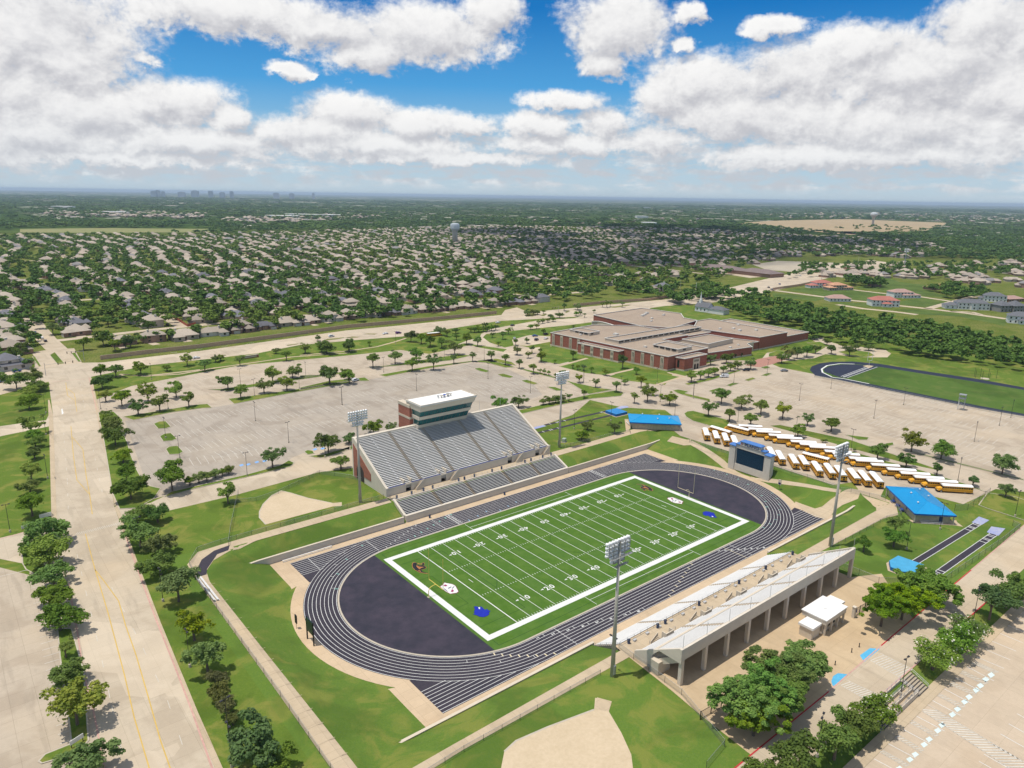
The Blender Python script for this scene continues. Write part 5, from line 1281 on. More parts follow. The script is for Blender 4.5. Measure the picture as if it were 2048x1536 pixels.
for i in range(4): panes(p1, [(201.9+.083*i*3, 215-i*4.2)], (-1, -.08), 3.2, 9.4, 10.6); panes(p2, [(208.7+.05*i*3, 144-i*4.6)], (-1, -.05), 3.4, 9.4, 10.6)
panes(p1, [(206, 199.7)], (0, -1), 2.6, 9.5, 10.4); panes(p2, [(216, 127.4)], (0, -1), 3, 9.5, 10.4)
def facade_x(y): return 187.5+(222.5-y)*.0575
def bay(y, porch_=False):
    x = (183.5+(190.4-y)*.072) if porch_ else facade_x(y)
    zt = 6.5 if porch_ else 7.6; w = 2.5
    m = MB(); lx, ly = x-ox, y-oy
    m.box(lx-.22, lx+.05, ly-w/2, ly+w/2, zt-.1, zt+.8)
    for s_ in (-1.05, 0, 1.05): m.box(lx-.18, lx+.05, ly+s_-.28, ly+s_+.28, 1.0 if not porch_ else .2, zt-.1)
    if porch_: m.box(lx-.16, lx+.05, ly-w/2, ly+w/2, 1.0, zt-.1)
    wd = m.build('window', STONE, school)
    for z0, z1 in ((4.7, 7.3), (1.2, 2.9)) if not porch_ else ((4.0, 5.8), (1.0, 2.5)):
        for s_ in (-.53, .53):
            m = MB(); m.box(lx-(.23 if porch_ else .14), lx+.04, ly+s_-.27, ly+s_+.27, z0, z1); m.build('window_pane', GLASS, wd)
for y in (219.5, 211.5, 203, 195.5, 148.5, 141, 133.5, 126): bay(y)
for y in (186, 178, 169.5, 161): bay(y, True)
# entrance arches
def arch_face(par, cx, y0, z0, w, h, n=2, aw=2.0, ah=3.4, mt=STONE):
    m = MB(); x, y = cx-ox, y0-oy
    m.box(x-w/2, x+w/2, y-.28, y+.05, z0, z0+h); f_ = m.build('arched_entrance', mt, par)
    for i in range(n):
        ax = x-(n-1)*1.35+i*2.7
        m = MB(); P = [(ax-aw/2, z0)]+[(ax-aw/2*math.cos(q), z0+ah-aw/2+aw/2*math.sin(q)) for q in np.linspace(0, PI, 12)]+[(ax+aw/2, z0)]
        k = len(P); m.add([(px_, y-.30, pz_) for px_, pz_ in P], [tuple(range(k))][0:1]); m.f[-1] = tuple(reversed(m.f[-1])) if False else m.f[-1]
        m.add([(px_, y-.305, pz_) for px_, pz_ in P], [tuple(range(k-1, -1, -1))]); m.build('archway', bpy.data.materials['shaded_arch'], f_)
    return f_
f_ = arch_face(school, 213.5, 115.75, 0, 6.6, 6.8)
m = MB()
for i in range(6): m.box(213.5-ox-2.2+i*.8, 213.5-ox-1.8+i*.8, 115.75-oy-.31, 115.75-oy-.27, 4.6, 6.0)
m.build('slot_window', GLASS, f_)
arch_face(school, 288, 126.1, 0, 7.0, 6.6, 1, 3.6, 4.8)
panes(ent, [(200.9, 119.6)], (-1, -.2), 1.4, 2, 6.5)
for x in (262, 268): panes(low, [(x, 118+(277.6-x)*.12+.02)], (0, -1), 2.0, .4, 2.6)
# curved arcade
ac = [(253.5, 247), (257.8, 244), (257.6, 235), (254, 223), (249.5, 216), (242.5, 211.5), (236, 212.5)]
def smooth(P, n=4):
    out = []
    for i in range(len(P)-1):
        p0, p1_, p2_, p3 = P[max(i-1, 0)], P[i], P[i+1], P[min(i+2, len(P)-1)]
        for t_ in np.linspace(0, 1, n, endpoint=False):
            out.append(tuple(.5*((2*p1_[k])+(-p0[k]+p2_[k])*t_+(2*p0[k]-5*p1_[k]+4*p2_[k]-p3[k])*t_*t_+(-p0[k]+3*p1_[k]-3*p2_[k]+p3[k])*t_**3) for k in (0, 1)))
    return out+[P[-1]]
sm = loc(smooth(ac)); m = MB(); m.wall(sm, .9, 0, 7.4); aw_ = m.build('arcade_wall', STONE, school)
m = MB(); m.wall(sm, 1.2, 7.402, 7.7); m.build('coping', CAPM, aw_)
for i in range(7, 21, 2):
    a = np.array(sm[i]); b = np.array(sm[i+1]); d = (b-a)/np.linalg.norm(b-a); n_ = np.array([d[1], -d[0]]); c = (a+b)/2
    if n_ @ (np.array([246, 226])-np.array([ox, oy])-c) < 0: n_ = -n_
    for sg in (1, -1):
        m = MB(); o_ = c+n_*.47*sg
        P = [(-.8, 1.2)]+[(-.8*math.cos(q), 4.6+.8*math.sin(q)) for q in np.linspace(0, PI, 9)]+[(.8, 1.2)]
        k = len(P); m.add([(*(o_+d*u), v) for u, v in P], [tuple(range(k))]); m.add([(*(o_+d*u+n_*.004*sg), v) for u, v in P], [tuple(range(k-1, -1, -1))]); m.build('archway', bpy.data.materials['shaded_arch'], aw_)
for i, (x, y, z, a, b, h) in enumerate(((300, 235, 9.1, 3, 2, 1.3), (306, 238, 9.1, 2.5, 2, 1.1), (312, 241, 9.1, 3, 2, 1.4), (296, 222, 9.1, 2, 1.5, .9), (318, 228, 9.1, 2.4, 1.6, 1.0), (286, 214, 9.1, 2, 1.5, .8), (220, 190, 8.8, 2.5, 3.5, 1.5), (222, 175, 8.8, 1, 1, .6), (205, 150, 8.8, 1.6, 2, .9), (227, 140, 8.8, 2, 2, .8), (310, 150, 8.7, 2.5, 2, 1.1), (314, 158, 8.7, 2, 2, .9), (322, 144, 8.7, 2.2, 1.8, 1.0), (304, 163, 8.7, 2, 1.6, .9), (240, 172, 8.8, 1.2, 4, .9), (276, 128, 5.6, 1.5, 1.5, .8), (264, 126, 5.6, 2, 1.5, .7), (200, 205, 8.8, 1.5, 1.5, .7), (330, 165, 8.7, 1.8, 1.8, .9))):
    u = MB(); u.box(x-ox-a/2, x-ox+a/2, y-oy-b/2, y-oy+b/2, z, z+h); u.box(x-ox-a*.3, x-ox+a*.3, y-oy-b*.3, y-oy+b*.3, z+h, z+h+.18); u.build('rooftop_unit', CAPM, school)
# ================================================================ blue-roofed field houses
BLUER = M('bright_blue_roof', (.012, .30, .62), .38, .12, .3, metal=.1, coat=.2); BLUED = M('deep_blue_fascia', (.015, .10, .40), .45, .1)
TANB = brick('tan_block', (.55, .46, .34), .0); BDOOR = M('blue_door', (.03, .06, .16), .6)
def field_house(c, rz, L, Wd, label, doors, rise=1.9):
    o = thing('field_house', label, 'field house', (*c, .05), rz)
    a, b = L/2, Wd/2
    m = MB(); m.box(-a+1.3, a-.9, -b+1.2, b-.9, 0, 3.3); w_ = m.build('wall', TANB, o)
    m = MB(); e = 3.42; r = e+rise; k = b
    V_ = [(-a, -b, e), (a, -b, e), (a, b, e), (-a, b, e), (-a+k, 0, r), (a-k, 0, r)]
    m.add(V_, [(0, 1, 5, 4), (1, 2, 5), (2, 3, 4, 5), (3, 0, 4), (3, 2, 1, 0)]); rf = m.build('roof', BLUER, o)
    m = MB()
    for (p, q) in ((0, 1), (1, 2), (2, 3), (3, 0)):
        A, B = Vector(V_[p]), Vector(V_[q]); d = (B-A).normalized(); n_ = Vector((d.y, -d.x, 0))
        m.hexa([tuple(A+Vector((0, 0, -.5))), tuple(B+Vector((0, 0, -.5))), tuple(B+n_*-.12+Vector((0, 0, -.5))), tuple(A+n_*-.12+Vector((0, 0, -.5)))], [tuple(A+Vector((0, 0, -.01))), tuple(B+Vector((0, 0, -.01))), tuple(B-n_*.12+Vector((0, 0, -.01))), tuple(A-n_*.12+Vector((0, 0, -.01)))])
    m.build('fascia', BLUED, rf)
    m = MB()
    for p, q in ((4, 5), (0, 4), (3, 4), (1, 5), (2, 5)): m.tube(Vector(V_[p])+Vector((0, 0, .03)), Vector(V_[q])+Vector((0, 0, .03)), .07, n=5)
    nrib = int(L/.6)
    for i in range(1, nrib):
        x = -a+L*i/nrib
        for sg in (-1, 1):
            dx = min(x+a, a-x); f = min(1, dx/k)
            m.tube((x, sg*b, e+.02), (x, sg*(b-b*f), e+rise*f+.02), .022, n=3, caps=False)
    m.build('seam', BLUER, rf)
    for x, y in ((-a*.45, b*.45), (a*.2, b*.3), (a*.55, -b*.4), (a*.1, -b*.5)):
        zz = e+rise*(1-abs(y)/b); m = MB(); m.lathe([(.16, -.2), (.16, .3), (.34, .35), (.30, .52), (.1, .6)], 10, (x, y, zz)); m.build('roof_vent', M('white_vent', (.75, .75, .75), .5) if 'white_vent' not in bpy.data.materials else bpy.data.materials['white_vent'], rf)
    for (x, y, side) in doors:
        m = MB()
        if side == 'y': m.box(x-.55, x+.55, y-.04, y+.04, 0, 2.2)
        else: m.box(x-.04, x+.04, y-.55, y+.55, 0, 2.2)
        m.build('door', BDOOR, o)
    for sx in (-1, 1):
        for sy in (-1, 1):
            m = MB(); m.box(sx*(a-.5)-.16, sx*(a-.5)+.16, sy*(b-.5)-.16, sy*(b-.5)+.16, 0, 3.0); m.build('post', CREAM, o)
    return o
fa = math.atan2(16.9, 16.5)
field_house((102.3, -62.1), fa, 23.6, 13.2, 'tan block building with bright blue hipped roof below the row of yellow buses', ((-10.55, -2.5, 'x'), (6, 5.66, 'y'), (-4, 5.66, 'y')))
field_house((101.2, 54.4), math.atan2(-16.4, 16.5), 23.4, 13.4, 'tan block building with bright blue roof behind the far corner of the track', ((-8, -5.45, 'y'), (9, -5.45, 'y'), (-10.0, -5.45, 'y')))
# picnic tables
def picnic(x, y, rz, lab):
    o = thing('picnic_table', lab, 'picnic table', (x, y, .05), rz, 'blue picnic tables outside the field houses')
    m = MB(); m.box(-.95, .95, -.38, .38, .70, .76); m.build('table_top', BLUEB, o)
    for s_ in (-1, 1):
        m = MB(); m.box(-.95, .95, s_*.72-.14, s_*.72+.14, .42, .46); m.build('seat', BLUEB, o)
        m = MB(); m.box(s_*.7-.03, s_*.7+.03, -.7, .7, .36, .42); m.box(s_*.7-.03, s_*.7+.03, -.3, -.24, 0, .7); m.box(s_*.7-.03, s_*.7+.03, .24, .3, 0, .7); m.build('leg_frame', BLUEB, o)
for i, q in enumerate(zR((510, 1090), (565, 1140), (608, 1190))): picnic(*q, fa+(i == 1)*.4, '%s blue picnic table along the wall of the blue roofed house by the buses' % ('first', 'middle', 'last')[i])
for i, q in enumerate(zM((988, 1000), (1105, 1005), (1245, 1012))): picnic(*q, -.78+(i == 1)*.5, '%s blue picnic table from the door of the far blue roofed house' % ('first', 'second', 'third')[i])
bench(*zR((960, 1340))[0], .06, 7, fa-PI/2, 'aluminium bench rows on the pad at the end of the near blue roofed house', 2)
bench(*zN((2010, 920))[0], .06, 5, 1.0, 'short aluminium bench by the end wall of the far blue roofed house', 1)
pd_ = MB(); pd_.sheet(zR((690, 1290), (740, 1330), (1240, 1360), (1330, 1375), (1260, 1320), (1250, 1300), (760, 1300)), .048); pd_.sheet(zM((590, 840), (660, 840), (690, 990), (620, 1090)), .048); struct('building_pad', pd_, PATHC)
# high-jump / pole-vault mats
MATB = M('blue_vinyl_mat', (.015, .14, .42), .5, .2, .8); MATT = M('light_blue_cover', (.07, .36, .60), .55, .2, .6)
def mat_(P, h, lab, top):
    c = np.mean(np.array(P), axis=0); o = thing('landing_mat', lab, 'landing mat', (c[0], c[1], .05)); Q_ = [(x-c[0], y-c[1]) for x, y in P]
    m = MB(); m.prism(Q_, .0, h); m.build('foam_block', MATB, o)
    m = MB(); m.prism([(x*.985, y*.985) for x, y in Q_], h+.002, h+.1); m.build('cover', top, o)
    m = MB(); m.strip([(x*1.08, y*1.08) for x, y in Q_], .7, .01, closed=True); m.build('pad_edge', PATHC, o)
mat_([(98.0, 82.5), (97.6, 74.8), (105.3, 74.6), (105.8, 82)], 1.15, 'deep blue landing mat at the end of the far jump runways', M('mid_blue_cover', (.03, .22, .52), .5, .2))
mat_([(50.9, -75.6), (54.5, -73.6), (59.8, -73.8), (60.2, -81), (53.5, -81.4), (50.9, -79)], 1.0, 'light blue landing mat half hidden by the big plaza trees', MATT)
# ================================================================ ticket building, gates, bollards
tk_ = thing('ticket_building', 'small white flat roofed ticket building on the tan plaza beside leafy trees', 'ticket building', (9.6, -77.6, .05))
WROOF = bpy.data.materials['white_roof_membrane']
m = MB(); m.box(-4.4, 4.4, -2.0, 2.6, 0, 3.0); m.build('wall', CREAM, tk_)
m = MB(); m.box(-5.0, 5.0, -3.0, 3.2, 3.0, 4.25); m.build('fascia', CREAM2, tk_)
m = MB(); m.box(-5.2, 5.2, -3.2, 3.4, 4.25, 4.45); m.box(-.5, .3, -.3, .3, 4.45, 4.6); m.build('roof', WROOF, tk_)
for x in (-4.5, -1.5, 1.5, 4.5): m = MB(); m.box(x-.2, x+.2, -2.9, -2.5, 0, 3.0); m.build('post', CREAM, tk_)
m = MB(); m.box(-9.0, -5.2, -1.8, 1.4, 0, 2.7); m.build('side_room', CREAM, tk_); m = MB(); m.box(-9.3, -5.22, -2.1, 1.7, 2.7, 3.3); m.build('side_roof', WROOF, tk_)
m = MB(); m.box(5.22, 8.6, -.4, 2.9, 0, 2.8); m.build('side_room', CREAM, tk_); m = MB(); m.box(5.24, 8.9, -.7, 3.2, 2.8, 3.35); m.box(5.6, 8.5, -.3, 2.8, 3.3, 3.36) if 0 else None; m.build('side_roof', WROOF, tk_)
for x in (-3.2, -1, 1, 3.2): m = MB(); m.box(x-.6, x+.6, -2.06, -2.0, 1.0, 2.2); m.build('ticket_window', GLASS, tk_)
BFENCE = M('black_bar_fence', (.012, .012, .012), .5)
def bar_fence(a, b, h, lab, pillars=True):
    a = np.array(a); b = np.array(b); L = np.linalg.norm(b-a); rz = math.atan2(b[1]-a[1], b[0]-a[0])
    o = thing('entrance_gate', lab, 'gate', (*a, .05), rz, 'black bar gates round the plaza')
    m = MB(); n = int(L/.3)
    for i in range(n+1): m.box(i*L/n-.02, i*L/n+.02, -.02, .02, .1, h)
    for z in (.15, h-.1): m.box(0, L, -.03, .03, z-.04, z+.04)
    m.build('bar_panel', BFENCE, o)
    k = max(1, int(L/2.2))
    for i in range(k+1): m = MB(); m.box(i*L/k-.07, i*L/k+.07, -.07, .07, 0, h+.1); m.build('post', BFENCE, o)
    if pillars:
        for x in (-.35, L+.35): m = MB(); m.box(x-.35, x+.35, -.35, .35, 0, h+.6); m.box(x-.45, x+.45, -.45, .45, h+.6, h+.8); m.build('pillar', CREAM2, o)
    return o
g1 = bar_fence((18.8, -80.9), (26.5, -81.3), 2.3, 'black bar gate with blue notice boards beside the white ticket building')
for x in (.6, 6.6): m = MB(); m.box(x-.5, x+.5, -.06, -.035, 1.0, 2.0); m.build('notice_board', BLUEB, g1)
bar_fence((-43.2, -79.8), (-36.8, -80.3), 2.0, 'black bar gate at the lawn edge under the big plaza trees', False)
for i, (x, y) in enumerate(((7.2, -87.9), (3.7, -87.8), (-4.0, -87.8))):
    o = thing('bollard', ('black bollard nearest the gate on the tan plaza', 'middle black bollard on the tan plaza', 'black bollard nearest the big trees on the tan plaza')[i], 'bollard', (x, y, .05), group='black bollards on the plaza')
    m = MB(); m.lathe([(.16, 0), (.16, .08), (.10, .1), (.10, .95)], 10); m.build('post', BLACK, o); m = MB(); m.lathe([(.13, .951), (.12, 1.05), (.03, 1.1)], 10); m.build('cap', BLACK, o)
# stairs and ramp down to the lower lot
sr = thing('entrance_stairs', 'concrete stairs and switchback ramp between the street and the striped lot', 'stairs', (-2.5, -99.4, 0))
for nm_, x0, x1, sk in (('a', 4.6, 9.6, -1.0), ('b', -11.5, -6.6, -1.2)):
    m = MB()
    for i in range(7):
        y = -.2-i*.62; m.hexa([(x0+sk*i*.15, y-.62, -1.5), (x1+sk*i*.15, y-.62, -1.5), (x1+sk*i*.15, y, -1.5), (x0+sk*i*.15, y, -1.5)], [(x0+sk*i*.15, y-.62, .05-.16*i), (x1+sk*i*.15, y-.62, .05-.16*i), (x1+sk*i*.15, y, .05-.16*i), (x0+sk*i*.15, y, .05-.16*i)])
    m.build('stair_flight', STEP, sr)
    m = MB()
    for i in range(7): y = -.2-i*.62; m.box(x0+sk*i*.15+.1, x1+sk*i*.15-.1, y-.625, y-.615, -.3-.16*i, .052-.16*i); 
    for i in range(7): y = -.2-i*.62; m.box(x0+sk*i*.15+.1, x1+sk*i*.15-.1, y-.60, y-.45, .052-.16*i, .056-.16*i)
    m.build('stair_nosing', CHAR, sr)
m = MB(); m.hexa([(-6.4, -4.3, -1.3), (4.3, -4.3, -1.3), (4.3, -.1, -1.3), (-6.4, -.1, -1.3)], [(-6.4, -4.3, -1.02), (4.3, -4.3, -1.02), (4.3, -.1, -.1), (-6.4, -.1, -.1)]); m.build('ramp_floor', PATHC, sr)
for y in (-.25, -1.65, -2.9, -4.2):
    m = MB(); m.box(-6.4 if y != -2.9 else -5.0, 4.3 if y != -1.65 else 3.0, y-.12, y+.12, -1.3, .45 if y > -1 else (.25 if y > -2 else -.1)); m.build('ramp_wall', CREAM, sr)
    m = MB(); z = .45 if y > -1 else (.25 if y > -2 else -.1); railing(m, (-6.2, y, z), (4.2, y, z), .9, 5); m.build('handrail', RAIL, sr)
for x in (4.35, 9.8, -12.9, -6.5): m = MB(); railing(m, (x, -.2, .05), (x-1.0 if abs(x) > 5 else x, -4.5, -1.1), .95, 3); m.build('handrail', RAIL, sr)
# ================================================================ school buses
BY = M('bus_yellow', (.76, .38, .03), .45, .12, .6, obj=True, objvar=.07, coat=.2); BW = M('bus_white_roof', (.80, .80, .79), .5, .08, .4, obj=True); BLK = M('rubber_black', (.014, .014, .015), .7, .2, obj=True); BGL = M('bus_glass', (.010, .012, .02), .08, .2, obj=True, spec=.6); HUBM = M('wheel_hub', (.45, .43, .40), .5, .1, obj=True); RED = M('red_lens', (.35, .01, .01), .3, obj=True); LAMPW = M('clear_lens', (.8, .8, .75), .2, obj=True)
def make_bus():
    o = thing('school_bus', 'bus', 'bus', (0, 0, 0))
    L0, L1, hw_ = -6.0, 4.35, 1.2
    m = MB(); m.box(L0, L1, -hw_, hw_, .55, 1.72); m.box(L0, L0+.12, -hw_, hw_, 1.72, 2.75)
    m.hexa([(L1, -1.05, .55), (6.0, -.85, .55), (6.0, .85, .55), (L1, 1.05, .55)], [(L1, -1.05, 1.75), (5.9, -.75, 1.45), (5.9, .75, 1.45), (L1, 1.05, 1.75)])
    for s_ in (-1, 1):
        m.box(5.0, 5.9, s_*1.0-.16, s_*1.0+.16, .75, 1.15)
        for i in range(13): x = L0+.12+i*.80; m.box(x-.07, x+.07, s_*1.15-.05, s_*1.15+.05, 1.72, 2.55)
        m.box(L0, L1, s_*1.16-.06, s_*1.16+.06, 2.42, 2.62)
    m.box(L1-.1, L1, -hw_, hw_, 2.4, 2.75); m.build('body', BY, o)
    m = MB(); n = 8; P = []
    for i in range(n+1): a = PI*i/n; P.append((math.cos(a)*1.2, 2.6+math.sin(a)**.8*.48 if 0 < i < n else 2.6))
    vs = [(L0, y, z) for y, z in P]+[(L1+.1, y, z) for y, z in P]; k = n+1
    m.add(vs, [(i, i+1, k+i+1, k+i) for i in range(n)]+[tuple(range(k)), tuple(range(2*k-1, k-1, -1))]); m.build('roof', BW, o)
    for s_ in (-1, 1): m = MB(); m.box(L0+.12, L1-.12, s_*1.12-.035, s_*1.12+.035, 1.72, 2.5); m.build('window_strip', BGL, o)
    m = MB(); m.box(L1-.02, L1+.02, -1.1, 1.1, 1.76, 2.5); m.build('windscreen', BGL, o)
    m = MB(); m.box(L0-.02, L0, -.42, .42, 1.55, 2.35); m.box(L0-.02, L0, -1.05, -.58, 1.75, 2.3); m.box(L0-.02, L0, .58, 1.05, 1.75, 2.3); m.box(L0-.02, L0, -.40, .40, .95, 1.35); m.build('rear_window', BGL, o)
    for s_ in (-1, 1): m = MB(); m.box(L0, L1, s_*1.21-.012, s_*1.21+.012, 1.18, 1.26); m.box(L0, L1, s_*1.21-.012, s_*1.21+.012, .62, .70); m.build('rub_rail', BLK, o)
    m = MB(); m.box(-6.18, -6.0, -1.15, 1.15, .45, .75); m.build('rear_bumper', BLK, o); m = MB(); m.box(5.95, 6.15, -1.1, 1.1, .45, .75); m.build('front_bumper', BLK, o)
    for s_ in (-1, 1):
        m = MB(); m.box(-6.03, -6.0, s_*.95-.12, s_*.95+.12, 1.28, 1.5); m.box(-6.03, -6.0, s_*.9-.1, s_*.9+.1, 2.42, 2.56); m.build('tail_light', RED, o)
        m = MB(); m.tube((5.9, s_*.85, .98), (6.02, s_*.85, .98), .14, n=8); m.build('headlight', LAMPW, o)
        m = MB(); m.box(4.5, 4.6, s_*1.35-.12, s_*1.35+.12, 1.6, 2.1); m.build('mirror', BLK, o)
    wm = MB(); wm.tube((0, -.16, 0), (0, .16, 0), .5, n=14); TY = wm.mesh('tyre', BLK); hm_ = MB(); hm_.tube((0, -.18, 0), (0, .18, 0), .26, n=10); HB = hm_.mesh('hub', HUBM)
    for x in (4.75, -3.4):
        for s_ in (-1, 1): w_ = inst('wheel', TY, o, (x, s_*1.02, .5)); inst('hub', HB, w_)
    m = MB(); m.box(-5.8, 5.5, -.9, .9, .35, .56); m.build('chassis', BLK, o)
    return o
BUS = make_bus(); first = [True]
def bus(x, y, rz, label, group):
    o = BUS if first[0] else copy_tree(BUS); first[0] = False
    o.location = (x, y, .045); o.rotation_euler.z = rz; o['label'] = label; o['group'] = group; return o
fr = zD((478, 492), (525, 512), (557, 530), (625, 550), (663, 567), (745, 585), (790, 602), (843, 617), (925, 642), (965, 657), (1065, 677), (1088, 695), (1178, 717), (1268, 740), (1340, 762), (1413, 785), (1485, 805), (1560, 832))
hd = math.atan2(8.9, -8.4); n_ = len(fr); ca, sa = math.cos(hd), math.sin(hd)
for i, (x, y) in enumerate(fr):
    ax = 125.3+(x-125.3)*.25
    bus(ax-ca*5.9, y-sa*5.9, hd, '%s bus counted from the near blue roof in the long angled row with hoods showing' % nth(n_-1-i), 'school buses in the angled back row')
re = zD((312, 556), (367, 573), (420, 586), (470, 602), (500, 615), (620, 655), (675, 670), (725, 691), (800, 713), (855, 720), (930, 756), (1000, 768), (1060, 781), (1135, 798), (1195, 810), (1260, 818))
h2 = math.radians(42); n_ = len(re)
re = [q for k, q in enumerate(re) if k not in (4,)]; n_ = len(re)
for i, (x, y) in enumerate(re):
    bus(x+math.cos(h2)*6.1, y+math.sin(h2)*6.1, h2, '%s bus from the far gate in the front row, rear end toward the track' % nth(i), 'school buses in the front row by the scoreboard')
for i, (a_, b_) in enumerate((((322, 505), (435, 540)), ((412, 497), (540, 530)), ((830, 655), (965, 690)))):
    p, q = zD(a_, b_); x, y = (p[0]+q[0])/2+1.2, (p[1]+q[1])/2+.8; h3 = math.atan2(p[1]-q[1], p[0]-q[0])
    bus(x, y, h3, ('bus parked askew behind the first buses of the front row', 'bus parked askew at the far end of the angled row', 'lone bus parked askew in the aisle between both rows')[i], 'school buses parked askew between rows')
q = zB((785, 944))[0]; bus(q[0], q[1], math.atan2(-.1, 1), 'single bus far off on the road beside the arterial verge', 'school bus on the far road')
# ================================================================ cars
def make_car(kind='sedan'):
    o = thing('car', 'car', 'car', (0, 0, 0))
    if kind == 'sedan': prof = [(-2.25, .45), (-2.25, .95), (-1.5, 1.02), (-.95, 1.45), (.35, 1.47), (1.1, 1.0), (2.15, .85), (2.25, .5)]; cab = (-1.5, -.95, .35, 1.1, 1.02, 1.45)
    elif kind == 'suv': prof = [(-2.35, .5), (-2.35, 1.15), (-2.1, 1.75), (.4, 1.78), (1.15, 1.15), (2.2, 1.02), (2.35, .55)]; cab = (-2.3, -2.05, .4, 1.15, 1.15, 1.73)
    else: prof = [(-2.6, .5), (-2.6, 2.05), (1.2, 2.1), (1.9, 1.3), (2.5, 1.1), (2.6, .5)]; cab = (.2, .3, 1.2, 1.85, 1.35, 2.05)
    m = MB()
    n = len(prof); P = prof
    def sec(y, k): return [(x, y*(1 if z < 1.1 else .86), z) for x, z in P]
    a = sec(-.9, 1); b = sec(.9, 1)
    m.add(a+b, [(i, (i+1) % n, n+(i+1) % n, n+i) for i in range(n)]+[tuple(range(n))[::-1], tuple(range(n, 2*n))])
    m.f = [f[::-1] for f in m.f]
    m.build('body', CARP[0], o)
    m = MB(); x0, x1, x2, x3, zb, zt = cab
    for s_ in (-1, 1):
        y0, y1 = s_*.885, s_*.79; q_ = [(x0+.15, y0, zb+.02), (x3-.15, y0, zb+.02), (x2, y1, zt-.06), (x1+.05, y1, zt-.06)]
        m.quad(*(q_ if s_ < 0 else q_[::-1]))
    m.build('side_window', BGL, o)
    m = MB(); q_ = [(x3+.02, -.75, zb+.03), (x3+.02, .75, zb+.03), (x2+.06, .66, zt-.05), (x2+.06, -.66, zt-.05)]; m.quad(*q_); m.build('windscreen', BGL, o)
    if kind != 'van': m = MB(); q_ = [(x0-.02, .75, zb+.03), (x0-.02, -.75, zb+.03), (x1-.06, -.66, zt-.05), (x1-.06, .66, zt-.05)]; m.quad(*q_); m.build('rear_window', BGL, o)
    wm = MB(); wm.tube((0, -.11, 0), (0, .11, 0), .33, n=12); TY = wm.mesh('tyre', BLK)
    for x in (1.4, -1.4):
        for s_ in (-1, 1): inst('wheel', TY, o, (x, s_*.84, .33))
    for s_ in (-1, 1): m = MB(); m.box(prof[-1][0]-.12, prof[-1][0]+.01, s_*.65-.14, s_*.65+.14, .62, .78); m.build('headlight', LAMPW, o); m = MB(); m.box(prof[0][0]-.01, prof[0][0]+.05, s_*.7-.12, s_*.7+.12, .72, .9); m.build('tail_light', RED, o)
    return o
CP_ = {}
def carpaint(nm, c): 
    if nm not in CP_: CP_[nm] = M(nm, c, .3, .05, obj=True, coat=.6)
    return CP_[nm]
CARP = [carpaint('white_car_paint', (.75, .75, .75))]
CARS = {k: make_car(k) for k in ('sedan', 'suv', 'van')}; used = set()
COLS = {'white': (.75, .75, .75), 'black': (.015, .015, .02), 'blue': (.03, .08, .25), 'red': (.35, .02, .05), 'grey': (.2, .21, .23), 'purple': (.12, .02, .16), 'silver': (.5, .5, .52)}
def car(px, py, kind, col, rz, label, group='cars on the roads and lots', z=.06):
    o = CARS[kind] if kind not in used else copy_tree(CARS[kind]); used.add(kind)
    x, y = G(px, py); o.location = (x, y, z); o.rotation_euler.z = rz; o['label'] = label; o['group'] = group
    for ch in o.children:
        if ch.name.startswith('body'):
            ch.data = ch.data if col == 'white' else ch.data.copy(); ch.data.materials[0] = carpaint(col+'_car_paint', COLS[col])
ART = math.atan2(16, 120)
for a in ((393, 717.5, 'sedan', 'blue', ART, 'blue car near the kerb of the wide road beside the verge trees'), (663, 674, 'suv', 'grey', ART, 'grey car by the first median strip of the wide road'), (771, 668.5, 'sedan', 'white', PI+.05, 'white car following a purple one on the wide road'), (797, 667.5, 'suv', 'purple', .05, 'purple car on the wide road in front of the white car'),
          (996, 646.5, 'sedan', 'white', .02, 'white car on the wide road near the estate entrance'), (1025, 652, 'sedan', 'black', .3, 'dark car turning on the school drive by the hedge row'), (711, 762.5, 'suv', 'white', .35, 'lone white car under the island trees of the big lot'), (1070, 673, 'sedan', 'blue', -.3, 'dark blue car parked in the small school lot, back row'), (1073, 681, 'suv', 'black', .4, 'black car parked alone in front in the small school lot'),
          (1092, 670, 'suv', 'black', .2, 'black car against the school wall corner in the small lot'), (1092, 678.5, 'sedan', 'white', .3, 'white car beside the black one at the school corner'), (1029, 678.5, 'sedan', 'silver', .9, 'silver car under the first small tree of the school lot'), (1492, 742, 'suv', 'black', 2.6, 'black car at the end of the tree row by the brick forecourt'), (1448, 755, 'van', 'white', 2.6, 'white van parked by the tree row near the brick school'),
          (1568, 743, 'sedan', 'grey', 2.5, 'dark grey car alone at the edge of the lot by the practice track'), (7, 764.5, 'sedan', 'blue', .2, 'dark blue car waiting at the left edge of the crossing'), (34, 744, 'suv', 'blue', .2, 'blue pickup behind the crossing trees at the brick garden wall'), (70, 667, 'sedan', 'blue', 1.6, 'blue car parked first along the street under an oak'), (84, 678, 'suv', 'white', 1.6, 'pale car parked between two others on the street under an oak'),
          (91, 683.5, 'sedan', 'black', 1.6, 'dark car parked last in the street row under an oak'), (323, 644, 'sedan', 'white', 1.6, 'white car parked on the side street near a red fence'), (335, 651, 'sedan', 'black', 1.6, 'dark car parked on the side street in front of the white one'), (351, 679, 'sedan', 'red', .1, 'red car in a driveway behind the long brown wall'), (423, 669.5, 'sedan', 'red', .1, 'red car in a driveway beside the dormered house'),
          (1537, 576, 'suv', 'black', .9, 'black car on the cross street, leading a second one'), (1543, 580, 'suv', 'grey', .9, 'grey car on the cross street behind the black one'), (1559, 569, 'sedan', 'blue', .9, 'small blue car further up the cross street'), (1600, 552, 'sedan', 'white', .9, 'white car on the cross street by the bare lot')):
    car(*a)
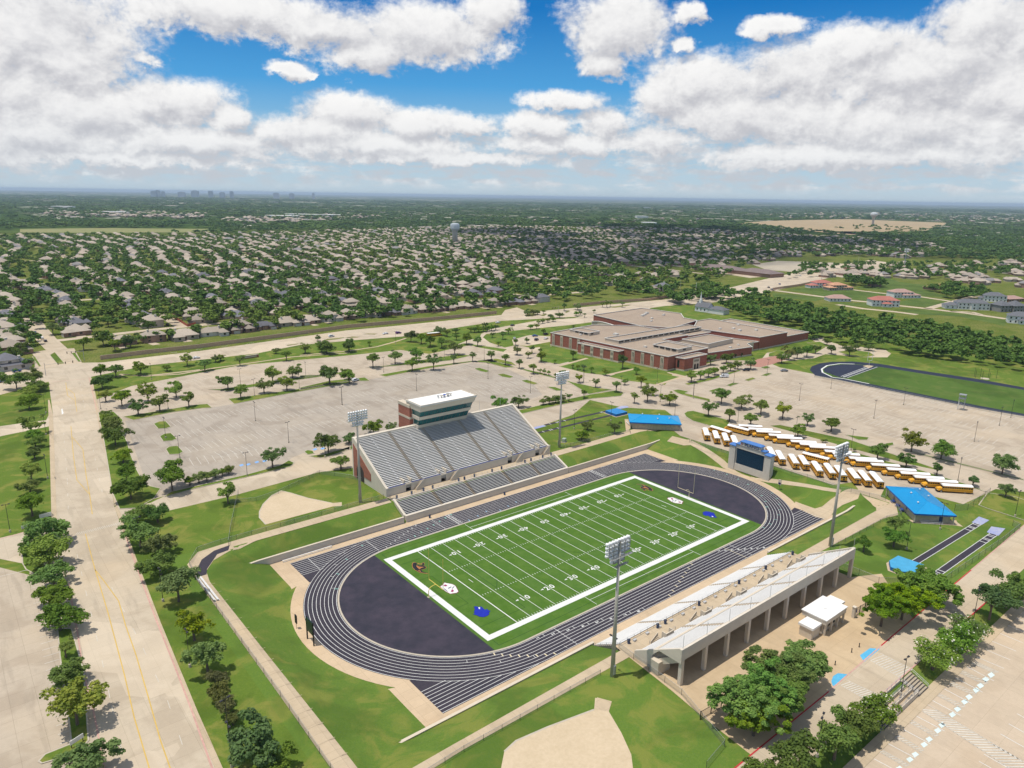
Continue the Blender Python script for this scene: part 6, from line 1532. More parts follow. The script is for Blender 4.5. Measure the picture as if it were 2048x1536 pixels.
# lorry
q = G(1360, 593); o = thing('lorry', 'white articulated lorry on the wide road behind the white steepled church', 'lorry', (*q, .06), -.35)
m = MB(); m.box(-8, 6, -1.3, 1.3, 1.1, 4.0); m.build('trailer', BW, o); m = MB(); m.box(6.5, 9.2, -1.25, 1.25, .6, 3.2); m.build('cab', BW, o); m = MB(); m.box(9.2, 9.24, -1.1, 1.1, 1.9, 2.9); m.build('windscreen', BGL, o)
for x in (-6.5, -5.2, 7.8):
    for s_ in (-1, 1): inst('wheel', bpy.data.meshes['tyre'], o, (x, s_*1.05, .5))
m = MB(); m.box(-8, 6.6, -.9, .9, .8, 1.1); m.build('chassis', BLK, o)
# ================================================================ lamp posts
lp = MB(); lp.lathe([(.30, 0), (.30, .75)], 10); LB_ = lp.mesh('base', KERB); lp = MB(); lp.tube((0, 0, .7), (0, 0, 9.3), .085, .055, 8); LP_ = lp.mesh('pole', DARKM)
lp = MB(); lp.box(-.7, .7, -.04, .04, 9.1, 9.18); lp.box(-1.1, -.5, -.2, .2, 9.14, 9.3); lp.box(.5, 1.1, -.2, .2, 9.14, 9.3); LH_ = lp.mesh('lamp_head', DARKM)
def lamp(q, label, group, rz=0.0):
    o = thing('lamp_post', label, 'lamp post', (q[0], q[1], .03), rz, group)
    inst('base', LB_, o); inst('pole', LP_, o); inst('lamp_head', LH_, o)
for gname, lab, P in (('lamp posts in the big lot behind the grandstand', '%s lamp post of the big parking lot, counted from the left road', zA((970, 575), (1052, 690), (1408, 265), (1447, 795), (1490, 330), (1495, 475), (1690, 602), (1752, 285), (1790, 222), (1903, 687), (2003, 380))+zC((245, 378), (682, 297), (1100, 228), (1348, 312), (490, 190), (1660, 250))),
                      ('lamp posts along the left road', '%s lamp post along the left road, counted from the crossing', zA((270, 428), (270, 556), (280, 812), (60, 1125))+zE((805, 265), (935, 582), (1090, 958), (1312, 1375), (1330, 1530))),
                      ('lamp posts on the verge by the wide road', '%s lamp post from the crossing along the verge of the wide road', zA((590, 405), (888, 232), (985, 405))+zB((290, 1030), (560, 990), (1078, 1080), (845, 1080))),
                      ('lamp posts in the lot by the practice track', '%s lamp post from the school end of the lot by the practice track', zD((458, 238), (237, 320), (817, 332), (990, 267), (1225, 430), (1388, 356), (1775, 557), (1912, 470), (1975, 427))),
                      ('lamp posts along the drive behind the bus yard', '%s lamp post from the far blue roof along the drive behind the buses', zM((1195, 545), (1445, 780))+zD((480, 450), (795, 530), (1100, 602), (1685, 772), (1998, 967))),
                      ('lamp posts on the jump lawns', '%s lamp post from the far mat on the jump runway lawns', zN((1722, 870), (1095, 1010))+zD((1405, 1147), (1588, 1037))),
                      ('lamp posts by the lower street', '%s lamp post from the ramp along the lower street', zG((1010, 885), (1620, 265), (310, 1400))+[(-46.6, -58.4)]), ('lamp posts at the school front', '%s lamp post from the big lot on the school lawns', zH((318, 750), (590, 825), (855, 760), (1120, 850), (1660, 690)))):
    for i, q in enumerate(P): lamp(q, lab % nth(i), gname, rnd.choice((0, .3, PI/2)))
# ================================================================ fences
def mesh_mat():
    mm, t, b, out = newmat('chain_link'); t.set(b, 'Base Color', (.22, .25, .23, 1)); t.set(b, 'Roughness', .6)
    tr = t('ShaderNodeBsdfTransparent'); mx = t('ShaderNodeMixShader', {0: .28}); t.l.new(tr.outputs[0], mx.inputs[1]); t.l.new(b.outputs[0], mx.inputs[2]); t.l.new(mx.outputs[0], out.inputs[0]); return mm
CHAIN = mesh_mat(); POSTM = MB(); POSTM.tube((0, 0, -.1), (0, 0, 1), .04, n=6); POSTM = POSTM.mesh('post', DARKM)
def fence(P, h, label, sp=4.5, mt=CHAIN, group='chain link fences', zs=None):
    x0, y0 = P[0]; o = thing('chain_link_fence', label, 'fence', (x0, y0, 0), group=group); Q_ = [(x-x0, y-y0) for x, y in P]; zz = zs or [.03]*len(P)
    m = MB()
    for (a, za), (b, zb) in zip(zip(Q_[:-1], zz[:-1]), zip(Q_[1:], zz[1:])): m.quad((*a, za+.05), (*b, zb+.05), (*b, zb+h), (*a, za+h))
    m.build('mesh_panel', mt, o)
    m = MB()
    for (a, za), (b, zb) in zip(zip(Q_[:-1], zz[:-1]), zip(Q_[1:], zz[1:])): m.tube((*a, za+h), (*b, zb+h), .03, n=5)
    m.build('top_rail', GALV if mt is CHAIN else mt, o)
    c = 0
    for (a, za), (b, zb) in zip(zip(Q_[:-1], zz[:-1]), zip(Q_[1:], zz[1:])):
        L = math.hypot(b[0]-a[0], b[1]-a[1]); n = max(1, int(L/sp))
        for i in range(n+(b == Q_[-1])):
            u = i/n; 
            if c < 95: inst('post', POSTM, o, (a[0]+(b[0]-a[0])*u, a[1]+(b[1]-a[1])*u, za+(zb-za)*u), 0, (1, 1, h+.1)); c += 1
fence([(-108.4, -66), (-107.9, -46), (-107.4, -21), (-107.1, 40), (-106.2, 48), (-102, 55.2), (-95, 56), (-39.5, 56.6)], 1.5, 'long dark chain link fence outside the stadium path on the left')
fence([(-102, -62.4), (-95, -57.8), (-86, -57.3), (-49, -57.3)], 1.3, 'chain link fence between the near path and the sandy infield lawn')
fence([(-38.6, -53.2), (-40.2, -72.7), (-42.9, -80), (-45.6, -87.3), (-53, -88.5)], 1.6, 'chain link fence along the tan plaza edge by the near lawn')
fence([(40.6, -66), (40.6, -77), (48, -84), (55.8, -88), (98, -89.3), (113, -89.2), (113.6, -87)], 2.0, 'tall chain link fence round the runway lawn along the street')
fence(zA((1345, 958), (1500, 945), (1630, 900), (1750, 845), (1870, 785), (2048, 810), (2200, 850)), 1.5, 'chain link fence between the far infield lawn and the drive')
fence(zA((1395, 905), (1375, 1000), (1350, 1120), (1338, 1205)), 1.8, 'pale fence running across the lawn from the drive to the path corner')
fence(zN((860, 1340), (1200, 1260), (1700, 1130), (2048, 1060))+zM((690, 1090),), 1.3, 'chain link fence beside the path on the far jump lawn')
fence([(111, -70.4), (115.5, -72.9), (137.8, -72.3)], 2.4, 'pale gate fence at the end of the bus yard on the grass')
fence(zT((-10, 290), (200, 360), (400, 410), (520, 450)), 1.4, 'chain link fence on the grass in front of the buses left of the scoreboard'); fence(zT((1030, 590), (1300, 690), (1500, 740), (1700, 800), (1890, 890)), 1.4, 'chain link fence on the grass in front of the buses right of the scoreboard')
fence(zD((1290, 880), (1200, 860), (1100, 835), (1040, 830)), 1.6, 'chain link gate line between the bus yard and the tan path')
fence([(49, -58.6), (85, -59.2), (92, -61), (97.6, -57)], 1.4, 'chain link fence along the path behind the visitor grandstand')
fence(zD((900, 205), (1060, 235), (1200, 262), (1500, 322), (1800, 385), (2048, 430)), 1.4, 'chain link fence between the practice track and the parking lot')
# ================================================================ odds and ends
o = thing('utility_box', 'pale green utility cabinet on the lawn beside the far floodlight tower', 'utility box', (*G(1128, 884), .03), .4)
m = MB(); m.box(-1, 1, -.7, .7, .1, 1.6); m.build('cabinet', M('pale_green_metal', (.36, .42, .34), .6), o); m = MB(); m.box(-1.3, 1.3, -1, 1, 0, .1); m.build('pad', KERB, o)
o = thing('filming_tower', 'grey lattice filming tower at the edge of the practice track', 'tower', (*zD((1700, 382))[0], .04), .2)
for sx in (-1, 1):
    for sy in (-1, 1): m = MB(); m.tube((sx*1.3, sy*1.3, 0), (sx*1.3, sy*1.3, 8), .08, n=6); m.build('leg', GALV, o)
m = MB()
for k in range(4):
    for sx in (-1, 1): m.tube((sx*1.3, -1.3, 2*k), (sx*1.3, 1.3, 2*k+2), .05, n=5); m.tube((-1.3, sx*1.3, 2*k), (1.3, sx*1.3, 2*k+2), .05, n=5)
m.build('lattice_brace', GALV, o); m = MB(); m.box(-1.5, 1.5, -1.5, 1.5, 6.0, 6.15); railing(m, (-1.5, -1.5, 6.15), (1.5, -1.5, 6.15), 1.0, 2); m.build('platform', GALV, o); m = MB(); m.box(-1.6, 1.6, -1.6, 1.6, 8.0, 8.15); m.build('canopy', GALV, o)
for i, (a_, b_) in enumerate((((1187, 140), (1212, 138)), ((1175, 178), (1175, 178)))):
    if i: continue
    p, q = zD(a_, b_); o = thing('goal_post', 'white goal post on the dark end of the practice track', 'goal post', (*p, .05)); d = (q[0]-p[0], q[1]-p[1])
    m = MB(); m.tube((d[0]/2, d[1]/2, 0), (d[0]/2, d[1]/2, 3), .1, n=6); m.build('stem', WRAIL, o); m = MB(); m.tube((0, 0, 3), (*d, 3), .1, n=6); m.build('crossbar', WRAIL, o)
    for e in ((0, 0), d): m = MB(); m.tube((*e, 3), (*e, 9), .09, n=6); m.build('upright', WRAIL, o)
o = thing('discus_cage', 'thin poled throwing cage on the far practice lawn', 'throwing cage', (*zD((1835, 212))[0], .03))
for x, y in ((-5, 0), (-4, 4), (0, 6), (4, 4), (5, 0), (6, -4), (-6, -4)): m = MB(); m.tube((x, y, 0), (x, y, 5.5), .08, n=5); m.build('post', DARKM, o)
m = MB(); m.lathe([(2.5, 0), (2.5, .06)], 20); m.build('pad', KERB, o)
# signs
def board(px, py, w, h, rz, label, mt, legs=True, zb=.5, cat='sign', name='sign_board'):
    o = thing(name, label, cat, (*G(px, py), .03), rz); m = MB(); m.box(-w/2, w/2, -.06, .06, zb, zb+h); m.build('panel', mt, o)
    if legs:
        for s_ in (-1, 1): m = MB(); m.box(s_*w*.42-.06, s_*w*.42+.06, -.05, .05, 0, zb); m.build('post', DARKM, o)
    return o
WS = M('white_sign', (.72, .72, .68), .6)
board(92, 1037, 3.4, 1.3, .1, 'white lawn sign beside the left road walk', WS); board(54, 1056, 3.0, 1.0, .3, 'white lawn sign low on the grass away from the left road', WS, zb=.15); board(155, 1490, 2.6, .9, .4, 'white sign on posts at the tip of the lower median', WS, zb=.8)
o = thing('school_sign', 'long red brick sign wall on the verge of the wide road', 'sign', (*zK((515, 800))[0], .03), .12)
m = MB(); m.box(-5.5, 5.5, -.4, .4, 0, 1.7); m.build('brick_wall', BRK, o); m = MB(); m.box(-5.7, 5.7, -.5, .5, 1.7, 1.95); m.build('coping', CREAM, o); m = MB(); m.box(-4, 4, -.46, -.405, .5, 1.4); m.build('name_panel', STONE, o)
# traffic signals
def signal(px, py, rz, L, label):
    o = thing('traffic_signal', label, 'traffic signal', (*G(px, py), .05), rz); m = MB(); m.tube((0, 0, 0), (0, 0, 7.6), .16, .11, 8); m.build('pole', GALV, o)
    m = MB(); m.tube((0, 0, 6.2), (L, 0, 6.6), .10, .06, 6); m.build('mast_arm', GALV, o)
    for f in (.45, .7, .95): m = MB(); m.box(L*f-.2, L*f+.2, -.15, .15, 5.4, 6.7); m.build('signal_head', M('signal_amber_black', (.05, .035, .01), .6) if 'signal_amber_black' not in bpy.data.materials else bpy.data.materials['signal_amber_black'], o)
signal(92, 752, .12, 15, 'traffic signal arm over the crossing on the left road side'); signal(46, 738, -1.2, 10, 'tall traffic signal pole at the brick garden wall corner'); signal(169, 722, PI-.1, 9, 'traffic signal pole with green street sign at the estate corner'); signal(1117, 628, PI+.1, 9, 'traffic signal arm beside the arterial median shrubs')
# ================================================================ trees
npr = np.random.default_rng(5)
def crown_np(seed, lobes, n, size, zf=.8, spread=.55, airy=0.0):
    r = np.random.default_rng(seed)
    C = r.normal(size=(lobes, 3)); C[:, 2] = np.abs(C[:, 2])*.9-.25; C /= np.linalg.norm(C, axis=1)[:, None]; wob = 1+.28*np.sin(2*np.arctan2(C[:, 1], C[:, 0])+seed)+.16*np.sin(3*np.arctan2(C[:, 1], C[:, 0])+2.1*seed)
    C *= (spread+.10)*(wob*(.62+.42*r.random(lobes)))[:, None]; C[:, 2] *= .95
    Rr = (1.0/math.sqrt(lobes))*(.62+.5*r.random(lobes)); C[0] = (0, 0, -.05); Rr[0] = .5
    ext = np.percentile(np.linalg.norm(C[:, :2], axis=1)+Rr, 82); C /= ext; Rr /= ext
    w = Rr**2/np.sum(Rr**2); k = int(n*2.2)
    li = r.choice(lobes, k, p=w); d = r.normal(size=(k, 3)); d /= np.linalg.norm(d, axis=1)[:, None]
    d[:, 2] = np.where(d[:, 2] < -.35, -d[:, 2]*.6, d[:, 2]); C[1:, 2] = np.where(C[1:, 2] < -.12, C[1:, 2]*.35, C[1:, 2])
    p = C[li]+d*(Rr[li]*(.62+.55*r.random(k)-airy*r.random(k)))[:, None]
    # drop points buried in other lobes
    D = np.linalg.norm(p[:, None, :]-C[None], axis=2)/Rr[None]; D[np.arange(k), li] = 9
    keep = (D.min(1) > .62) | (r.random(k) < .15)
    p, d = p[keep][:n], d[keep][:n]; n = len(p)
    nn = d+r.normal(size=(n, 3))*.55; nn[:, 2] += .55; nn /= np.linalg.norm(nn, axis=1)[:, None]
    a = np.cross(nn, r.normal(size=(n, 3))); a /= np.linalg.norm(a, axis=1)[:, None]; b = np.cross(nn, a)
    s = size*(.55+.9*r.random((n, 1)))
    V = np.stack([p-a*s, p-b*s*.8+nn*s*.25, p+a*s, p+b*s*.8+nn*s*.25], 1).reshape(-1, 3)
    V[:, 2] *= zf
    return V, np.arange(n*4).reshape(n, 4)
LEAF = {'green': foliage('leaf_green', (.190, .275, .048), (.115, .185, .034), (.250, .330, .060)), 'dark': foliage('leaf_dark', (.140, .228, .044), (.084, .148, .034), (.190, .270, .052)),
        'lime': foliage('leaf_lime', (.250, .300, .030), (.130, .185, .024), (.320, .340, .042)), 'brown': foliage('leaf_bronze', (.165, .195, .050), (.100, .125, .036), (.205, .215, .062)), 'lush': foliage('leaf_lush', (.165, .290, .034), (.090, .175, .026), (.235, .345, .044))}
BARK = M('tree_bark', (.16, .125, .095), .95, .35, 3.0, obj=True)
PROT = {}; BLOS = M('cream_blossom', (.70, .68, .55), .8, .1, obj=True)
def crowns(kind, seeds, lobes, n, size, zf, spread, airy, col):
    L = []
    for s_ in seeds:
        V, Q_ = crown_np(s_, lobes, n, size, zf, spread, airy); bl = (np.random.default_rng(s_).random(len(Q_)) < .05) & (V[::4, 2] > -.05) if kind == 'bloom' else None
        L.append(np_mesh('crown', V, Q_, [LEAF[col], BLOS], None if bl is None else bl.astype(int)))
    PROT[kind] = L
crowns('oak', (1, 2, 3, 31, 32), 26, 3600, .052, .80, .58, .10, 'green'); crowns('dark', (4, 5, 6, 33, 34), 24, 3400, .054, .85, .55, .05, 'dark'); crowns('elm', (7, 8, 9, 35), 18, 1800, .062, .85, .66, .28, 'green')
crowns('lime', (10, 11), 20, 2200, .06, .85, .6, .22, 'lime'); crowns('brown', (12, 13), 16, 2000, .062, .95, .55, .15, 'brown'); crowns('big', (14, 15, 16), 75, 15000, .032, .80, .64, .08, 'lush'); crowns('bloom', (17, 18), 26, 4200, .045, .85, .5, .04, 'green'); crowns('biglime', (19,), 50, 11000, .033, .8, .62, .12, 'lime')
def trunk_np(seed, limbs):
    r = random.Random(seed); m = MB(); m.tube((0, 0, -.05), (.02, .01, .55), .105, .075, 8, caps=False)
    for i in range(limbs):
        a = 2*PI*i/limbs+r.uniform(-.4, .4); q = (math.cos(a)*.34, math.sin(a)*.34, r.uniform(.9, 1.15)); m.tube((0, 0, .5), q, .06, .02, 6, caps=False)
        m.tube(q, (q[0]*1.7+r.uniform(-.1, .1), q[1]*1.7+r.uniform(-.1, .1), q[2]+.25), .022, .008, 5, caps=False)
    m.tube((.02, .01, .5), (.03, 0, 1.25), .065, .02, 6, caps=False); return m.mesh('trunk', BARK)
def multi_np(seed):
    r = random.Random(seed); m = MB()
    for i in range(5):
        a = 2*PI*i/5+r.uniform(-.3, .3); m.tube((math.cos(a)*.05, math.sin(a)*.05, 0), (math.cos(a)*.38, math.sin(a)*.38, 1.0), .045, .018, 6, caps=False)
    return m.mesh('trunk', BARK)
TRK = [trunk_np(s_, 5) for s_ in (1, 2, 3)]; MUL = [multi_np(s_) for s_ in (1, 2)]
NAMES = {'oak': 'oak_tree', 'dark': 'oak_tree', 'elm': 'elm_tree', 'lime': 'elm_tree', 'brown': 'bronze_tree', 'big': 'broad_tree', 'bloom': 'blossoming_tree', 'biglime': 'broad_tree'}
ntree = 0
def tree(x, y, R, hc, kind, label, group, multi=False, zb=0.0, cat='tree', sq=1.0):
    global ntree; ntree += 1
    o = thing(NAMES[kind], label, cat, (x, y, zb), 0, group)
    t_ = inst('trunk', rnd.choice(MUL if multi else TRK), o, (0, 0, 0), rnd.uniform(0, 6.28), (min(R*.9, 3.2), min(R*.9, 3.2), hc*.98))
    c = inst('crown', rnd.choice(PROT[kind]), o, (0, 0, hc), rnd.uniform(0, 6.28), (R*rnd.uniform(.94, 1.06), R*rnd.uniform(.94, 1.06), R*sq*rnd.uniform(.92, 1.08)))
    return o
def trow(orig, spec, lab, group, z=0.0, kinds=None):
    "spec: (trunk x, trunk y, crown centre y, crown width[, kind]) in local survey units"
    ox_, oy_, s_ = orig
    for i, q in enumerate(spec):
        bx, by, cy, w = q[:4]; kind = q[4] if len(q) > 4 else 'oak'
        x, y = G(ox_+bx*s_, oy_+by*s_, z); dep = PXY(x, y, z)[2]; mpp = dep/FPX*s_
        R = w*mpp/2*1.06; el_ = math.atan2(CP[2]-z, math.hypot(x-CP[0], y-CP[1])); hc = max((by-cy)*mpp/math.cos(el_)*.88, .55*R+.4)
        multi = kind == 'bloom' or w*mpp < 4.2
        tree(x, y, R, hc, kind, lab % nth(i) if '%' in lab else lab, group, multi, z, sq=1.0)
oA, oB, oC, oD, oE, oF = (0, 680, .341797), (600, 350, .341797), (600, 680, .341797), (1300, 680, .365234), (0, 1000, .34895), (1200, 900, .4140625)
trow(oA, ((100, 290, 225, 140), (205, 275, 200, 120), (225, 300, 265, 110), (180, 335, 300, 120), (172, 405, 360, 112)), '%s oak from the crossing on the lawn left of the wide left road', 'lawn oaks by the crossing')
trow(oA, ((185, 555, 492, 140, 'elm'), (205, 588, 545, 105), (210, 628, 598, 95), (205, 697, 655, 92), (188, 828, 758, 118, 'elm'), (180, 895, 850, 115), (190, 1032, 940, 150)), '%s tree from the side drive in the row along the left walk', 'trees along the left walk')
trow(oE, ((180, 300, 262, 120), (275, 260, 195, 250), (285, 372, 315, 240), (312, 492, 448, 220), (326, 612, 562, 230), (348, 748, 680, 240, 'dark'), (380, 905, 835, 108, 'elm'), (395, 1065, 985, 230), (445, 1290, 1150, 290, 'lime'), (500, 1580, 1515, 300)), '%s tree from the far end of the island between road and lower left lot', 'island trees by the lower left lot')
trow(oA, ((628, 470, 430, 95), (650, 522, 470, 115), (658, 560, 495, 125), (678, 618, 550, 145, 'dark'), (722, 722, 678, 110, 'lime'), (745, 835, 762, 125), (768, 935, 850, 195, 'dark')), '%s tree from the top of the strip between left road and big lot', 'trees between the left road and the big lot')
trow(oE, ((795, 140, 92, 150, 'dark'), (905, 128, 66, 140, 'dark'), (808, 272, 172, 190), (925, 312, 248, 190), (922, 432, 365, 200), (1025, 582, 462, 195, 'dark'), (1062, 690, 650, 85), (1115, 805, 712, 180, 'lime'), (1192, 990, 870, 215), (1245, 1062, 1018, 130, 'brown'), (1272, 1155, 1105, 145, 'brown'), (1310, 1238, 1178, 128, 'brown'), (1338, 1292, 1248, 110, 'brown'), (1455, 1520, 1395, 340, 'dark'), (1565, 1600, 1525, 225)), '%s tree from the side road along the right verge of the left road', 'trees on the right verge of the left road')
trow(oA, ((600, 285, 236, 120, 'dark'), (592, 218, 168, 105), (680, 218, 165, 92), (825, 202, 155, 100), (978, 182, 157, 62), (1097, 152, 105, 74, 'lime'), (1200, 182, 130, 90), (1262, 130, 105, 50), (1292, 122, 100, 62), (1405, 152, 108, 56), (1615, 80, 70, 50), (1677, 122, 76, 66), (1787, 78, 42, 60, 'lime'), (1880, 70, 45, 55), (1915, 82, 45, 95), (2042, 68, 28, 88, 'dark')), '%s tree from the crossing on the verge below the wide road', 'verge trees below the wide road')
trow(oA, ((620, 362, 315, 75, 'lime'), (715, 388, 320, 130), (868, 362, 298, 122, 'elm'), (810, 442, 385, 106, 'dark'), (936, 418, 355, 112, 'elm'), (1032, 338, 285, 116, 'elm'), (1106, 392, 335, 92, 'elm')), '%s tree from the left road among the first islands of the big lot', 'trees on the first islands of the big lot')
trow(oA, ((1335, 292, 235, 112, 'elm'), (1410, 342, 290, 86), (1546, 312, 260, 96), (1680, 297, 245, 92), (1596, 248, 195, 116, 'elm'), (1712, 222, 180, 110, 'elm'), (1931, 262, 195, 105, 'dark'), (2040, 232, 185, 82, 'elm')), '%s tree from the gap along the middle islands of the big lot', 'trees on the middle islands of the big lot')
trow(oA, ((1010, 884, 775, 196, 'dark'),), 'big dark round tree at the lower corner of the big lot', 'trees at the lower edge of the big lot')
trow(oA, ((1112, 852, 815, 80), (1165, 838, 800, 80), (1212, 828, 790, 78), (1262, 808, 780, 74), (1302, 795, 770, 70), (1340, 785, 762, 66)), '%s small tree right of the big dark tree in the lot edge bed', 'small bed trees at the lot edge')
trow(oA, ((1596, 748, 670, 126, 'oak'),), 'lone round tree at the rounded tip of the lot edge bed', 'trees at the lower edge of the big lot')
trow(oA, ((1335, 957, 882, 116, 'elm'),), 'airy tree standing on the lawn where the pale fence meets the drive', 'trees at the lower edge of the big lot')
trow(oC, ((167, 662, 590, 150, 'dark'), (288, 605, 578, 84, 'dark'), (240, 757, 702, 106), (430, 548, 515, 108, 'dark'), (530, 538, 520, 72), (592, 512, 500, 36)), '%s tree from the brick arch end behind the large grandstand', 'trees behind the large grandstand')
trow(oC, ((1172, 402, 370, 102, 'dark'), (1279, 397, 355, 92, 'dark')), '%s tree beyond the far top corner of the large grandstand', 'trees beyond the grandstand corner')
trow(oC, ((1422, 380, 355, 56), (1458, 376, 348, 56), (1495, 370, 344, 56), (1527, 364, 340, 54)), '%s clipped tree in the hedge row beside the far floodlight tower', 'hedge row trees by the far drive')
trow(oC, ((1571, 362, 325, 46, 'elm'), (1662, 342, 302, 42, 'dark'), (1850, 305, 250, 60, 'elm'), (1730, 278, 242, 52, 'elm'), (1633, 250, 215, 52, 'lime'), (1540, 218, 185, 48)), '%s small tree from the hedge row along the far drive', 'small trees along the far drive')
trow(oC, ((1956, 372, 322, 50, 'oak'), (2032, 362, 298, 92, 'lime')), '%s tree right of the blue landing mat behind the far blue roof', 'trees behind the far blue roof')
trow(oC, ((1648, 585, 550, 82, 'oak'), (1682, 528, 503, 72, 'brown'), (1840, 548, 502, 76, 'dark')), '%s round tree on the jump lawn behind the grandstand', 'round trees on the far jump lawn')
trow(oB, ((285, 1037, 990, 76, 'dark'), (155, 1047, 1005, 100), (105, 1002, 1000, 36), (30, 1047, 1005, 56, 'lime'), (405, 1002, 980, 30), (105, 972, 952, 40, 'dark')), '%s verge tree along the winding path by the wide road', 'verge trees by the winding path')
trow(oB, ((427, 1128, 1065, 86, 'oak'), (557, 1108, 1053, 96, 'elm'), (682, 1092, 1040, 82, 'dark'), (657, 1148, 1093, 86), (786, 1050, 1030, 36), (782, 1142, 1080, 86, 'dark'), (900, 1104, 1063, 52, 'elm'), (1010, 1092, 1050, 46, 'dark'), (1119, 1092, 1045, 56), (1201, 1112, 1060, 56), (1283, 1132, 1090, 56), (1366, 1164, 1115, 62, 'elm')), '%s tree from the lone white car along the top islands of the lot', 'trees on the top islands of the big lot')
trow(oB, ((172, 1225, 1140, 104, 'dark'), (290, 1222, 1165, 104, 'elm')), '%s large tree on the island beside the lone white car', 'trees by the lone white car')
trow(oB, ((1405, 1162, 1140, 28), (1430, 1168, 1146, 30), (1455, 1172, 1152, 30), (1497, 1188, 1168, 28)), '%s small shrub tree in the bed below the school lawn', 'shrub trees below the school lawn')
trow(oB, ((650, 977, 935, 76, 'dark'), (710, 988, 945, 56), (762, 1004, 960, 76, 'dark'), (830, 1014, 970, 66), (905, 1052, 1000, 96), (860, 947, 915, 46), (820, 938, 905, 72, 'dark'), (912, 928, 905, 50), (915, 967, 940, 42), (975, 992, 950, 70), (1040, 1002, 963, 60)), '%s tree from the school bus on the road, cluster above the big lot', 'tree cluster by the bus on the road')
trow(oB, ((1000, 920, 898, 44), (1022, 922, 900, 44), (1047, 920, 898, 44), (1072, 917, 895, 44), (1096, 915, 892, 44), (1120, 912, 890, 44), (1145, 908, 886, 44), (1085, 905, 872, 36, 'dark')), '%s tree of the hedge row between the road and the school loop', 'hedge row trees by the school loop')
trow(oB, ((1187, 962, 925, 42, 'dark'), (1220, 932, 905, 40), (1125, 952, 930, 30), (1160, 1002, 980, 32), (1262, 997, 968, 36), (1327, 987, 963, 36), (1425, 932, 910, 36, 'dark'), (1270, 1054, 1020, 56), (1335, 1072, 1045, 42), (1357, 1045, 1010, 36, 'dark'), (1405, 1050, 1020, 34), (1412, 1094, 1053, 62), (1490, 1104, 1085, 30), (1597, 1079, 1038, 46, 'dark')), '%s tree from the road end on the lawns before the school front', 'trees on the first school lawn')
trow(oB, ((1887, 1134, 1070, 66, 'dark'), (1967, 1168, 1138, 40, 'dark'), (1790, 1174, 1148, 46), (1705, 1160, 1130, 38), (1658, 1147, 1118, 32), (1625, 1140, 1120, 28), (1595, 1132, 1113, 24), (1995, 1244, 1190, 62, 'lime'), (1900, 1229, 1206, 38)), '%s tree on the second school lawn counted from the brick wall', 'trees on the second school lawn')
trow(oB, ((1330, 822, 806, 48), (1365, 820, 803, 48), (1390, 818, 803, 40), (1425, 812, 796, 24), (1465, 838, 825, 36), (1520, 836, 822, 50), (1615, 825, 808, 34), (1640, 820, 805, 30), (1665, 835, 812, 24), (1625, 790, 770, 60, 'dark'), (1545, 795, 760, 40, 'dark'), (1770, 775, 750, 30), (1795, 775, 745, 36, 'dark'), (1815, 770, 745, 26), (1885, 775, 748, 28), (1720, 808, 792, 22)), '%s tree from the estate entrance along the road median and verge', 'median trees by the school')
trow(oB, ((1600, 895, 882, 26), (1350, 905, 885, 36), (1385, 900, 880, 34), (1420, 868, 852, 36), (1450, 862, 846, 36), (1480, 858, 842, 36), (1395, 872, 857, 34)), '%s small tree between the road and the school loop drive', 'small trees at the loop drive')
trow(oD, ((225, 232, 190, 62, 'oak'), (275, 218, 182, 60), (320, 205, 172, 58), (355, 192, 162, 56), (400, 182, 152, 56), (440, 170, 142, 54), (480, 160, 132, 52)), '%s tree of the row from the school front towards the brick forecourt', 'tree row before the school entrance')
trow(oD, ((550, 162, 125, 66, 'dark'), (417, 128, 92, 76, 'dark'), (330, 138, 93, 62, 'dark')), '%s dark tree from the brick forecourt near the school entrance', 'dark trees at the school entrance')
trow(oD, ((720, 127, 92, 66), (755, 110, 70, 70, 'brown'), (805, 102, 62, 70, 'dark'), (858, 94, 45, 72, 'dark'), (905, 75, 40, 54, 'dark'), (992, 77, 44, 56, 'dark'), (1090, 88, 50, 72, 'dark'), (1125, 55, 35, 46), (1055, 45, 25, 44), (1100, 40, 18, 40), (1197, 58, 35, 60, 'dark'), (968, 28, 5, 46, 'dark'), (900, 0, -10, 36, 'dark')), '%s tree round the turning loop right of the school', 'trees at the school turning loop')
trow(oD, ((15, 305, 275, 62), (107, 357, 315, 86), (318, 418, 362, 80), (390, 350, 293, 92), (434, 448, 393, 80), (500, 378, 333, 92), (549, 472, 420, 96), (605, 408, 350, 100), (725, 433, 370, 96, 'lime'), (807, 533, 488, 98), (861, 470, 428, 72, 'elm'), (991, 502, 448, 112)), '%s tree from the far blue roof along the drive behind the buses', 'drive trees behind the buses')
trow(oD, ((1242, 657, 598, 96, 'dark'), (1400, 698, 652, 96, 'dark'), (1430, 612, 546, 126, 'lime'), (1569, 742, 693, 62, 'dark'), (1592, 652, 593, 142, 'dark'), (1766, 802, 760, 70, 'dark'), (1926, 737, 668, 142, 'dark'), (1945, 862, 808, 86, 'dark')), '%s tree along the grass behind the angled buses, from the scoreboard side', 'trees on the grass behind the buses')
trow(oD, ((945, 562, 552, 22), (960, 562, 552, 22), (1030, 592, 578, 20), (1075, 607, 588, 28), (1118, 612, 600, 24)), '%s sapling behind the middle of the angled bus row', 'saplings behind the buses')
trow(oF, ((1272, 492, 440, 76, 'dark'), (1417, 468, 412, 108, 'dark'), (1422, 410, 345, 96, 'dark')), '%s round tree on the lawn before the near blue roof', 'round trees on the runway lawn')
trow(oF, ((1355, 852, 740, 220, 'big'), (1455, 820, 715, 230, 'biglime'), (1580, 735, 650, 260, 'big')), '%s large tree of the clump by the gate behind the ticket building', 'large trees by the plaza gate')
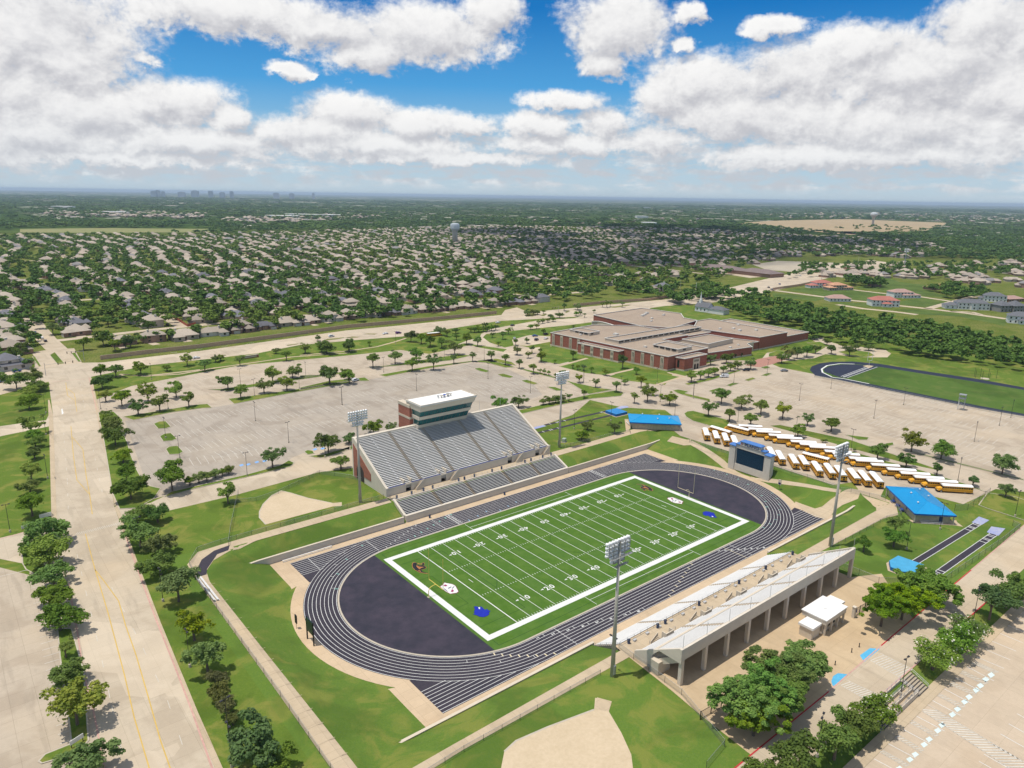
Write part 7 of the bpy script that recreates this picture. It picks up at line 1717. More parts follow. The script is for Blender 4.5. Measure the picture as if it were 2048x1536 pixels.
trow(oF, ((690, 1345, 1215, 290, 'big'), (790, 1290, 1150, 300, 'big'), (870, 1200, 1060, 300, 'big'), (965, 1150, 1030, 290, 'big'), (740, 1380, 1280, 260, 'big'), (880, 1290, 1150, 260, 'big')), '%s large tree from the lawn end of the big clump on the plaza', 'large trees of the plaza clump')
trow(oF, ((1605, 1062, 985, 172, 'bloom'), (1718, 985, 915, 182, 'bloom'), (1770, 915, 858, 150, 'bloom'), (1880, 815, 700, 165, 'dark'), (1960, 760, 680, 180, 'dark'), (2040, 720, 650, 150, 'dark')), '%s tree from the stairs along the bank toward the runway fence', 'bank trees right of the stairs', 0.0)
trow(oF, ((1315, 1330, 1262, 205, 'bloom'), (1235, 1390, 1320, 200, 'dark'), (1130, 1490, 1385, 225, 'dark'), (925, 1600, 1490, 260, 'dark'), (790, 1640, 1580, 220, 'dark')), '%s tree from the stairs along the bank toward the near corner', 'bank trees left of the stairs', 0.0)
# creamy blossom on the blossoming trees is part of the crown
nearN = ntree
# ================================================================ suburb
SUB = [(-400, 790), (200, 714), (800, 642), (1150, 609), (1340, 590), (1425, 572), (1500, 545), (1500, 528), (1570, 514), (1700, 506), (1880, 520), (1890, 492), (1750, 475), (1500, 463), (1300, 456), (1000, 453), (450, 467), (0, 470), (-400, 476)]
ROOFS = M('shingle_roof', (.37, .315, .255), .92, .28, .9, col2=(.285, .245, .20), objvar=.22); ROOFD = M('slate_roof', (.15, .15, .17), .9, .25, .9, objvar=.25)
def island_mat(name, cols, rough=.9):
    m, t, b, out = newmat(name); r = t('ShaderNodeNewGeometry').outputs['Random Per Island']
    cr = t('ShaderNodeValToRGB', {0: r}); cr.color_ramp.interpolation = 'CONSTANT'; e = cr.color_ramp.elements
    while len(e) < len(cols): e.new(.5)
    for i, c in enumerate(cols): e[i].position = i/len(cols); e[i].color = (*c, 1)
    n = t.noise(world_vec(t), .8, 3, .6); c = t.mix(t.math('MULTIPLY', t.ramp(n, .3, .7), .3), cr.outputs[0], (.16, .13, .11))
    t.set(b, 'Base Color', c); t.set(b, 'Roughness', rough); t.set(b, 'Specular IOR Level', .15); return m
WALLB = M('brick_house_wall', (.36, .22, .16), .9, .3, .7, objvar=.15); WALLT = M('tan_house_wall', (.50, .41, .32), .9, .2, .7, objvar=.15); WALLW = M('pale_house_wall', (.62, .57, .50), .9, .15, .7, objvar=.1); WALLX = M('white_house_wall', (.76, .75, .72), .85, .1, .7)
ROOFI = island_mat('mixed_shingle_roofs', ((.36, .305, .25), (.42, .355, .285), (.31, .265, .225), (.39, .335, .27), (.44, .38, .31), (.22, .215, .215), (.33, .285, .24), (.38, .32, .26))); WALLI = island_mat('mixed_house_walls', ((.36, .22, .16), (.48, .38, .30), (.55, .48, .40), (.40, .27, .20)))
def hip_geo(V_, F_, x0, x1, y0, y1, z, rise, ov=.5):
    x0 -= ov; x1 += ov; y0 -= ov; y1 += ov; b = len(V_); w, d = x1-x0, y1-y0
    if w >= d: k = d/2; rg = [(x0+k, (y0+y1)/2), (x1-k, (y0+y1)/2)]
    else: k = w/2; rg = [((x0+x1)/2, y0+k), ((x0+x1)/2, y1-k)]
    V_ += [(x0, y0, z), (x1, y0, z), (x1, y1, z), (x0, y1, z), (*rg[0], z+rise), (*rg[1], z+rise)]
    T = [(0, 1, 5), (0, 5, 4), (1, 2, 5), (2, 3, 4), (2, 4, 5), (3, 0, 4)] if w >= d else [(0, 1, 4), (1, 2, 5), (1, 5, 4), (2, 3, 5), (3, 0, 4), (3, 4, 5)]
    F_ += [tuple(b+i for i in t_) for t_ in T]
def house_geo(wings):
    RV, RF, WV, WF = [], [], [], []
    for (x0, x1, y0, y1, e, rise) in wings:
        hip_geo(RV, RF, x0, x1, y0, y1, e, rise); b = len(WV)
        WV += [(x0, y0, 0), (x1, y0, 0), (x1, y1, 0), (x0, y1, 0), (x0, y0, e+.05), (x1, y0, e+.05), (x1, y1, e+.05), (x0, y1, e+.05)]
        for i in range(4): j = (i+1) % 4; WF += [(b+i, b+j, b+4+j), (b+i, b+4+j, b+4+i)]
    return RV, RF, WV, WF
HP = [[(-8.5, 8.5, -6.5, 6, 3.1, 3.9), (-8.2, -1.5, 4.5, 9.5, 3.05, 2.6), (2.5, 8.8, -10.5, -4, 3.0, 2.5)],
      [(-9, 7, -6, 6.5, 3.0, 4.2), (-4, 5, -4.5, 7.5, 5.8, 3.0), (3.5, 9.3, 2, 9.8, 3.02, 2.4)],
      [(-8, 8, -7, 4.5, 5.6, 3.4), (-8.4, -2, 2, 9, 3.0, 2.4), (1, 8.6, 3, 8.6, 3.04, 2.3)],
      [(-9.5, 9.5, -5, 5, 3.1, 3.2), (-9.2, -3, -10, 8, 3.05, 2.7), (4, 9.8, 0, 9, 3.0, 2.5), (-1.5, 3.5, 3, 7.2, 3.6, 2.2)]]
HG = [house_geo(w) for w in HP]
HMESH = []
for RV, RF, WV, WF in HG:
    HMESH.append((np_mesh('roof', np.array(RV), np.array(RF), ROOFS), np_mesh('wall', np.array(WV), np.array(WF), WALLB)))
def recol(me, mt):
    k = (me.name, mt.name)
    if k not in recol.c: n = me.copy(); n.materials[0] = mt; recol.c[k] = n
    return recol.c[k]
recol.c = {}
cm = MB(); cm.box(-.5, .5, -.7, .7, 0, 2.6); cm.box(-.6, .6, -.8, .8, 2.6, 2.8); CHM = cm.mesh('chimney', WALLW)
wm_ = MB(); wm_.box(-.8, .8, -.04, .04, 0, 1.5); WINM = wm_.mesh('window', GLASS); gm_ = MB(); gm_.box(-2.3, 2.3, -.05, .05, 0, 2.2); GARM = gm_.mesh('garage_door', M('garage_door', (.55, .50, .44), .7)); dm_ = MB(); dm_.box(-.55, .55, -.05, .05, 0, 2.2); DORM = dm_.mesh('door', M('front_door', (.12, .06, .03), .6))
def house(x, y, rz, proto, label, group, detail, roofm=None, wallm=None, s=1.0, name='brick_house', cat='house', mirror=False):
    o = thing(name, label, cat, (x, y, .02), rz, group); rm, wmh = HMESH[proto]
    if roofm: rm = recol(rm, roofm)
    if wallm: wmh = recol(wmh, wallm)
    sx = -s if mirror else s
    inst('wall', wmh, o, sc=(sx, s, s)); r = inst('roof', rm, o, sc=(sx, s, s)); W0 = HP[proto][0]
    inst('chimney', CHM, r, (W0[0]*.5, W0[2]*.35, W0[4]+W0[5]*.35))
    if detail:
        for wi, (x0, x1, y0, y1, e, rise) in enumerate(HP[proto][:3]):
            for fx in ((.25, .75) if wi == 0 else (.5,)):
                for yy in (y0-.02, y1+.02):
                    inst('window', WINM, o, (sx*(x0+(x1-x0)*fx), s*yy, 1.0*s), 0, (s, s, s))
                    if e > 5: inst('window', WINM, o, (sx*(x0+(x1-x0)*fx), s*yy, 3.6*s), 0, (s, s, s))
            for xx in (x0-.02, x1+.02): inst('window', WINM, o, (sx*xx, s*(y0+y1)/2, 1.0*s), PI/2, (s, s, s))
        x0, x1, y0, y1, e, rise = HP[proto][2]; inst('garage_door', GARM, o, (sx*(x0+x1)/2, s*((y1+.04) if y1 > 6 else (y0-.04)), 0), 0, (s, s, s))
        inst('door', DORM, o, (0, s*(HP[proto][0][3]+.05), 0), 0, (s, s, s))
    return o
slots = []   # x, y, rz, row label, index
hr = random.Random(21)
# the row behind the wall
xq = -52; i = 0
while xq < 520:
    if not (330 < xq < 392):
        yw = 377+min(16, max(0, (xq+10)*.12)) if xq < 120 else 391-(xq-120)*.065
        slots.append((xq+hr.uniform(-1, 1), yw+15.5+hr.uniform(-1.5, 2), hr.choice((0, PI)), 'first row behind the long brown wall', i)); i += 1
    xq += hr.uniform(18.0, 20.5)
streets_x = [-248, -170, -91, -2, 66, 134, 202, 270, 338, 406, 476, 548, 622, 698, 776, 856, 938, 1022, 1108, 1196, 1286, 1378, 1472, 1568, 1666, 1766, 1870]
RN = []
for k, sx in enumerate(streets_x):
    for sd_ in (-1, 1):
        y = 420 if sx < -91 else (457 if sx > -91 or sd_ > 0 else 400); i = 0
        if sx == -91 and sd_ > 0: y = 452
        while y < 2150:
            drift = (y-441)*.006*(k*.5)+18*math.sin((y-450)/125.0+.3*k)*min(1, max(0, (y-470)/160.0))+max(0, y-900)*.06
            slots.append((sx+sd_*(17.5 if sx > 0 else 20.5)+drift+hr.uniform(-3, 3), y+hr.uniform(-2, 2), (PI/2 if sd_ < 0 else -PI/2)+hr.choice((0, 0, PI, 0))+hr.uniform(-.16, .16), '%s street row from the left' % nth(2*k+(sd_ > 0)), i)); i += 1
            y += hr.uniform(18.5, 23.5) if hr.random() < .93 else 38
vis_slots = []
for q in slots:
    px_, py_, d = PXY(q[0], q[1], 3)
    if d > 0 and -60 < px_ < 2110 and py_ < 775 and inpoly(px_, py_, SUB):
        if 1000 < px_ < 1450 and 528 < py_ < 590 and hr.random() < .75: continue   # wooded belt
        if px_ > 1450 and hr.random() < .45: continue
        vis_slots.append((d, q))
vis_slots.sort(key=lambda e: e[0])
# left of the main street, hand placed
for i, (px_, py_, rz) in enumerate(((20, 738, .1), (8, 690, 1.5), (5, 668, 1.5), (2, 655, 1.5))):
    x, y = G(px_, py_); vis_slots.insert(0, (0, (x, y, rz, 'row left of the oak lined street', i)))
RC = [('tan', None), ('tan', None), ('tan', None), ('tan', None), ('slate', ROOFD), ('tan', None)]
WC = [('brick', None), ('tan', WALLT), ('pale', WALLW), ('brick', None)]
yard = []; labs = set()
for k, (d, (x, y, rz, row, i)) in enumerate(vis_slots):
    if k < 285:
        rn, rm = hr.choice(RC); wn, wmx = hr.choice(WC)
        lab = '%s-roofed %s house, %s in the %s' % ({'tan': 'tan', 'slate': 'slate'}[rn], wn, nth(i), row)
        while lab in labs: lab = lab.replace('house,', 'house,', 1)+' behind'
        labs.add(lab)
        house(x, y, rz+hr.uniform(-.05, .05), hr.randrange(4), lab, 'houses of the suburb beyond the wall', k < 75, rm, wmx, hr.uniform(.90, 1.08), mirror=hr.random() < .5)
    yard.append((d, x, y, row, i))
# the rest of the houses as one mass
VV, FF, MI = [], [], []; off = 0
def add_far_house(x, y, rz, s=1.0):
    global off
    RV, RF, WV, WF = HG[hr.randrange(4)]; ca, sa = math.cos(rz), math.sin(rz); mx = hr.choice((-1, 1))
    for V0, F0, mi in ((RV, RF, 0), (WV, WF, 1)):
        A = np.array(V0)*s; A[:, 0] *= mx; B = A.copy(); B[:, 0] = A[:, 0]*ca-A[:, 1]*sa+x; B[:, 1] = A[:, 0]*sa+A[:, 1]*ca+y
        Fq = np.array(F0); Fq = Fq[:, ::-1] if mx < 0 else Fq
        VV.append(B); FF.append(Fq+off); MI.append(np.full(len(Fq), mi)); off += len(B)
for k, (d, (x, y, rz, row, i)) in enumerate(vis_slots[285:]): add_far_house(x, y, rz+hr.uniform(-.2, .2), hr.uniform(.9, 1.12))
def band(n, polys, fn):
    for P in polys:
        xs0, xs1 = min(q[0] for q in P), max(q[0] for q in P); ys0, ys1 = min(q[1] for q in P), max(q[1] for q in P); c = 0; g_ = 0
        while c < n and g_ < n*20:
            g_ += 1; px_, py_ = hr.uniform(xs0, xs1), hr.uniform(ys0, ys1)
            if inpoly(px_, py_, P): fn(*G(px_, py_), px_, py_); c += 1
band(150, [[(1540, 430), (1700, 424), (2060, 432), (2060, 446), (1900, 444), (1700, 437), (1560, 440)]], lambda x, y, a, b: add_far_house(x, y, hr.uniform(0, 6), 1.3))
band(130, [[(90, 425), (300, 424), (420, 430), (400, 438), (200, 434), (90, 432)], [(420, 440), (700, 428), (780, 436), (500, 450)]], lambda x, y, a, b: add_far_house(x, y, hr.uniform(0, 6), 1.25))
band(60, [[(1000, 440), (1440, 436), (1500, 452), (1000, 446)], [(1560, 545), (2048, 520), (2048, 575), (1760, 560), (1640, 556)]], lambda x, y, a, b: add_far_house(x, y, hr.uniform(0, 6), 1.0))
o = inst('distant_houses', np_mesh('distant_houses', np.vstack(VV), np.vstack(FF), [ROOFI, WALLI], np.concatenate(MI))); tag(o, 'sea of tan roofed houses fading toward the horizon', kind='stuff')
# driveways and walks
dw = MB()
for d, x, y, row, i in yard[:420]:
    a = hr.uniform(0, .2); dw.obox((x+hr.uniform(-5, 5), y+hr.choice((-9, 9)), .03), (hr.uniform(2, 3.5), hr.uniform(4, 7), .02), a)
struct('driveway', dw, CONC)
# boundary wall
BWALL = brick('brown_brick_wall', (.64, .42, .28))
def bwall(P, label, h=2.5):
    o = thing('boundary_wall', label, 'wall', (*P[0], 0), group='brown garden walls along the wide road'); Q_ = [(x-P[0][0], y-P[0][1]) for x, y in P]
    m = MB(); m.wall(Q_, .4, 0, h); m.build('brick_wall', BWALL, o); m = MB(); m.wall(Q_, .6, h, h+.14); m.build('coping', M('wall_coping', (.42, .32, .24), .9) if 'wall_coping' not in bpy.data.materials else bpy.data.materials['wall_coping'], o)
bwall(H((201, 719.5), (300, 707), (400, 696), (550, 676), (693, 656), (800, 646.5), (900, 637), (993, 627.5)), 'long brown brick wall between the wide road and the back gardens')
bwall(H((1147, 613), (1220, 606), (1300, 601), (1345, 594), (1425, 580)), 'brown brick wall beyond the estate entrance, above the school roof'); bwall(H((-60, 755), (0, 745), (40, 737), (68, 728)), 'low brown brick wall at the corner left of the crossing'); bwall(H((1545, 580), (1600, 572), (1628, 566)), 'brown wall below the red roofed estate house')
o = thing('garden_fence', 'red stained wooden fence round a corner garden by the side street', 'fence', (*zJ((1765, 380))[0], 0)); P = zJ((1765, 380), (1920, 478), (2005, 458)); Q_ = [(x-P[0][0], y-P[0][1]) for x, y in P]; m = MB(); m.wall(Q_, .15, 0, 2.0); m.build('board_panel', M('red_stained_wood', (.36, .10, .06), .85, .25), o)
m = MB(); m.wall(Q_, .22, 2.0, 2.1); m.build('top_rail', M('red_wood_rail', (.30, .09, .05), .85), o)
# yard trees: the nearest as things, the rest as a mass
yt = []
for d, x, y, row, i in yard:
    for side, (dx, dy) in (('front', (hr.uniform(-11, -8), hr.uniform(-9, 9))), ('back', (hr.uniform(8, 12), hr.uniform(-9, 9)))):
        if hr.random() < .95: yt.append((x+dx, y+dy, hr.uniform(3.2, 5.6), row, i, side))
    for _ in range(hr.choice((0, 0, 1, 1))): yt.append((x+hr.choice((-1, 1))*hr.uniform(9, 15), y+hr.uniform(-10, 10), hr.uniform(2.4, 5.0), row, i, 'side'))
    if -95 < x < 10 and hr.random() < .5: yt.append((x+hr.choice((-1, 1))*hr.uniform(14, 24), y+hr.uniform(-9, 9), hr.uniform(3.5, 6), row, i, 'far'))
oak = zJ((230, 230), (290, 300), (400, 400), (350, 440), (545, 560), (30, 360), (60, 440), (140, 500), (200, 580), (180, 640), (230, 760), (170, 830), (40, 880), (670, 220), (790, 280), (890, 400), (860, 720), (1060, 680), (1180, 730), (1290, 700), (1340, 690), (1110, 480), (1140, 350), (1440, 310), (1520, 530), (1600, 430))
PXY_ = lambda x, y: PXY(x, y, 0)
for i, (x, y) in enumerate(oak):
    tree(x, y, hr.uniform(4.6, 6.4), hr.uniform(4.6, 5.6), hr.choice(('oak', 'dark', 'dark')), '%s street oak counted from the far left along the near garden streets' % nth(i), 'oaks along the near garden streets')
lim = 300-ntree
for j, (x, y, R, row, i, side) in enumerate(yt[:max(0, lim)]):
    lab = '%s yard tree of the %s house, %s' % (side, nth(i), row)
    if lab in labs: lab = 'second '+lab
    labs.add(lab); tree(x, y, R, R*.8+.8, hr.choice(('oak', 'dark', 'dark', 'oak', 'elm', 'lime' if hr.random() < .4 else 'dark')), lab, 'yard trees of the suburb beyond the wall')
def woodmat(name, cols):
    m, t, b, out = newmat(name); v = world_vec(t); g = t('ShaderNodeNewGeometry').outputs['Random Per Island']
    n = t.noise(v, .055, 3, .6); n2 = t.noise(v, .0035, 3)
    c = t.mix(t.ramp(n, .35, .65), cols[0], cols[1]); c = t.mix(t.math('MULTIPLY', g, .5), c, cols[2]); c = t.mix(t.math('MULTIPLY', t.ramp(n2, .48, .62), .6), c, cols[3])
    t.set(b, 'Base Color', c); t.set(b, 'Roughness', .85); t.set(b, 'Specular IOR Level', .05)
    tr = t('ShaderNodeBsdfTranslucent', {'Color': c}); mx = t('ShaderNodeMixShader', {0: .2}); t.l.new(b.outputs[0], mx.inputs[1]); t.l.new(tr.outputs[0], mx.inputs[2]); t.l.new(mx.outputs[0], out.inputs[0]); return m
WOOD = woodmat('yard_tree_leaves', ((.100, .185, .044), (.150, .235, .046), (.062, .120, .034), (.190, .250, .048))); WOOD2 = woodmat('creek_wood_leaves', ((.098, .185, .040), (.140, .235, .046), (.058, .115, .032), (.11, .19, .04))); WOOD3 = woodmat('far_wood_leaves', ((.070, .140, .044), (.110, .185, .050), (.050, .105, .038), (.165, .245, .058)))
TMP = [crown_np(40+i, 7, 110, .24, .85, .55, .05)[0] for i in range(5)]; TMS = [crown_np(60+i, 5, 46, .36, .8, .5, 0)[0] for i in range(4)]
def mass(name, items, tmps, mt, label):
    L = []
    for x, y, R, h in items:
        T = tmps[int(npr.integers(len(tmps)))]; a = npr.random()*6.28; ca, sa = math.cos(a), math.sin(a)
        V = np.empty_like(T); V[:, 0] = (T[:, 0]*ca-T[:, 1]*sa)*R+x; V[:, 1] = (T[:, 0]*sa+T[:, 1]*ca)*R+y; V[:, 2] = T[:, 2]*h*.5+h*.56; L.append(V)
    V = np.vstack(L); o = inst(name, np_mesh(name, V, np.arange(len(V)).reshape(-1, 4), mt)); tag(o, label, kind='stuff'); return o
rest = yt[max(0, lim):]
for _ in range(4300):
    px_, py_ = hr.uniform(-40, 1900), 460+(hr.random()**1.7)*190
    if inpoly(px_, py_-4, SUB) and inpoly(px_, py_+7, SUB): rest.append((*G(px_, py_), hr.uniform(3.4, 6.4), '', 0, ''))
rest.sort(key=lambda e: math.hypot(e[0]-CP[0], e[1]-CP[1]))
mass('suburb_tree_canopy', [(x, y, R, R*1.75+1) for x, y, R, *_ in rest[:3000]], TMP, WOOD, 'green canopy of the yard trees among the nearer houses')
mass('suburb_tree_canopy', [(x, y, R, R*1.75+1) for x, y, R, *_ in rest[3000:]], TMS, WOOD, 'green canopy of the yard trees among the farther houses')
cw = []
def addw(n, P, r0, r1):
    band(n, [P], lambda x, y, a, b: cw.append((x, y, hr.uniform(r0, r1), hr.uniform(8, 12))))
addw(330, [(1440, 618), (1455, 590), (1530, 585), (1575, 608), (1660, 632), (1720, 640), (1800, 655), (1920, 672), (2060, 705), (2180, 740), (2180, 770), (2048, 740), (1920, 700), (1800, 690), (1700, 672), (1600, 660), (1540, 650), (1480, 640)], 4, 7)
addw(80, [(1600, 668), (1700, 678), (1800, 700), (1900, 712), (2060, 745), (2060, 752), (1900, 722), (1800, 708), (1690, 690), (1600, 676)], 3, 5)
addw(150, [(1000, 562), (1120, 575), (1300, 600), (1460, 598), (1440, 570), (1300, 552), (1130, 535), (1020, 536)], 4, 7)
addw(50, [(1330, 600), (1440, 585), (1450, 600), (1350, 612)], 4, 6)
addw(220, [(1560, 560), (1700, 548), (1820, 560), (1950, 560), (2060, 545), (2060, 520), (1900, 530), (1700, 530), (1600, 535)], 3.5, 6)
addw(60, [(1900, 575), (1960, 585), (1990, 600), (1900, 600), (1850, 580)], 4, 6)
addw(40, [(1690, 560), (1760, 565), (1770, 580), (1700, 575)], 4, 6)
addw(260, [(1500, 500), (1650, 480), (1760, 478), (2060, 500), (2060, 530), (1900, 522), (1700, 510)], 5, 8)
addw(420, [(1700, 468), (1850, 466), (2060, 462), (2060, 512), (1900, 496), (1760, 480)], 6, 9)
addw(200, [(1300, 470), (1500, 476), (1660, 478), (1560, 505), (1480, 500), (1380, 480)], 5, 8)
addw(45, [(1655, 455), (1750, 451), (1850, 458), (1850, 464), (1700, 461)], 6, 9)
mass('creek_woods', cw, TMP, WOOD2, 'dense green woods along the creek on the right')
fw = []; CF_ = [[(1466, 446), (1560, 441), (1700, 438), (1900, 446), (1850, 462), (1700, 470), (1580, 458)], [(40, 456), (420, 456), (420, 466), (40, 467)], [(1310, 459), (1500, 464), (1680, 474), (1500, 474), (1300, 467)]]
g_ = 0
while len(fw) < 9500 and g_ < 90000:
    g_ += 1; px_ = hr.uniform(-80, 2130); hy = 387+px_*31/2048; py_ = hy+3.2+hr.random()**1.5*(98 if px_ > 1500 else 72)
    if inpoly(px_, py_, SUB) or any(inpoly(px_, py_, P) for P in CF_): continue
    x, y = G(px_, py_); d = math.hypot(x-CP[0], y-CP[1])
    if d > 15500: continue
    n_ = math.sin(x*.0021+1.3)+math.sin(y*.0027+.4)+math.sin((x+y)*.0041)
    if n_ > 1.15 and hr.random() < .8: continue
    fw.append((x, y, max(5.5, d*.0042)*hr.uniform(.7, 1.4), hr.uniform(7, 12)+d*.0004))
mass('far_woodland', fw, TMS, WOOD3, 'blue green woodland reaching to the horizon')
# ================================================================ estate houses, church, shops
TERRA = M('red_tile_roof', (.44, .165, .13), .85, .25, .9); ORTILE = M('orange_tile_roof', (.55, .30, .18), .85, .25, .9); PINKT = M('pinkish_tile_roof', (.42, .27, .23), .85, .2, .9); GREYR = M('grey_slate_roof', (.14, .145, .16), .85, .2, .9)
def mansion(pa, pb, wings, roofm, wallm, label, name='estate_house', win=True):
    (ax, ay), (bx, by) = zL(pa, pb); cx, cy = (ax+bx)/2, (ay+by)/2; L = math.hypot(bx-ax, by-ay); rz = math.atan2(by-ay, bx-ax)
    o = thing(name, label, 'house', (cx, cy, .03), rz, 'villas of the estate beyond the creek woods')
    for k, (u0, u1, v0, v1, e, rise) in enumerate(wings):
        x0, x1, y0, y1 = u0*L, u1*L, v0, v1
        m = MB(); m.box(x0, x1, y0, y1, 0, e+.03); w_ = m.build('wall', wallm, o)
        RV, RF = [], []; hip_geo(RV, RF, x0, x1, y0, y1, e, rise, .7); m = MB(); m.add(RV, RF); m.add(RV[:4], [(3, 2, 1, 0)]); m.build('roof', roofm, o)
        if win:
            n = max(1, int((x1-x0)/3.4))
            for zz in ((1.0, 4.2) if e > 5 else (1.0,)):
                for i in range(n): m = MB(); xx = x0+(x1-x0)*(i+.5)/n; m.box(xx-.6, xx+.6, y0-.05, y0+.02, zz, zz+1.6); m.build('window', GLASS, o)
    return o
mansion((245, 152), (440, 150), ((-.2, .5, 0, 14, 6.2, 3.0), (-.5, -.16, -2, 9, 3.4, 2.2), (.05, .3, -3, 4, 3.4, 2)), TERRA, WALLX, 'white estate villa with red tile roof beside an orange roofed one')
mansion((405, 172), (610, 168), ((-.3, .25, 0, 14, 6.0, 2.8), (-.5, -.2, -2, 10, 3.4, 2.0), (.1, .5, -1, 10, 3.3, 2.0)), ORTILE, WALLT, 'tan estate villa with orange tile roof')
mansion((415, 265), (595, 268), ((-.5, .5, 0, 14, 3.4, 3.4),), PINKT, WALLX, 'low white estate house with a wide grey tan hipped roof')
mansion((770, 305), (1000, 312), ((-.5, .5, 0, 15, 6.4, 3.6), (-.15, .2, -3.5, 4, 3.4, 1.8)), TERRA, WALLX, 'white estate villa with broad red roof in front of the green lots')
mansion((955, 235), (1170, 235), ((-.5, .25, 0, 14, 6.2, 3.2), (.1, .5, -2, 10, 3.4, 2.2), (-.2, .1, -3, 3, 3.4, 1.6)), PINKT, WALLX, 'white estate villa with pinkish roof behind the green lots')
mansion((1390, 325), (1800, 342), ((-.25, .4, 0, 14, 6.6, 3.4), (-.5, -.2, 1, 12, 3.6, 2.6), (.35, .5, 2, 11, 3.4, 2.2), (.0, .12, -2.5, 3, 6.8, 2)), GREYR, WALLX, 'very wide white mansion with dark grey roof')
mansion((1675, 262), (1900, 275), ((-.35, .5, 0, 14, 6.6, 3.4), (-.5, -.34, 2, 10, 3.4, 2)), GREYR, WALLX, 'white two storey house with grey roof behind the wide mansion')
mansion((1850, 355), (2045, 352), ((-.5, -.05, 0, 13, 6.4, 4.2), (-.02, .5, -2, 12, 6.2, 4.6)), GREYR, M('grey_house_wall', (.30, .29, .28), .9), 'dark grey steep gabled house right of the wide mansion')
mansion((1910, 445), (2130, 462), ((-.5, .5, 0, 14, 6.6, 3.6), (-.1, .3, -3, 3, 3.4, 2)), GREYR, WALLX, 'white house with dark roof at the right edge')
mansion((1280, 170), (1400, 160), ((-.5, .5, 0, 12, 3.2, 2.8),), ORTILE, WALLB, 'low brown brick house among trees behind the estate')
mansion((770, 140), (850, 140), ((-.5, .5, 0, 9, 3.4, 2.2),), M('dark_red_roof', (.26, .07, .06), .85), WALLB, 'small dark red roofed barn on the far green lot', 'barn', False)
mansion((1920, 270), (2048, 265), ((-.5, .5, 0, 14, 3.2, 3.0),), PINKT, WALLB, 'brick house with a tan roof at the right edge behind the estate')
ch = thing('church', 'small white church with a thin steeple and grey roof behind the school', 'church', (415.5, 259, .03), -1.5)
m = MB(); m.box(-7, 7, -5, 5, 0, 4.6); m.add([(-7, -5, 4.6), (-7, 5, 4.6), (-7, 0, 8.2), (7, -5, 4.6), (7, 5, 4.6), (7, 0, 8.2)], [(0, 2, 1), (3, 4, 5)]); m.build('wall', WALLX, ch)
m = MB(); m.hexa([(-7.5, -5.5, 4.3), (7.5, -5.5, 4.3), (7.5, 0, 8.3), (-7.5, 0, 8.3)], [(-7.5, -5.5, 4.5), (7.5, -5.5, 4.5), (7.5, 0, 8.5), (-7.5, 0, 8.5)]); m.hexa([(-7.5, 0, 8.3), (7.5, 0, 8.3), (7.5, 5.5, 4.3), (-7.5, 5.5, 4.3)], [(-7.5, 0, 8.5), (7.5, 0, 8.5), (7.5, 5.5, 4.5), (-7.5, 5.5, 4.5)]); m.build('roof', GREYR, ch)
m = MB(); m.box(-5.6, -3.2, -1.2, 1.2, 7, 10.5); m.lathe([(1.0, 10.5), (.8, 12), (.03, 18.5)], 8, (-4.4, 0, 0)); m.build('steeple', WALLX, ch)
m = MB(); m.box(8, 24, -6, 4, 0, 4.2); m.build('hall', WALLX, ch); RV, RF = [], []; hip_geo(RV, RF, 8, 24, -6, 4, 4.2, 2.6); m = MB(); m.add(RV, RF); m.build('hall_roof', GREYR, ch)
for i in range(3): m = MB(); m.box(-5+i*4, -4+i*4, -5.05, -4.98, 1.2, 3.4); m.build('window', GLASS, ch)
for pa, pb, w, lab in (((1388, 540), (1472, 548), 30, 'long low shop building with a brown roof beyond the creek'), ((1472, 548), (1540, 556), 30, 'second long low shop building with a brown roof beyond the creek')):
    a, b = H(pa, pb); L = math.hypot(b[0]-a[0], b[1]-a[1]); o = thing('shop_building', lab, 'shop', (*a, .03), math.atan2(b[1]-a[1], b[0]-a[0]))
    m = MB(); m.box(0, L, 0, w, 0, 5); m.build('wall', WALLB, o); RV, RF = [], []; hip_geo(RV, RF, 0, L, 0, w, 5, 4.5, 1.2); m = MB(); m.add(RV, RF); m.build('roof', M('brown_shop_roof', (.22, .17, .16), .9) if 'brown_shop_roof' not in bpy.data.materials else bpy.data.materials['brown_shop_roof'], o)
sheet('shop_forecourt', [H((1320, 526), (1400, 524), (1540, 552), (1500, 556), (1400, 540))], .06, CONC)
# ================================================================ water towers, mast, skyline
def water_tower(px, py, h, r, label, cone=False):
    o = thing('water_tower', label, 'water tower', (*G(px, py), 0), group='water towers')
    m = MB(); m.lathe([(r*.62, 0), (r*.60, h*.55), (r*.62, h*.62), (r*.95, h*.72)] if not cone else [(r*.5, 0), (r*.32, h*.2), (r*.30, h*.5), (r*.45, h*.62), (r*.9, h*.78)], 24); m.build('pedestal', M('tower_concrete_%d' % px, (.45, .43, .38), .85, .1, .1), o, smooth=True)
    m = MB(); m.lathe([(r*.97, h*.72 if not cone else h*.78), (r*1.05, h*.76 if not cone else h*.82), (r*1.05, h*.90), (r*.95, h*.965), (r*.5, h)], 24); m.build('tank', M('tank_white_%d' % px, (.62, .66, .68), .5, .08, .1), o)
    m = MB(); m.tube((0, 0, h), (0, 0, h+3), .3, n=6); m.build('vent', GALV, o)
water_tower(910, 489, 45, 9.5, 'white topped water tower standing among the suburb houses'); water_tower(1745, 452, 58, 14, 'white water tower by the dry crop field, far off', True)
o = thing('cell_mast', 'tall steel phone mast with antenna racks beside the bare lot', 'mast', (*G(1808, 537), 0)); m = MB(); m.tube((0, 0, 0), (0, 0, 31), .9, .5, 8); m.build('pole', GALV, o)
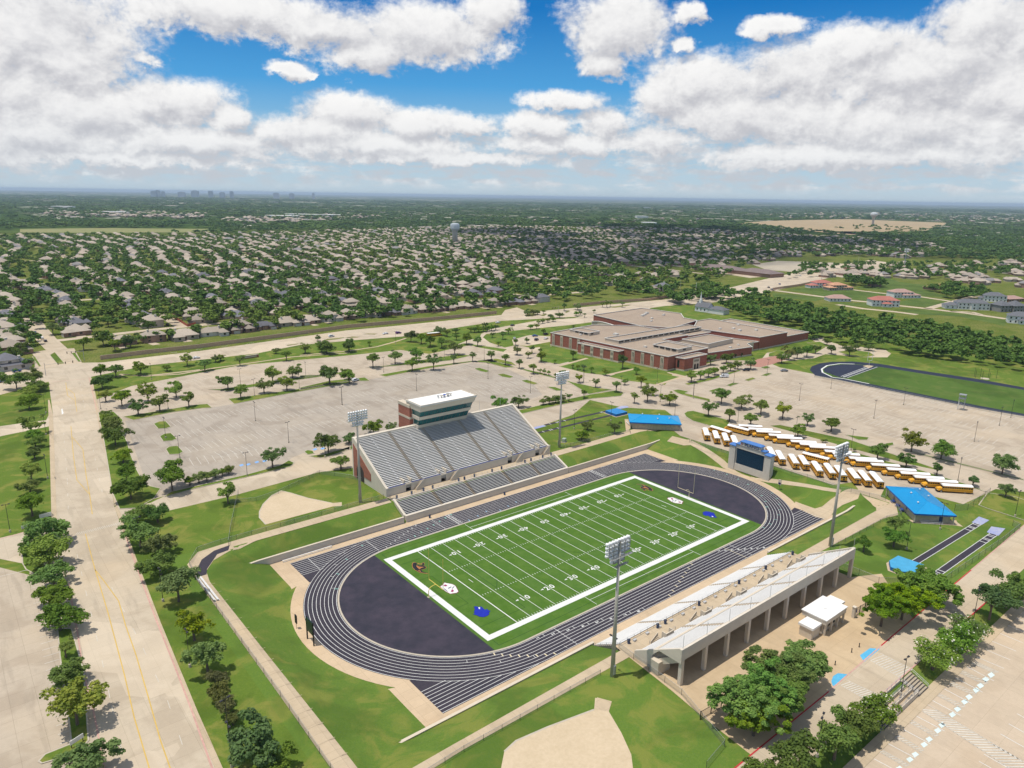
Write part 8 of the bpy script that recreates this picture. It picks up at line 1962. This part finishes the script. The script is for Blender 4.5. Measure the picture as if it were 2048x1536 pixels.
for z in (27, 30.5):
    m = MB()
    for i in range(6): a = i*PI/3; m.tube((0, 0, z), (math.cos(a)*3, math.sin(a)*3, z), .12, n=4); m.obox((math.cos(a)*3, math.sin(a)*3, z), (.35, .35, 1.2), a)
    m.build('antenna_rack', WRAIL, o)
m = MB(); m.box(-5, 5, -4, 4, 0, 3); m.build('equipment_hut', WALLX, o)
SKY_ = M('far_tower_face', (.46, .50, .56), .5, .3, .02)
for i, (px, w, hpx, lab) in enumerate(((308, 9, 3, 'widest distant office block on the skyline, left member of the pair'), (316, 9, 4, 'tallest block of the leftmost distant pair on the skyline'), (327, 5, 2.5, 'small distant block right of the widest skyline pair'), (364, 12, 2, 'low wide distant block between the two skyline groups'), (391, 13, 4.5, 'wide distant office block in the middle of the skyline'), (422, 8, 4.5, 'distant tower with a stepped top on the skyline'), (445, 9, 2.5, 'low distant block just left of the last slim tower'), (464, 6, 4.5, 'slim distant tower at the right of the skyline group'), (553, 10, 3, 'distant block above the far white shed'), (584, 9, 2.5, 'low distant block between two others further right'), (627, 4, 3.5, 'slim lone distant tower farthest right on the skyline'))):
    hy = 387+px*31/2048; d = CF*FPX+CR*(px-1024)-CU*(hy+2-768); d = d/np.linalg.norm(d[:2]); D_ = 12500.0; x, y = CP[0]+d[0]*D_, CP[1]+d[1]*D_
    Wm, Hm = w*D_/FPX*1.0, 73+hpx*D_/FPX
    o = thing('office_tower', lab, 'tower block', (x, y, 0), YAW+PI/2, 'office towers on the skyline'); m = MB(); m.box(-Wm/2, Wm/2, -15, 15, 0, Hm*.93); m.build('facade', SKY_, o); m = MB(); m.box(-Wm*.3, Wm*.3, -10, 10, Hm*.93, Hm); m.build('rooftop', SKY_, o)
for i, (px, py, w, lab) in enumerate(((560, 436, 60, 'long pale warehouse row left of the far woods'), (610, 433, 80, 'longest pale warehouse beyond the suburb'), (655, 434, 50, 'pale warehouse at the right end of the far warehouse row'), (230, 428, 50, 'pale flat building in the far left housing band'), (120, 416, 30, 'small pale shed in the far left woods'), (548, 406, 10, 'far white domed shed under the skyline'), (1290, 416, 22, 'far white shed row near the horizon centre'), (1420, 419, 20, 'far white sheds with a tank near the horizon'), (1806, 424, 20, 'far white hall near the right horizon'), (2015, 431, 22, 'far white hall at the right edge'), (1285, 436, 22, 'pale farm shed in the middle woods'), (1300, 450, 26, 'pale shed beside the tree belt'))):
    x, y = G(px, py); d = math.hypot(x-CP[0], y-CP[1]); Wm = w*d/FPX
    o = thing('warehouse', lab, 'warehouse', (x, y, 0), YAW-PI/2, 'pale warehouses on the plain'); m = MB(); m.box(-Wm/2, Wm/2, 0, 60, 0, 9); m.build('wall', WALLX, o); m = MB(); m.box(-Wm/2-.5, Wm/2+.5, -.5, 60.5, 9, 10); m.build('roof', WROOF, o)
# power poles on the cross street
for i, (px, py) in enumerate(((1318, 596), (1324, 597), (1391, 590), (1360, 585), (1643, 560), (1716, 528), (1747, 534), (1785, 540))):
    o = thing('utility_pole', '%s tall utility pole from the school roof along the cross street' % nth(i), 'utility pole', (*G(px, py), 0), .6, 'utility poles by the cross street'); m = MB(); m.tube((0, 0, 0), (0, 0, 14), .22, .15, 6); m.build('pole', WRAIL if i in (2,) else POLEC, o); m = MB(); m.box(-1.6, 1.6, -.1, .1, 12.6, 12.8); m.build('cross_arm', POLEC, o)
# ================================================================ render settings
S.view_settings.view_transform = 'Standard'; S.view_settings.look = 'None'; S.view_settings.gamma = 1.0; S.view_settings.use_curve_mapping = False
S.view_settings.exposure = 0.0
S.cycles.max_bounces = 6; S.cycles.diffuse_bounces = 3; S.cycles.glossy_bounces = 2; S.cycles.transmission_bounces = 2; S.cycles.volume_bounces = 0; S.cycles.transparent_max_bounces = 8
S.cycles.use_denoising = True; S.cycles.denoising_prefilter = 'ACCURATE'; S.cycles.denoising_input_passes = 'RGB_ALBEDO_NORMAL'; S.cycles.denoiser = 'OPENIMAGEDENOISE'
S.cycles.use_adaptive_sampling = True; S.cycles.adaptive_threshold = .015
S.cycles.sample_clamp_indirect = 4.0
S.render.use_persistent_data = False
